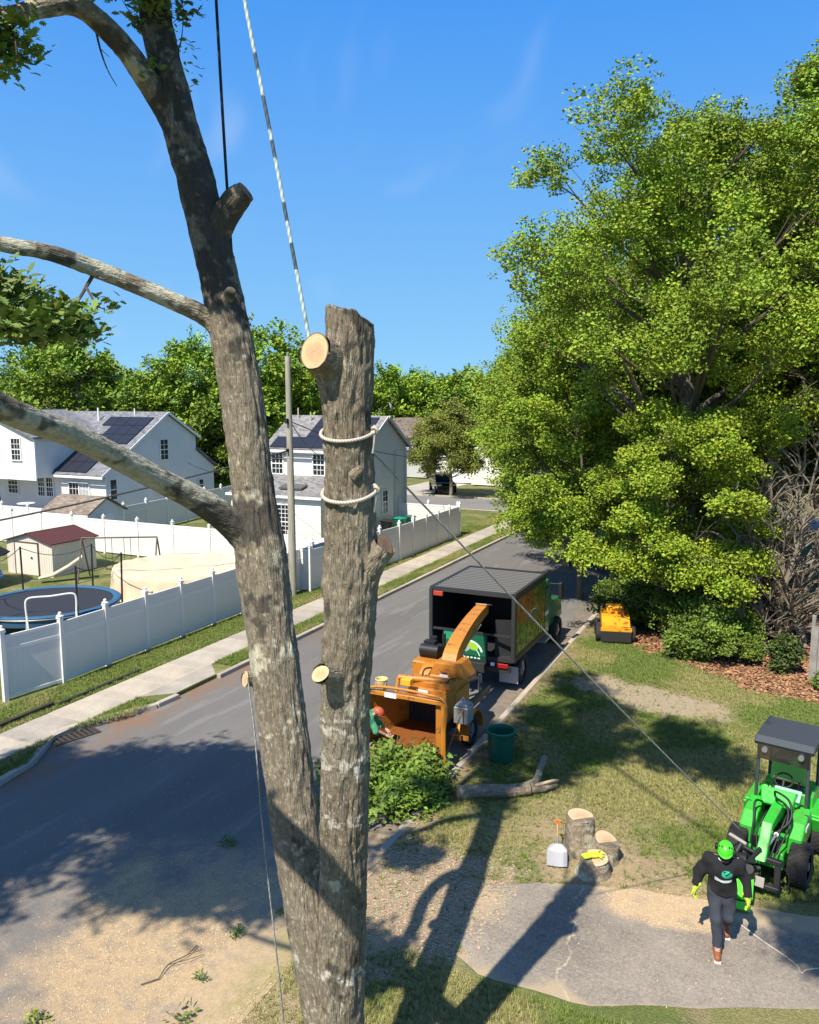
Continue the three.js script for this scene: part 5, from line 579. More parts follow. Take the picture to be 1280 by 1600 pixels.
{ // the worker feeding the chipper: bends to +x, face down
  const J = { pel: [-0.12, 0.92, 0], pelL: [-0.12, 0.92, -0.07], pelR: [-0.12, 0.92, 0.07], belly: [0.02, 1.04, 0], chest: [0.2, 1.14, 0], chL: [0.22, 1.15, -0.085], chR: [0.22, 1.15, 0.085], shL: [0.33, 1.2, -0.19], shR: [0.33, 1.2, 0.19], elL: [0.45, 0.98, -0.24], elR: [0.5, 0.97, 0.2], wrL: [0.66, 0.86, -0.14], wrR: [0.7, 0.84, 0.1], neck: [0.38, 1.24, 0], head: [0.5, 1.3, 0.02], hipL: [-0.12, 0.9, -0.09], hipR: [-0.12, 0.9, 0.09], knL: [0.02, 0.5, -0.12], knR: [-0.1, 0.5, 0.12], anL: [-0.12, 0.1, -0.14], anR: [-0.28, 0.1, 0.14], toeL: [0.06, 0.045, -0.15], toeR: [-0.1, 0.045, 0.15], face: [0.96, 0, 0.0] };
  const F = figure(J, 9), [lo, hi] = bounds(J, 0.17), o = thing('person', 'person in a green shirt and orange helmet bending at the chipper', 'person', [-8.45, -0.1, -15.3], 0.25);
  part('body', nets(F.body, lo, hi, 0.013), skin, o); part('shirt', nets((x, y, z) => Math.max(F.top(x, y, z), -0.16 - x, x - 0.42 - (Math.abs(z) > 0.12 ? 0.12 : 0)), lo, hi, 0.013), mat([0.07, 0.30, 0.15], 0.9), o); part('trousers', nets((x, y, z) => Math.max(F.pants(x, y, z), 0.12 - y, y - 1.03), lo, hi, 0.013), mat([0.05, 0.05, 0.055], 0.9), o);
  for (const s of ['L', 'R']) { const a = J['an' + s], t = J['toe' + s]; part('boot', nets(F.uni([F.B([a[0], a[1] + 0.06, a[2]], a, 0.06, 0.056), F.B(a, t, 0.056, 0.047)], 0.04), [a[0] - 0.13, -0.04, a[2] - 0.13], [t[0] + 0.12, 0.26, a[2] + 0.13], 0.011), mat([0.06, 0.035, 0.02], 0.7), o); part('hand', handOf(J, s, [1, -0.5, s === 'L' ? 0.1 : -0.1], [0, 0, s === 'L' ? 1 : -1], 0.8, F.uni, F.B), skin, o); }
  const hel = sub('helmet', o, 0.51, 1.335, 0.02); hel.rotation.set(0, Math.PI / 2, 0); hel.rotation.order = 'YXZ'; hel.rotation.x = 0.55; const hm = mat([0.45, 0.08, 0.03], 0.5); part('shell', nets((x, y, z) => Math.max((Math.hypot(x / 0.112, y / 0.118, z / 0.14) - 1) * 0.12, -0.012 - y), [-0.16, -0.06, -0.18], [0.16, 0.16, 0.18], 0.009), hm, hel); part('brim', nets((x, y, z) => Math.max((Math.hypot(x / 0.112, z / 0.178) - 1) * 0.12, Math.abs(y + 0.012) - 0.008, 0.03 - z), [-0.16, -0.05, 0], [0.16, 0.04, 0.21], 0.008), hm, hel); for (const s of [-1, 1]) part('ear_defender', rbox(0.05, 0.09, 0.075, 0.022, s * 0.12, -0.06, -0.01), blackM, hel);
}
// ---------------------------------------------------------------- bark, wood, leaves
const barkH = (u, v, px, py, k) => { const w = fbmT(u * px, v * py, px, py, 3, k) * 0.35; const a = fbmT(u * px * 3 + w * 3, v * py, px * 3, py, 4, k + 5); return 1 - Math.abs(2 * a - 1); };
const barkMap = tex(512, 1024, (u, v) => { const a = fbmT(u * 9, v * 9, 9, 9, 4, 500), b = fbmT(u * 60, v * 22, 60, 22, 3, 506), k = 0.7 + 0.4 * a + 0.22 * (b - 0.4); return mix3([0.92, 0.90, 0.86], [0.82, 0.74, 0.62], fbmT(u * 14, v * 30, 14, 30, 3, 511)).map(x => x * k); });
const barkBump = tex(512, 1024, (u, v) => { const r = barkH(u, v, 8, 9, 520); return clamp(0.75 * r + 0.25 * fbmT(u * 50, v * 70, 50, 70, 2, 530)); }, false);
const oakBark = new THREE.MeshStandardMaterial({ map: barkMap, bumpMap: barkBump, bumpScale: 0.022, roughness: 0.92, vertexColors: true });
const bark = c => new THREE.MeshStandardMaterial({ map: barkMap, bumpMap: barkBump, bumpScale: 0.02, roughness: 0.95, color: lin(...c) });
const woodBark = bark([0.17, 0.145, 0.12]), greyBark = bark([0.24, 0.22, 0.19]), paleBark = bark([0.36, 0.32, 0.26]);
const cutWood = (c0, c1, seed) => new THREE.MeshStandardMaterial({ roughness: 0.75, map: tex(256, 256, (u, v) => { const x = u * 2 - 1, y = v * 2 - 1, r = Math.hypot(x - 0.06, y * 0.9 + 0.05) + 0.55 * (fbm(x * 1.6 + 5, y * 1.6 + seed, 4, 540) - 0.5), ring = 0.5 + 0.5 * Math.sin(r * 46 + 3 * fbm(x * 3, y * 3, 2, seed)), h = step(0.72, 0.36, r); let c = mix3(c0, c1, h); const saw = n2(u * 7 + v * 3, v * 70 - u * 30, 0, 0, 9), ck = step(0.025, 0.0, Math.abs(y - 0.4 * x + 0.15 * (fbm(x * 3, y * 3, 2, 11) - 0.5))) * step(0.5, 0.1, Math.abs(x)); c = c.map(a => a * (0.80 + 0.14 * ring + 0.22 * (n2(u * 90, v * 90, 0, 0, 7) - 0.5) + 0.2 * (saw - 0.4)) * (1 - 0.6 * ck)); if (Math.hypot(x, y) > 0.93) c = [0.16, 0.11, 0.07]; return c; }) });
const freshCut = cutWood([0.70, 0.47, 0.25], [0.60, 0.36, 0.20], 3), dryCut = cutWood([0.60, 0.45, 0.27], [0.56, 0.38, 0.21], 8), oldCut = cutWood([0.30, 0.19, 0.11], [0.24, 0.14, 0.08], 12);
function disc(r, at, n, k = 1, seed = 1) { const g = new THREE.CircleGeometry(1, 40), p = g.attributes.position; for (let i = 1; i < p.count; i++) { const f = 1 + 0.1 * (n2(Math.cos(i * 0.157) * 1.5 + seed * 9, Math.sin(i * 0.157) * 1.5, 0, 0, 3) - 0.5); p.setXY(i, p.getX(i) * r * f, p.getY(i) * r * k * f); } g.applyQuaternion(new THREE.Quaternion().setFromUnitVectors(V(0, 0, 1), V(...n).normalize())); return g.translate(...at); }
function lobed(L) {                                                // oak leaf: a midrib with lobes to both sides, slightly folded
  const half = [[0, 0.02], [0.16, 0.10], [0.22, 0.23], [0.34, 0.13], [0.46, 0.33], [0.58, 0.15], [0.70, 0.26], [0.80, 0.11], [1.0, 0.0]], pos = [];
  for (const s of [-1, 1]) for (let i = 0; i + 1 < half.length; i++) { const [a, b] = half[i], [c, d] = half[i + 1]; const A = [a * L, 0.2 * b * L, s * b * L], C = [c * L, 0.2 * d * L, s * d * L], M = [a * L, 0, 0], N = [c * L, 0, 0]; if (s > 0) pos.push(...M, ...A, ...C, ...M, ...C, ...N); else pos.push(...M, ...C, ...A, ...M, ...N, ...C); }
  const g = new THREE.BufferGeometry(); g.setAttribute('position', new THREE.Float32BufferAttribute(pos, 3)); return g;
}
function simpleLeaf(L) { const w = 0.33 * L, g = new THREE.BufferGeometry(); g.setAttribute('position', new THREE.Float32BufferAttribute([0, 0, 0, 0.5 * L, 0.1 * L, w, L, 0, 0, 0, 0, 0, L, 0, 0, 0.5 * L, 0.1 * L, -w], 3)); return g; }
function spray(leafFn, n, L, rad, seed, up = 0.5) {                // a twig end with n leaves
  const R = rng(seed), gs = []; for (let i = 0; i < n; i++) { const g = leafFn(L * (0.75 + 0.5 * R())); g.rotateX((R() - 0.5) * 2.9); g.rotateZ((R() - 0.4) * 2.2 * up); g.rotateY(R() * 2 * Math.PI); const a = R() * 6.28, b = Math.acos(2 * R() - 1), r = rad * Math.cbrt(R()); g.translate(r * Math.sin(b) * Math.cos(a), 0.7 * r * Math.cos(b), r * Math.sin(b) * Math.sin(a)); gs.push(g); }
  const g = mergeGeometries(gs); g.computeVertexNormals(); return g;
}
const leafFar = new THREE.MeshStandardMaterial({ color: lin(1, 1, 1), roughness: 0.7, side: THREE.DoubleSide });
const leafMat = new THREE.MeshPhysicalMaterial({ color: lin(1, 1, 1), roughness: 0.62, transmission: 0.22, thickness: 0, side: THREE.DoubleSide });
const oakSpray = spray(lobed, 9, 0.13, 0.17, 71), woodSpray = spray(simpleLeaf, 21, 0.118, 0.28, 72), farSpray = spray(simpleLeaf, 10, 0.42, 0.6, 73), tinySpray = spray(simpleLeaf, 12, 0.085, 0.14, 74);
// leaves spread through puffs [x, y, z, rx, ry, rz, share]
function crown(parent, name, puffs, count, geo, colour, seed, size = 1, lobes = 7, spread = 0.5) {   // each puff breaks up into small uneven lobes
  const R = rng(seed), gs = () => (R() + R() + R() + R() - 2) * 0.9, subs = [];
  for (const p of puffs) { const n = Math.max(2, Math.round(lobes * (0.6 + 0.8 * R()))); for (let i = 0; i < n; i++) { const a = R() * 6.283, b = Math.acos(2 * R() - 1), r = 0.95 * Math.cbrt(R()), k = spread * (0.55 + 0.9 * R()); subs.push([p[0] + p[3] * r * Math.sin(b) * Math.cos(a), p[1] + p[4] * r * Math.cos(b), p[2] + p[5] * r * Math.sin(b) * Math.sin(a), p[3] * k, p[4] * k * 1.15, p[5] * k, 0.8 + 0.4 * R()]); } }
  const area = subs.map(p => p[3] * p[5]), tot = area.reduce((a, b) => a + b, 0), list = []; subs.forEach((p, i) => { const n = Math.round(count * area[i] / tot + R() - 0.5); for (let k = 0; k < n; k++) list.push(p); });
  const m = new THREE.InstancedMesh(geo, geo === oakSpray ? leafMat : leafFar, list.length), M = new THREE.Matrix4(), q = new THREE.Quaternion(), e = new THREE.Euler(), s = V(1, 1, 1), c = new THREE.Color();
  list.forEach((p, i) => { e.set((R() - 0.5) * 1.1, R() * 6.283, (R() - 0.5) * 1.1); q.setFromEuler(e); s.setScalar(size * (0.7 + 0.6 * R()));
    M.compose(V(p[0] + p[3] * gs(), p[1] + p[4] * gs(), p[2] + p[5] * gs()), q, s); m.setMatrixAt(i, M); const k = p[6] * (0.75 + 0.5 * R()), h = R(); c.setRGB(colour[0] * k * (0.8 + 0.45 * h), colour[1] * k * (0.92 + 0.12 * h), colour[2] * k); m.setColorAt(i, c); });
  m.name = name; m.castShadow = m.receiveShadow = true; m.userData = { kind: 'stuff' }; parent.add(m); return m;
}
// ---------------------------------------------------------------- the oak being felled; its own axes: x to the right, z towards the climber
const oak = thing('oak_tree', 'tall lichened twin stemmed oak being felled, one stem already topped', 'tree', [-3.72, 0, -6.21], THREE.MathUtils.degToRad(25));
const O = (lat, h, f) => [lat + 0.75, h, 7.2 - f];
const furrow = (amp, K = 34, ky = 5.5, k0 = 0) => (cx, sx, l, r) => { const x = cx * r * K + k0, y = sx * r * K, w = n3(x * 0.25, y * 0.25, l * 2.2) * 2.2, a = n3(x + w, y + w, l * ky), b = n3(x * 2.1 + 9, y * 2.1, l * ky * 2.2), lump = n3(cx * 1.6 + k0, sx * 1.6, l * 1.3) - 0.5; return amp * (0.9 * (0.5 - Math.abs(2 * a - 1)) + 0.5 * (b - 0.5)) + 0.05 * r * lump * 2; };
function barkMesh(name, g, opts, parent) {
  const { lichen = 0, dark = 0, chalk = 0, base = [0.30, 0.25, 0.185], x0 = 0 } = opts, p = g.attributes.position, col = new Float32Array(p.count * 3);
  for (let i = 0; i < p.count; i++) {
    const x = p.getX(i), y = p.getY(i), z = p.getZ(i); const t = n3(x * 3, y * 1.4, z * 3), f = n3(x * 42, y * 30, z * 42), f2 = n3(x * 95, y * 70, z * 95); let c = mix3(base, [0.29, 0.26, 0.205], t).map(v => v * (0.74 + 0.5 * f));
    const L = (typeof lichen === 'function' ? lichen(x, y, z) : lichen); if (L > 0) { const m = n3(x * 4.5 + 3, y * 4.5, z * 4.5) * 0.62 + n3(x * 19, y * 19 + 5, z * 19) * 0.38, k = step(0.78 - 0.42 * L, 0.86 - 0.40 * L, m + 0.14 * (f2 - 0.5)); c = mix3(c, mix3([0.52, 0.53, 0.43], [0.66, 0.65, 0.54], f), k * 0.9); }
    const sp = n3(x * 88 + 50, y * 26, z * 88); if (sp > 0.74) c = mix3(c, [0.56, 0.53, 0.45], 0.7 * step(0.74, 0.84, sp)); else if (sp < 0.2) c = c.map(v => v * 0.72);
    const D = typeof dark === 'function' ? dark(x, y, z) : dark; if (D > 0) { const m = n3(x * 3.6 + 30, y * 3.0, z * 3.6) * 0.65 + n3(x * 15, y * 15, z * 15 + 8) * 0.35; c = mix3(c, [0.05, 0.047, 0.042], 0.82 * step(0.72 - 0.38 * D, 0.86 - 0.36 * D, m)); }
    if (chalk) { const C = chalk(x, y, z); if (C > 0 && n3(x * 16, y * 24, z * 16) + 0.3 * f2 > 1.12 - 0.5 * C) c = mix3(c, [0.68, 0.66, 0.62], 0.8); }
    col[3 * i] = c[0]; col[3 * i + 1] = c[1]; col[3 * i + 2] = c[2];
  }
  g.setAttribute('color', new THREE.BufferAttribute(col, 3)); const m = shadow(new THREE.Mesh(g, oakBark)); m.name = name; parent.add(m); return m;
}
const bump1 = (y, c, w) => Math.max(0, 1 - Math.abs(y - c) / w);
const stemL = barkMesh('leaning_stem', sweep([O(-0.75, -0.05, 7.45), O(-0.78, 0.8, 7.47), O(-0.86, 1.7, 7.64), O(-1.1, 2.97, 7.91), O(-1.31, 4.27, 8.19), O(-1.5, 5.61, 8.48), O(-1.63, 6.43, 8.66), O(-1.72, 7.12, 8.81), O(-1.9, 8.38, 9.08), O(-2.13, 9.45, 9.32), O(-2.4, 10.54, 9.55), O(-2.68, 11.51, 9.76), O(-2.85, 12.18, 9.91), O(-2.97, 12.79, 10.04), O(-2.9, 14.2, 10.3), O(-2.7, 15.6, 10.5), O(-2.4, 17, 10.6)], [0.44, 0.3, 0.245, 0.25, 0.254, 0.252, 0.27, 0.222, 0.225, 0.207, 0.202, 0.194, 0.176, 0.165, 0.13, 0.09, 0.04], { seg: 132, step: 0.015, disp: furrow(0.03, 19, 4.2) }), { base: [0.215, 0.185, 0.14], lichen: (x, y, z) => 0.1 + 0.42 * bump1(y, 5.4, 0.8) + 0.3 * bump1(y, 7.3, 1.0), dark: (x, y, z) => 1.15 * bump1(y, 6.8, 0.95) + 0.15 + 0.7 * step(8.4, 9.8, y) }, oak);  // dark: stains round the joint; its upper term paints in the crown shade
const stemR = barkMesh('topped_stem', sweep([O(-0.72, -0.05, 7.52), O(-0.715, 0.9, 7.5), O(-0.71, 1.83, 7.48), O(-0.67, 3.29, 7.43), O(-0.63, 4.67, 7.38), O(-0.6, 5.64, 7.34), O(-0.56, 6.27, 7.32), O(-0.55, 6.89, 7.3), O(-0.55, 7.48, 7.28), O(-0.56, 8.06, 7.25), O(-0.54, 8.57, 7.24), O(-0.52, 8.97, 7.22)], [0.37, 0.275, 0.236, 0.228, 0.226, 0.226, 0.236, 0.23, 0.213, 0.21, 0.22, 0.2], { seg: 140, step: 0.013, disp: (cx, sx, l, r, a) => { const f = furrow(0.032, 22, 5.2, 40)(cx, sx, l, r); return f + 0.03 * Math.exp(-Math.pow((l - 6.55) / 0.12, 2)) * (n3(cx * 4, sx * 4, l * 9) - 0.3) + 0.012 * Math.sin(l * 9 + 2 * n3(cx * 2, sx * 2, l)) * bump1(l, 8.2, 0.5); } }), { base: [0.195, 0.162, 0.118], lichen: 0.08, dark: 0.15, chalk: (x, y, z) => bump1(y, 5.15, 0.14) + bump1(y, 4.78, 0.16) + 0.8 * bump1(y, 2.5, 0.2) + 0.7 * bump1(y, 4.2, 0.15) }, oak);
const lichenLimb = { lichen: 1.0, dark: 0.25, base: [0.27, 0.235, 0.18] };
const limb = (pts, rad, opt = {}, so = {}) => barkMesh('limb', sweep(pts, rad, { seg: 72, step: 0.018, disp: furrow(0.011, 38, 9, opt.k ?? 3), ...so }), { ...lichenLimb, ...opt }, oak);
limb([O(-1.56, 6.1, 8.72), O(-1.74, 6.62, 8.72), O(-2.08, 7.03, 8.5), O(-2.52, 7.42, 8.0), O(-2.97, 7.87, 7.2), O(-3.24, 8.15, 6.4), O(-3.9, 8.9, 5.4), O(-5.2, 9.8, 4.7), O(-6.8, 10.6, 4.7), O(-8.8, 11.4, 5.4)], [0.2, 0.185, 0.145, 0.118, 0.11, 0.104, 0.07, 0.05, 0.04, 0.02], { lichen: (x, y) => 0.25 + 0.75 * step(6.8, 7.2, y), dark: (x, y) => 1.1 - 0.85 * step(6.9, 7.3, y) });
limb([O(-3.62, 8.5, 5.9), O(-3.5, 8.15, 5.75), O(-3.22, 7.84, 5.5), O(-2.82, 7.93, 4.85), O(-2.54, 8.1, 4.22), O(-2.55, 8.7, 3.2), O(-3.2, 9.8, 2.2)], [0.07, 0.11, 0.155, 0.165, 0.16, 0.12, 0.05], { k: 103 }, { seg: 32, step: 0.05 });  // unseen fork, added and thickened so its shadow crosses both stems
limb([O(-1.98, 8.75, 9.15), O(-2.22, 9.08, 9.2), O(-2.65, 9.3, 9.0), O(-3.27, 9.55, 8.65), O(-3.6, 9.66, 8.35), O(-4.0, 9.71, 8.1), O(-5.2, 10.0, 7.4), O(-7.2, 10.9, 7.0), O(-9.5, 11.8, 7.2)], [0.14, 0.11, 0.093, 0.088, 0.08, 0.072, 0.06, 0.045, 0.02], { lichen: x => 0.75 - 0.5 * step(-2.0, -1.5, x), dark: x => 0.2 + 0.5 * step(-2.0, -1.5, x), k: 13 });
limb([O(-2.62, 11.2, 9.72), O(-2.78, 11.46, 9.75), O(-2.98, 11.8, 9.6), O(-3.2, 12.1, 9.35), O(-3.48, 12.28, 9.05), O(-3.72, 12.1, 8.7), O(-3.95, 11.85, 8.3), O(-5.2, 11.9, 7.6), O(-7.4, 12.5, 7.2), O(-9.6, 13.0, 7.4)], [0.17, 0.14, 0.128, 0.116, 0.104, 0.09, 0.078, 0.06, 0.045, 0.02], { lichen: x => 0.55 - 0.35 * step(-2.4, -2.0, x), dark: x => 0.4 + 0.4 * step(-2.4, -2.0, x), k: 23 });
limb([O(-2.9, 14.0, 10.2), O(-2.0, 15.0, 8.6), O(-0.6, 14.6, 6.0), O(0.8, 13.6, 4.2), O(1.5, 12.8, 3.4)], [0.06, 0.045, 0.035, 0.025, 0.012], { k: 33 }, { seg: 16, step: 0.1, disp: 0 });
limb([O(-2.2, 10.05, 9.42), O(-2.06, 10.28, 9.4), O(-1.92, 10.43, 9.36), O(-1.82, 10.5, 9.33)], [0.16, 0.15, 0.14, 0.112], { lichen: 0.1, dark: 0.8, k: 43 });
// stubs and their cut faces
{ const a = O(-0.575, 8.097, 7.305), b = O(-0.672, 8.508, 7.182), c = O(-0.805, 8.61, 6.967); limb([a, b, c], [0.2, 0.19, 0.152], { lichen: 0, dark: 0, k: 53, base: [0.25, 0.20, 0.145] }, { cap: false, disp: furrow(0.009, 30, 9, 8) }); part('cut_face', disc(0.15, [c[0] - 0.006, c[1] + 0.003, c[2] + 0.01], [-0.5, 0.2, 0.84], 1.08, 2), freshCut, oak, true); }
{ const b = O(-0.677, 5.656, 7.161), c = O(-0.805, 5.758, 6.977); limb([O(-0.636, 5.481, 7.233), b, c], [0.13, 0.1, 0.09], { lichen: 0, dark: 0, k: 63 }, { cap: false }); part('cut_face', disc(0.092, c, [c[0] - b[0], c[1] - b[1] + 0.16, c[2] - b[2]], 1, 4), freshCut, oak, true); }
{ const b = O(-0.369, 6.682, 7.244), c = O(-0.226, 6.897, 7.182); limb([O(-0.513, 6.302, 7.285), O(-0.431, 6.538, 7.264), b, c], [0.16, 0.14, 0.125, 0.105], { lichen: 0.35, dark: 0.2, k: 73 }, { cap: false, disp: furrow(0.022, 26, 9, 2) }); part('cut_face', disc(0.11, c, [0.75, 0.35, 0.45], 1, 6), oldCut, oak, true); }
{ const b = O(-1.68, 5.195, 8.399), c = O(-1.77, 5.231, 8.305); limb([O(-1.54, 5.065, 8.458), b, c], [0.12, 0.085, 0.075], { lichen: 0.3, k: 83 }, { cap: false }); part('cut_face', disc(0.078, c, [-0.8, 0.25, 0.55], 1.2, 8), dryCut, oak, true); }
{ const p = stemR.geometry.attributes.position, ax = O(-0.51, 0, 7.1)[0]; for (let i = 0; i < p.count; i++) { const y = p.getY(i); if (y > 8.6) { const k = clamp((y - 8.6) / 0.36), x = (p.getX(i) - ax) / 0.2, f = -0.035 * x - 0.05 * step(0.2, 0.6, x) + 0.05 * (n3(p.getX(i) * 14, 3, p.getZ(i) * 14) - 0.5); p.setY(i, y + k * k * f); } } stemR.geometry.computeVertexNormals(); }
part('cut_face', disc(0.13, O(-0.54, 8.93, 7.22), [0.2, 1, -0.04], 1, 10), dryCut, oak, true);
for (const [a, b, r] of [[O(-2.02, 9.3, 9.12), O(-1.95, 9.38, 9.02), 0.05], [O(-0.51, 7.53, 7.08), O(-0.43, 7.6, 7.06), 0.035]]) limb([a, b, [b[0] + 0.01, b[1] + 0.01, b[2] + 0.01]], [r * 1.4, r, r * 0.8], { lichen: 0, dark: 0.2, k: 93 }, { seg: 24 });
// twigs and leaves that show, and the crown above and left of the picture that shades the street
const twig = (pts, r) => part('twig', sweep(pts, pts.map((_, i) => r * (1 - 0.75 * i / (pts.length - 1))), { seg: 7, step: 0.06 }), woodBark, oak, true);
twig([O(-3.29, 9.505, 8.634), O(-3.34, 9.355, 8.534), O(-3.41, 9.179, 8.409), O(-3.58, 9.016, 8.157), O(-3.89, 8.89, 7.781)], 0.022); twig([O(-3.26, 9.48, 8.634), O(-3.14, 9.43, 8.534), O(-3.04, 9.455, 8.471)], 0.015); twig([O(-3.34, 9.355, 8.534), O(-3.14, 9.141, 8.283), O(-2.99, 9.079, 8.095)], 0.014); twig([O(-3.41, 9.179, 8.409), O(-3.39, 8.953, 8.032), O(-3.45, 8.639, 7.655)], 0.014);
twig([O(-3.4, 12.21, 9.316), O(-3.33, 11.94, 9.248), O(-3.21, 11.67, 9.112), O(-3.1, 11.49, 9.044)], 0.014); twig([O(-3.33, 11.94, 9.248), O(-3.26, 11.87, 9.112), O(-3.18, 11.8, 9.112)], 0.008); twig([O(-3.94, 12.08, 8.84), O(-3.88, 11.8, 8.432), O(-3.74, 11.6, 8.16), O(-3.67, 11.33, 8.024)], 0.018); twig([O(-2.83, 12.01, 9.724), O(-2.99, 12.28, 9.656), O(-3.16, 12.55, 9.52)], 0.016); twig([O(-2.75, 11.87, 9.656), O(-2.58, 12.14, 9.656), O(-2.53, 12.42, 9.656)], 0.014);
const seen = [[-3.84, 9.096, 8.064, 0.41, 0.282, 0.448], [-3.52, 8.968, 7.936, 0.32, 0.179, 0.384], [-3.71, 8.814, 7.808, 0.32, 0.128, 0.384], [-3.26, 8.866, 7.936, 0.205, 0.128, 0.256], [-3.05, 9.122, 8.256, 0.0896, 0.064, 0.0896], [-4.03, 9.288, 7.936, 0.256, 0.179, 0.384], [-3.88, 11.63, 8.16, 0.299, 0.218, 0.408], [-4.08, 11.94, 8.16, 0.408, 0.34, 0.408], [-2.54, 12.14, 9.792, 0.136, 0.381, 0.19], [-2.53, 12.62, 9.792, 0.177, 0.272, 0.272], [-3.05, 12.62, 9.656, 0.218, 0.245, 0.34], [-3.4, 12.82, 9.384, 0.34, 0.272, 0.408], [-2.88, 11.8, 9.52, 0.0952, 0.136, 0.109]].map(([a, h, f, rx, ry, rz]) => { const p = O(a, h, f); return [p[0], p[1], p[2], rx, ry, rz]; });
crown(oak, 'leaves', seen, 470, oakSpray, [0.13, 0.21, 0.02], 801, 0.82, 8, 0.42);
{ const puffs = [], R = rng(810), add = (lat, h, f, r, k = 0.5) => { const p = O(lat, h, f); puffs.push([p[0], p[1], p[2], r, r * k, r]); };
  for (let i = 0; i < 30; i++) { const a = R() * 6.28, d = Math.sqrt(R()); add(-11.2 + Math.cos(a) * d * 4.0, 11.0 + R() * 3, 6.9 + Math.sin(a) * d * 3.2, 0.9 + 0.7 * R()); }
  for (let i = 0; i < 9; i++) add(-9.0 + R() * 2.0, 10.6 + R() * 1.6, 5.6 + R() * 1.8, 0.5 + 0.45 * R());
  for (let i = 0; i < 15; i++) { const a = R() * 6.28, d = Math.sqrt(R()); add(-1.9 + Math.cos(a) * d * 2.9, 14.9 + R() * 2.6, 8.9 + Math.sin(a) * d * 2.6, 0.55 + 0.5 * R()); }
   add(1.3, 12.6, 3.4, 0.75); add(-4.1, 9.1, 5.0, 0.4); add(-4.5, 9.5, 4.6, 0.42); add(-4.7, 9.6, 5.3, 0.4); add(2.0, 12.9, 4.0, 0.7); add(1.0, 13.0, 2.8, 0.6); add(1.8, 12.2, 2.9, 0.5);
  crown(oak, 'upper_crown', puffs, 15000, oakSpray, [0.13, 0.21, 0.02], 811, 1.25); }
crown(oak, 'stem_shading_leaves', [[-3.31, 12.4, 7.46], [-3.45, 12.95, 7.58], [-3.58, 13.45, 7.7], [-3.72, 13.95, 7.8], [-3.86, 14.45, 7.9], [-4.0, 15.1, 8.0], [-4.15, 15.7, 8.15]].map(([a, b, c]) => [...O(a, b, c), 0.42, 0.4, 0.42]), 420, oakSpray, [0.12, 0.20, 0.02], 815, 1.1);  // unseen leaf puffs added along the sun line to shade the upper stem
// ---------------------------------------------------------------- ropes on the oak
const W = p => { const a = THREE.MathUtils.degToRad(25), x = p[0], z = p[2]; return [-3.72 + x * Math.cos(a) + z * Math.sin(a), p[1], -6.21 - x * Math.sin(a) + z * Math.cos(a)]; }, CW = (lat, h, f) => W(O(lat, h, f));
const ropeTex = (c0, c1, n) => new THREE.MeshStandardMaterial({ roughness: 0.8, map: tex(1024, 32, (u, v) => { const k = 0.8 + 0.25 * Math.sin((v * 2 + u * 60) * 6.283); return mix3(c0, c1, step(0.52, 0.58, fbm(u * n, 2, 2, 600))).map(x => x * k); }) });
const strand = (pts, r, m, label, seg = 120) => one('rope', label, 'rope', tube(pts, r, 8, seg), m, null, true);
const palest = ropeTex([0.62, 0.56, 0.46], [0.55, 0.5, 0.42], 5);
function wrap(h, lat, r, tilt) { const pts = []; for (let i = 0; i < 40; i++) { const a = i / 40 * 2 * Math.PI; pts.push(CW(lat + Math.cos(a) * (r + 0.02), h + tilt * Math.cos(a) - 0.075 * Math.sin(a) * -1 * -1, 7.27 - Math.sin(a) * (r + 0.02))); } return pts; }
const knot = p => mergeGeometries([new THREE.TorusKnotGeometry(0.03, 0.015, 60, 8, 2, 3).translate(...p), tube([p, [p[0] + 0.02, p[1] - 0.08, p[2] + 0.02], [p[0] + 0.01, p[1] - 0.2, p[2] + 0.03]], 0.013, 8, 20)].map(g => plain(g, true)));
one('rope_sling', 'pale rope wrapped round the topped stem below the big cut', 'rope', [tube(wrap(7.92, -0.56, 0.222, 0.015), 0.0165, 8, 160, true), knot(CW(-0.33, 7.93, 7.2))], palest, null, true); one('rope_sling', 'pale rope wrapped round the topped stem just above its broken stub', 'rope', [tube(wrap(7.38, -0.55, 0.226, 0.02), 0.018, 8, 160, true), knot(CW(-0.32, 7.4, 7.2))], palest, null, true);
strand([CW(-0.34, 7.72, 7.42), [-1.9, 4.95, -10.5], [-0.32, 0.95, -14.0]].map((p, i) => i === 1 ? [mix(CW(-0.34, 7.72, 7.42)[0], -0.32, 0.5), mix(7.72, 0.95, 0.5) - 0.03, mix(CW(-0.34, 7.72, 7.42)[2], -14.0, 0.5)] : p), 0.0105, ropeTex([0.46, 0.43, 0.38], [0.40, 0.37, 0.33], 40), 'taut grey rope running from the topped stem down to the green loader');
strand([CW(-0.882, 8.734, 7.182), CW(-1.17, 10.25, 7.387), CW(-1.47, 11.79, 7.592), CW(-1.8, 13.64, 7.695)], 0.017, ropeTex([0.52, 0.62, 0.60], [0.06, 0.10, 0.13], 22), 'pale blue and dark banded rope rising from the topped stem'); strand([CW(-2.06, 9.555, 9.675), CW(-2.12, 10.91, 9.714), CW(-2.18, 12.71, 9.752), CW(-2.22, 15.17, 9.675)], 0.017, mat([0.012, 0.012, 0.02], 0.7), 'dark rope hanging behind the leaning stem');
strand([CW(-1.73, 5.266, 8.246), CW(-1.68, 4.769, 8.246), CW(-1.61, 3.492, 8.257), CW(-1.44, 1.149, 8.281), CW(-1.4, 0.05, 8.28)], 0.0095, ropeTex([0.40, 0.40, 0.36], [0.3, 0.31, 0.29], 12), 'thin grey rope hanging down beside the leaning stem');
strand([[1.9, 0.02, -12.9], [1.2, 0.02, -12.35], [0.72, 0.02, -12.05], [0.66, 0.02, -11.95], [0.6, 0.02, -12.1], [0.1, 0.02, -12.5], [-0.2, 0.02, -12.75]], 0.011, palest, 'slack pale rope lying across the driveway behind the walker');
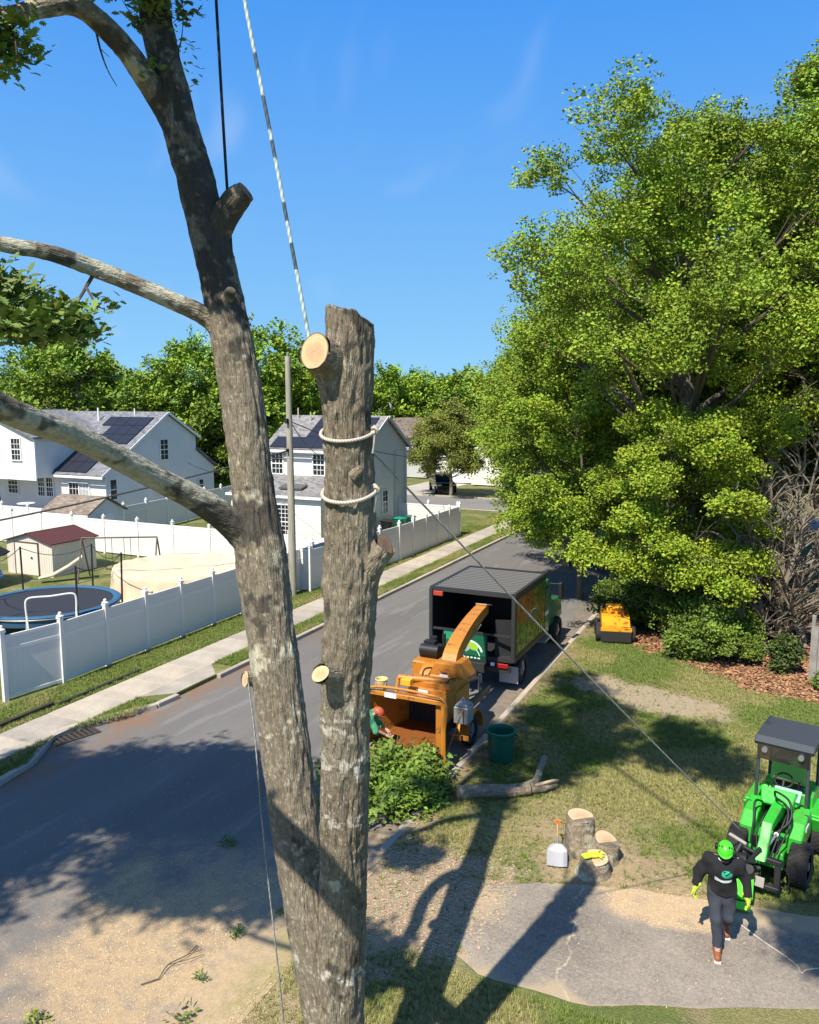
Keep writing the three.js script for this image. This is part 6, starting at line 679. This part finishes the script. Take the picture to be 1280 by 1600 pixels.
// ---------------------------------------------------------------- stump, log, brush, shovel, glove
{ const o = thing('tree_stump', 'freshly cut three stemmed stump surrounded by sawdust', 'stump', [-2.75, 0, -13.7]), gb = { lichen: 0.5, dark: 0.1, base: [0.36, 0.30, 0.22] }, D = (cx, sx, l, r) => furrow(0.02, 30, 7, 5)(cx, sx, l, r);
  const st = (x, z, r0, r1, h, lx, lz, n, k) => { barkMesh('stump_stem', sweep([[x, -0.03, z], [x + lx * 0.4, h * 0.35, z + lz * 0.4], [x + lx, h, z + lz]], [r0, (r0 + r1) * 0.48, r1], { seg: 60, step: 0.016, disp: D, cap: true }), gb, o); part('cut_face', disc(r1 * 1.0, [x + lx + n[0] * 0.012, h + 0.012, z + lz + n[2] * 0.012], n, 1, k), dryCut, o, true); };
  st(-0.25, -0.12, 0.33, 0.245, 0.66, 0.0, -0.02, [0.08, 1, 0.06], 20); st(0.2, 0.02, 0.3, 0.235, 0.36, 0.06, -0.03, [0.5, 1, 0.2], 22); st(0.14, 0.5, 0.33, 0.24, 0.3, 0.03, 0.02, [-0.05, 1, 0.15], 24); }
{ const g = (() => { const R = rng(91), gs = []; for (let i = 0; i < 5; i++) gs.push(rod([0, 0.02, 0], [0.09 * Math.cos(i * 0.5 - 1), 0.02 + 0.02 * R(), 0.09 * Math.sin(i * 0.5 - 1)], 0.012, 8, 0.009)); gs.push(rbox(0.1, 0.03, 0.1, 0.014, -0.04, 0.02, 0), rbox(0.1, 0.035, 0.09, 0.015, -0.12, 0.022, 0.03, 0, 0.4)); return gs; })(); const o = one('work_glove', 'lime yellow work glove lying on the lowest stump cut', 'glove', g, mat([0.52, 0.66, 0.03], 0.8)); o.position.set(-2.56, 0.325, -13.2); o.rotation.y = 0.4; o.scale.setScalar(1.5); }
{ const o = thing('scoop_shovel', 'steel scoop shovel with orange grip lying beside the stump', 'shovel', [-3.28, 0.0, -13.3], 0.25), sm_ = mat([0.46, 0.47, 0.48], 0.35, { metalness: 0.75 }); const g = new THREE.PlaneGeometry(0.36, 0.42, 16, 16), p = g.attributes.position; for (let i = 0; i < p.count; i++) { const x = p.getX(i), y = p.getY(i); p.setXYZ(i, x * (y > 0.05 ? Math.sqrt(Math.max(0.1, 1 - Math.pow((y - 0.05) / 0.175, 2))) : 1), y, 0.35 * x * x * 2 + Math.max(0, y - 0.1) * 0.5); } g.computeVertexNormals(); g.rotateX(-1.15); const b = part('blade', g.translate(0, 0.12, 0.05), new THREE.MeshStandardMaterial({ color: lin(0.40, 0.40, 0.40), metalness: 0.25, roughness: 0.5, side: THREE.DoubleSide }), o); part('socket', rod([0, 0.21, -0.12], [0, 0.3, -0.28], 0.022), sm_, b); part('shaft', rod([0, 0.24, -0.18], [0.0, 0.42, -0.5], 0.018), mat([0.42, 0.25, 0.12], 0.7), o); part('grip', [rod([-0.06, 0.46, -0.57], [0.06, 0.46, -0.57], 0.018), rod([-0.055, 0.46, -0.57], [0, 0.41, -0.48], 0.014), rod([0.055, 0.46, -0.57], [0, 0.41, -0.48], 0.014)], mat([0.62, 0.13, 0.02], 0.5), o); }
{ const o = thing('cut_log', 'cut oak log with a forked branch lying across the lawn', 'log', [-5.7, 0, -14.75], 0.42); const D = furrow(0.012, 34, 7, 15); barkMesh('log', sweep([[-0.05, 0.14, 0.1], [0.5, 0.13, -0.02], [1.0, 0.14, -0.02], [1.45, 0.15, -0.1]], [0.15, 0.135, 0.13, 0.125], { seg: 48, step: 0.02, disp: D, cap: true }), { lichen: 0.25, dark: 0.3 }, o); barkMesh('branch', sweep([[1.3, 0.16, -0.06], [1.6, 0.26, -0.25], [1.72, 0.42, -0.5], [1.85, 0.52, -0.8]], [0.11, 0.075, 0.066, 0.06], { seg: 32, step: 0.02, disp: furrow(0.008, 34, 7, 19), cap: true }), { lichen: 0.45 }, o); barkMesh('branch', sweep([[1.3, 0.14, -0.08], [1.7, 0.12, -0.16], [2.05, 0.1, -0.35]], [0.11, 0.07, 0.045], { seg: 28, step: 0.02, disp: furrow(0.008, 34, 7, 19) }), { lichen: 0.1 }, o); part('cut_face', disc(0.15, [-0.065, 0.14, 0.105], [-0.97, 0.05, 0.25], 1, 30), dryCut, o, true); part('cut_face', disc(0.06, [1.853, 0.525, -0.81], [0.35, 0.3, -0.9], 1, 31), dryCut, o, true); part('torn_wood', prism([[0, 0], [0.5, 0.06], [0.62, 0.02], [0.1, -0.06]], 0.06, 0.015).rotateX(-1.2).rotateY(0.3).translate(1.5, 0.22, -0.12), mat([0.62, 0.45, 0.26], 0.8), o); }
{ const o = thing('brush_pile', 'heap of freshly cut leafy branches in front of the chipper', 'brush', [-7.2, -0.1, -14.3]), R = rng(95); for (let i = 0; i < 12; i++) { const a = R() * 6.28, x = (R() - 0.5) * 2.2, z = (R() - 0.2) * 2.2; part('branch', sweep([[x, 0.12 + R() * 0.2, z], [x * 0.5 + 0.2 * Math.cos(a), 0.3 + R() * 0.25, z * 0.5 - 0.3], [0.1 * i - 0.4, 0.45 + R() * 0.3, -1.0 - R() * 0.5]], [0.03, 0.024, 0.016], { seg: 8, step: 0.12 }), woodBark, o, true); }
  const puffs = []; for (let i = 0; i < 24; i++) { const t = R(); puffs.push([(R() - 0.5) * 1.7 + 0.1, 0.28 + 0.42 * R() * (1 - Math.abs(t - 0.5)), 1.0 - t * 2.1, 0.34 + 0.2 * R(), 0.25, 0.36 + 0.2 * R()]); } for (const [x, z] of [[0.95, 0.1], [1.2, -0.3], [0.9, 0.6], [-0.5, 1.2], [0.1, 1.35]]) puffs.push([x, 0.2, z, 0.35, 0.17, 0.35]); crown(o, 'leaves', puffs, 1150, oakSpray, [0.15, 0.25, 0.018], 960, 0.85, 5, 0.5); }
for (const [i, x, z, s, label] of [[0, -6.85, -7.55, 1.15, 'leafy oak sprig lying on the sawdust by the lawn corner'], [1, -8.7, -6.75, 0.9, 'yellow green oak sprig lying on the bare street'], [2, -7.35, -9.35, 0.7, 'small oak sprig on the sawdust streak'], [3, -7.0, -10.05, 0.55, 'tiny oak sprig beside the hanging rope'], [4, -9.1, -11.4, 0.8, 'oak sprig in the shade on the street'], [5, -7.6, -13.2, 1.0, 'oak sprig at the street edge near the brush heap'], [6, -7.2, -8.3, 0.55, 'faded small oak sprig on the sawdust patch']]) { const o = thing('oak_sprig', label, 'sprig', [x, x < -6.3 ? -0.1 : 0, z], i); part('twig', rod([-0.15, 0.02, 0], [0.12, 0.04, 0.03], 0.006, 5), woodBark, o); crown(o, 'leaves', [[0, 0.05, 0, 0.13 * s, 0.04, 0.13 * s]], 7, oakSpray, i === 1 ? [0.22, 0.27, 0.02] : [0.10, 0.18, 0.015], 970 + i, 0.6 * s); }
one('fallen_twig', 'bare forked twig lying on the sawdust of the street', 'twig', [tube([[-7.75, -0.08, -8.05], [-7.8, -0.05, -8.3], [-7.7, -0.06, -8.6], [-7.72, -0.07, -8.85]], 0.008, 5), tube([[-7.8, -0.05, -8.3], [-7.62, -0.04, -8.48], [-7.5, -0.07, -8.72]], 0.005, 5), tube([[-7.7, -0.06, -8.6], [-7.55, -0.05, -8.8]], 0.004, 5), tube([[-7.75, -0.08, -8.05], [-7.9, -0.08, -7.85]], 0.008, 5)], woodBark);
// ---------------------------------------------------------------- trees
const CX = (lat, f) => { const a = THREE.MathUtils.degToRad(25); return [lat * Math.cos(a) - f * Math.sin(a), -(lat * Math.sin(a) + f * Math.cos(a))]; };   // from axes turned 25 degrees to the street
function tree(name, label, group, x, z, o) {
  const { h = 18, r = 6, base = 0.3, n = 24, leaves = 8000, geo = woodSpray, col = [0.10, 0.155, 0.018], seed = 1, tr = 0.25, lean = [0, 0], barkM = woodBark, size = 1, puff = 0.32, flat = 0.75, twigs = 2, open = 0, extra = [], fill = 0.45 } = o;
  const t = thing(name, label, 'tree', [x, 0, z], 0, group), R = rng(seed), y0 = h * base, top = h * 0.93, puffs = [], trunkAt = y => { const k = y / h; return [lean[0] * k * k + 0.25 * Math.sin(k * 5 + seed), y, lean[1] * k * k + 0.25 * Math.cos(k * 4 + seed)]; };
  const tp = [], trr = []; for (let i = 0; i <= 6; i++) { tp.push(trunkAt(top * i / 6 - (i ? 0 : 0.1))); trr.push(Math.max(0.03, tr * (1.15 - 1.05 * i / 6))); } part('trunk', sweep(tp, trr, { seg: 14, step: 0.4, disp: (c, s, l, q) => 0.12 * q * (n3(c * 2, s * 2, l) - 0.5) * 2 }), barkM, t, true);
  const br = [];
  for (let i = 0; i < n; i++) {
    const k = (i + 0.5) / n, a = i * 2.39996 + R() * 0.7, ht = y0 + (h - y0) * (0.06 + 0.92 * k), e = Math.sqrt(Math.max(0.04, 1 - Math.pow((k - 0.36) / 0.70, 2))), rad = r * e * (k > 0.93 ? 0.25 : (0.5 + 0.5 * R())), pr = r * puff * (0.65 + 0.6 * R()) * (0.7 + 0.3 * e), T = trunkAt(Math.min(top, Math.max(y0 * 0.75, ht - rad * 0.65 - 0.4)));
    const P = [trunkAt(ht)[0] + Math.cos(a) * rad, ht, trunkAt(ht)[2] + Math.sin(a) * rad]; puffs.push([P[0], P[1], P[2], pr, pr * flat, pr]); if (rad > r * 0.35 && R() < fill) { const v = 0.35 + 0.35 * R(), A = trunkAt(ht); puffs.push([mix(A[0], P[0], v) + (R() - 0.5) * r * 0.25, ht - 0.2 * rad * (1 - v) + (R() - 0.3) * pr * 0.8, mix(A[2], P[2], v) + (R() - 0.5) * r * 0.25, pr * 0.75, pr * flat * 0.8, pr * 0.75]); }
    const m = [mix(T[0], P[0], 0.5) + (R() - 0.5) * 0.6, mix(T[1], P[1], 0.36 + 0.2 * R()), mix(T[2], P[2], 0.5) + (R() - 0.5) * 0.6], r0 = tr * (0.42 - 0.25 * k) * (0.7 + 0.5 * R()); br.push(sweep([T, m, P], [Math.max(0.03, r0), Math.max(0.022, r0 * 0.6), 0.014], { seg: 6, step: 0.5 }));
    for (let q = 0; q < twigs; q++) { const b = R() * 6.28; br.push(sweep([m, [mix(m[0], P[0], 0.5) + 0.4 * Math.cos(b), mix(m[1], P[1], 0.6) + 0.2, mix(m[2], P[2], 0.5) + 0.4 * Math.sin(b)], [P[0] + pr * 0.8 * Math.cos(b), P[1] + pr * 0.4 * (R() - 0.2), P[2] + pr * 0.8 * Math.sin(b)]], [0.025, 0.016, 0.006], { seg: 5, step: 0.6 })); }
  }
  for (const e of extra) { puffs.push(e); const T = trunkAt(Math.max(1.2, e[1] - 1.2)); br.push(sweep([T, [mix(T[0], e[0], 0.5), mix(T[1], e[1], 0.55) + 0.25, mix(T[2], e[2], 0.5)], [e[0], e[1] - 0.05, e[2]]], [0.06, 0.04, 0.012], { seg: 6, step: 0.4 })); }
  stuffOf(part('branches', br, barkM, t, true)); if (leaves) crown(t, 'crown', puffs, leaves, geo, col, seed + 5000, size); return t;
}
const G1 = 'tall trees of the roadside wood';
{ const Y = [0.235, 0.33, 0.015], Mg = [0.205, 0.31, 0.017];
  let p;
  p = CX(9.7, 28.6); tree('oak_tree', 'wide tall oak at the front of the wood, its crown reaching over the street', G1, p[0], p[1], { h: 17.7, r: 6.9, base: 0.46, n: 46, fill: 0.35, leaves: 6192, seed: 101, tr: 0.34, col: Mg, puff: 0.19, size: 0.95, twigs: 3 });
  p = CX(15.4, 28.5); tree('oak_tree', 'tallest oak of the wood with a narrow high crown above the board fence', G1, p[0], p[1], { h: 20.4, r: 5.0, base: 0.42, n: 32, fill: 0.2, leaves: 6480, seed: 102, tr: 0.32, col: Mg, puff: 0.26, size: 0.95, twigs: 3 });
  p = CX(13.4, 29.6); tree('oak_tree', 'bright leaved young oak standing before the dark wood', G1, p[0], p[1], { h: 12.2, r: 3.6, base: 0.5, n: 18, leaves: 3744, seed: 103, tr: 0.15, col: Y, puff: 0.34, size: 0.9 });
  p = CX(8.9, 27.0); tree('understorey_oak', 'low spreading oak sapling with layered bright leaves by the stump grinder', 'saplings at the wood edge', p[0], p[1], { h: 8.0, r: 3.2, base: 0.3, n: 20, leaves: 4305, seed: 104, tr: 0.11, col: Y, puff: 0.3, flat: 0.55, size: 0.85, lean: [-0.4, 0.5], extra: [[-1.2, 2.9, 1.2, 1.0, 0.4, 0.9], [0.4, 2.7, 1.6, 1.1, 0.4, 0.9], [1.8, 3.2, 1.2, 0.9, 0.4, 0.9]] });
  p = CX(7.4, 33); tree('understorey_oak', 'slender leaning oak sapling whose layered leaves hang over the street', 'saplings at the wood edge', p[0], p[1], { h: 9.2, r: 3.3, base: 0.25, n: 20, leaves: 4305, seed: 105, tr: 0.12, col: Mg, puff: 0.32, flat: 0.55, size: 0.95, lean: [-1.2, 0.6], extra: [[-1.5, 3.4, 0.9, 1.2, 0.45, 1.1], [-2.4, 4.2, 0, 1.2, 0.45, 1.1]] });
  p = CX(8.2, 40); tree('oak_tree', 'mid sized oak in the wood behind the leaning sapling', G1, p[0], p[1], { h: 13.2, r: 4.6, base: 0.28, n: 24, leaves: 4867, seed: 106, tr: 0.2, col: Mg, puff: 0.34, size: 1.1 });
  p = CX(9.8, 52); tree('oak_tree', 'rounded oak farther along the street edge', G1, p[0], p[1], { h: 12.0, r: 4.4, base: 0.2, n: 22, leaves: 3931, seed: 107, tr: 0.2, col: Mg, puff: 0.36, size: 1.3 });
  p = CX(11.8, 64); tree('oak_tree', 'oak beyond the cross street beside the gabled house', G1, p[0], p[1], { h: 11.4, r: 5, base: 0.2, n: 20, leaves: 3369, seed: 108, tr: 0.2, col: Mg, puff: 0.38, size: 1.5 });
  p = CX(14, 40); tree('oak_tree', 'dark oak deep in the wood behind the wide oak', G1, p[0], p[1], { h: 19, r: 5.6, base: 0.15, n: 34, leaves: 6552, seed: 109, tr: 0.3, col: Mg, puff: 0.32, size: 1.25 });
  p = CX(19, 35); tree('oak_tree', 'dark oak deep in the wood behind the board fence', G1, p[0], p[1], { h: 20, r: 5.4, base: 0.12, n: 34, leaves: 6177, seed: 110, tr: 0.3, col: Mg, puff: 0.32, size: 1.25 });
  p = CX(11.4, 34); tree('oak_tree', 'shaded oak standing between the wide oak and the deep wood', G1, p[0], p[1], { h: 12.6, r: 4.2, base: 0.2, n: 26, leaves: 5241, seed: 111, tr: 0.24, col: Mg, puff: 0.34, size: 1.1 });
  p = CX(17.2, 28.6); tree('oak_tree', 'oak with long bare lower trunk behind the board fence', G1, p[0], p[1], { h: 19.5, r: 5.0, base: 0.35, n: 28, leaves: 5990, seed: 112, tr: 0.3, col: Mg, puff: 0.3, size: 1.0 });
  p = CX(16, 52); tree('oak_tree', 'tall oak in the rear of the wood along the street', G1, p[0], p[1], { h: 17, r: 6, base: 0.12, n: 26, leaves: 4305, seed: 113, tr: 0.3, col: Mg, puff: 0.36, size: 1.6 });
  p = CX(24, 42); tree('oak_tree', 'tall oak at the far right back of the wood', G1, p[0], p[1], { h: 20, r: 6.4, base: 0.12, n: 26, leaves: 4305, seed: 114, tr: 0.3, col: Mg, puff: 0.36, size: 1.6 });
  const bare = (label, lat, f, h, r, seed) => { const q = CX(lat, f); tree('bare_tree', label, 'bare trees at the wood edge', q[0], q[1], { h, r, base: 0.12, n: 34, leaves: 0, seed, tr: 0.1, barkM: paleBark, twigs: 5, puff: 0.4 }); };
  bare('leafless grey tangled tree between the shrubs and the board fence', 11.3, 25.4, 6.4, 2.3, 121); bare('leafless grey tree right behind the board fence', 13.0, 25.9, 7.4, 2.5, 122); bare('leafless thin tree left of the board fence post', 12.2, 25.2, 5.6, 2.0, 123);
  bare('taller leafless tree in the gap behind the board fence', 13.3, 27.6, 9.5, 2.8, 124);
  const shrub = (label, lat, f, r, h, col, seed, nl = 1900) => { const q = CX(lat, f), t = thing('shrub', label, 'shrub', [q[0], 0, q[1]], 0, 'shrubs at the wood edge'), R = rng(seed), pf = [], st = []; for (let i = 0; i < 11; i++) { const a = R() * 6.28, d = Math.sqrt(R()) * r * 0.7, y = h * (0.25 + 0.6 * R()) * (1 - 0.35 * d / r); pf.push([Math.cos(a) * d, y, Math.sin(a) * d, r * 0.4, h * 0.2, r * 0.4]); st.push(sweep([[Math.cos(a) * 0.15, 0, Math.sin(a) * 0.15], [Math.cos(a) * d * 0.5, y * 0.5, Math.sin(a) * d * 0.5], [Math.cos(a) * d, y, Math.sin(a) * d]], [0.025, 0.018, 0.006], { seg: 5, step: 0.4 })); } part('stems', st, woodBark, t, true); crown(t, 'foliage', pf, nl, tinySpray, col, seed, 1.2); };
  shrub('dark green dense shrub at the wood edge beside the stump grinder', 9.1, 25.4, 1.2, 2.2, [0.12, 0.195, 0.02], 131); shrub('dark green low shrub between the leaf litter and the sapling', 10.1, 24.9, 1.3, 1.9, [0.13, 0.21, 0.018], 132); shrub('rounded green shrub in the middle of the leaf litter edge', 10.2, 25.8, 1.1, 2.4, [0.12, 0.195, 0.02], 133); shrub('small green shrub right before the grey fence', 11.3, 23.4, 0.42, 1.2, [0.075, 0.12, 0.02], 134, 420); shrub('shaded shrub behind the stump grinder', 8.0, 29.2, 1.4, 2.0, [0.12, 0.195, 0.02], 135); shrub('leafy shrub rising behind the leaf litter beside the sapling trunk', 9.6, 27.4, 1.8, 3.4, [0.13, 0.21, 0.018], 137, 2600); shrub('loose brownish shrub among the leafless trees', 12.4, 26.6, 1.7, 3.0, [0.17, 0.14, 0.08], 139, 1500); shrub('tiny shrub at the foot of the grey board fence', 11.9, 22.0, 0.3, 0.5, [0.11, 0.16, 0.02], 136, 160);
  for (const [i, lat, f, h, r, c, label] of [[0, -13.5, 70, 14.4, 5.2, [0.207, 0.334, 0.018], 'large spring green tree rising behind the townhouse roof'], [1, -27, 66, 12, 5.4, [0.167, 0.270, 0.018], 'dark green tree behind the townhouse left wing'], [2, -20.5, 74, 13, 4.6, [0.187, 0.301, 0.018], 'olive tinted tree behind the townhouse ridge'], [3, -19.0, 73, 11.2, 4.0, [0.153, 0.247, 0.018], 'dense green tree between the townhouse and the street pole'], [4, -9.6, 74, 12.0, 4.0, [0.201, 0.324, 0.018], 'upright green tree behind the leaning oak stem'], [5, -15.8, 66, 8.0, 2.6, [0.134, 0.216, 0.018], 'small dark tree beside the townhouse gable'], [6, -34, 76, 14, 6, [0.174, 0.281, 0.018], 'broad tree far behind the townhouse'], [7, -5, 92, 11.4, 5, [0.201, 0.324, 0.018], 'round tree beyond the navy solar roof'], [8, 0.5, 96, 10.8, 5, [0.221, 0.356, 0.018], 'yellow green tree beyond the satellite dish'], [9, 6, 98, 10.6, 5, [0.201, 0.324, 0.018], 'green tree behind the far driveway'], [10, 12.4, 84, 11, 5.2, [0.221, 0.356, 0.018], 'light green tree behind the gabled house'], [11, 4.5, 88, 8.6, 3.6, [0.160, 0.258, 0.018], 'dark rounded tree between the grey house and the gabled house']])
    { const q = CX(lat, f); tree('background_tree', label, 'trees behind the houses', q[0], q[1], { h, r, base: 0.12, n: 20, leaves: 2152, geo: farSpray, col: c, seed: 150 + i, tr: 0.25, puff: 0.36, flat: 0.7, size: 0.8 }); }
  { const q = CX(3.4, 69.5); tree('street_tree', 'small grey green tree on the corner lawn by the black car', null, q[0], q[1], { h: 7.2, r: 3.1, base: 0.28, n: 22, leaves: 2433, geo: woodSpray, col: [0.178, 0.214, 0.030], seed: 171, tr: 0.14, puff: 0.36, flat: 0.7, size: 1.3, barkM: greyBark }); }
  { const q = CX(-15.6, 71); tree('half_bare_tree', 'half bare whitish blossoming tree behind the townhouse', null, q[0], q[1], { h: 14.0, r: 4.4, base: 0.2, n: 30, leaves: 900, geo: farSpray, col: [0.24, 0.448, 0.150], seed: 172, tr: 0.2, puff: 0.28, size: 0.5, barkM: greyBark, twigs: 5 }); }
}
{ // the far wood that closes the view, one mass
  const R = rng(205), g = new THREE.Group(), puffs = []; for (let i = 0; i < 420; i++) { const lat = -120 + 200 * R(), f = 104 + 60 * R(), q = CX(lat, f), h = 7.5 + 3.2 * n2(lat * 0.09, f * 0.05, 0, 0, 3) + (f - 104) * 0.042; puffs.push([q[0], h * (0.25 + 0.6 * R()), q[1], 3.6, 2.6, 3.6]); puffs.push([q[0] + R() * 3, h * 0.97, q[1], 2.6, 2.0, 2.6]); }
  const m = crown(scene, 'far_woodland', puffs, 26000, farSpray, [0.18, 0.29, 0.022], 206, 1.7); m.userData = { kind: 'stuff', label: 'continuous belt of distant green woodland closing the horizon', category: 'woodland' };
}
// ---------------------------------------------------------------- grass, leaf litter, chips
function scatter(name, label, category, geo, m, list) { const im = new THREE.InstancedMesh(geo, m, list.length), M = new THREE.Matrix4(), q = new THREE.Quaternion(), e = new THREE.Euler(), c = new THREE.Color(), P = V(0, 0, 0), S = V(1, 1, 1); list.forEach(([x, y, z, rx, ry, rz, s, col], i) => { q.setFromEuler(e.set(rx, ry, rz)); M.compose(P.set(x, y, z), q, S.setScalar(s)); im.setMatrixAt(i, M); im.setColorAt(i, c.setRGB(...col)); }); im.name = name; im.castShadow = im.receiveShadow = true; im.userData = { kind: 'stuff', label, category }; scene.add(im); }
const tuft = (() => { const R = rng(301), pos = []; for (let i = 0; i < 7; i++) { const a = R() * 6.28, l = 0.05 + 0.04 * R(), b = R() * 6.28, x = 0.035 * Math.cos(b) * R(), z = 0.035 * Math.sin(b) * R(), w = 0.006, k = 0.03 + 0.04 * R(); pos.push(x - w * Math.sin(a), 0, z + w * Math.cos(a), x + w * Math.sin(a), 0, z - w * Math.cos(a), x + k * Math.cos(a), l, z + k * Math.sin(a)); } const g = new THREE.BufferGeometry(); g.setAttribute('position', new THREE.Float32BufferAttribute(pos, 3)); g.computeVertexNormals(); return g; })();
const bladeMat = new THREE.MeshPhysicalMaterial({ color: lin(1, 1, 1), roughness: 0.7, side: THREE.DoubleSide });
{ const R = rng(302), L = []; const blade = (x, y, s, dry, k = 1) => { const d = clamp(dry + 0.5 * (R() - 0.5)), c = mix3([0.135, 0.195, 0.028], [0.36, 0.31, 0.12], d * 0.75), t = 0.7 + 0.6 * R(); L.push([x, y, -s, (R() - 0.5) * 0.5, R() * 6.28, (R() - 0.5) * 0.5, k * (0.6 + 0.8 * R()), c.map(v => v * t)]); };
  for (let i = 0; i < 185000; i++) { const q = -6.15 + 15 * Math.pow(R(), 1.0), s = 5 + 23 * R(); if (q > -4.0 && s > mix(9.9, 15.2, clamp((q + 1) / 13)) && s < mix(12.3, 17.4, clamp((q + 4) / 16)) ) continue; const a = lawnAt(q, s); if (R() < a.grass * 1.05) blade(q, 0, s, a.dry, 0.85); }
  for (let i = 0; i < 52000; i++) { const s = 8 + 46 * R(), k = R(); const q = k < 0.42 ? -15.2 - 0.7 * R() : -17.22 - 1.4 * R(); if (q > -16.3 && s > 12 && s < 19.5 && (s > 16.2 || q > -16.0 + 0.5 * Math.abs(s - 13.6))) continue; blade(q, 0, s, step(0.4, 0.7, fbm(q, s * 0.6, 3, 310)), 0.95); }
  scatter('grass', 'short mown grass of the front lawn and the verges', 'grass', tuft, bladeMat, L); }
{ const R = rng(303), L = [], g = simpleLeaf(0.11); g.translate(-0.05, 0, 0); g.computeVertexNormals(); for (let i = 0; i < 60000; i++) { const q = -6 + 17 * R(), s = 21.5 + 10 * R(); if (R() < lawnAt(q, s).litter) { const t = 0.5 + 0.9 * R(), h = R(); L.push([q, 0.01 + 0.03 * R(), -s, (R() - 0.5) * 0.9, R() * 6.28, (R() - 0.5) * 0.9, 0.7 + 0.6 * R(), [(0.26 + 0.12 * h) * t, (0.125 + 0.09 * h) * t, (0.062 + 0.05 * h) * t]]); } }
  for (let i = 0; i < 3000; i++) { const q = -6.2 + 2.6 * R(), s = 9.2 + 4.2 * R(); if (R() < lawnAt(q, s).bare * 0.8) L.push([q, 0.008, -s, (R() - 0.5) * 0.5, R() * 6.28, (R() - 0.5) * 0.5, 0.35 + 0.4 * R(), [0.42 * (0.6 + R() * 0.6), 0.3, 0.19]]); }
  scatter('leaf_litter', 'dry brown fallen leaves covering the ground at the wood edge', 'leaves', g, mat([1, 1, 1], 0.9, { side: THREE.DoubleSide }), L); }
{ const R = rng(304), L = [], g = new THREE.BoxGeometry(0.022, 0.004, 0.007); for (let i = 0; i < 90000 && L.length < 14000; i++) { const k = R(), q = k < 0.75 ? -13 + 7 * R() : -4.5 + 5 * R(), s = k < 0.75 ? 6 + 9 * R() : 9.8 + 4.4 * R(), w = sawdust(q, s); if (R() < 0.012 + w * 0.8) { const y = q < -6.3 ? -0.103 : 0.008, t = 0.7 + 0.5 * R(); L.push([q, y, -s, (R() - 0.5) * 0.6, R() * 6.28, (R() - 0.5) * 0.4, 0.5 + 1.0 * R() * R(), [0.66 * t, 0.49 * t, 0.28 * t]]); } }
  scatter('wood_chips', 'pale wood chips and sawdust strewn over the street and driveway', 'wood chips', g, mat([1, 1, 1], 0.9), L); }
renderer.render(scene, camera);
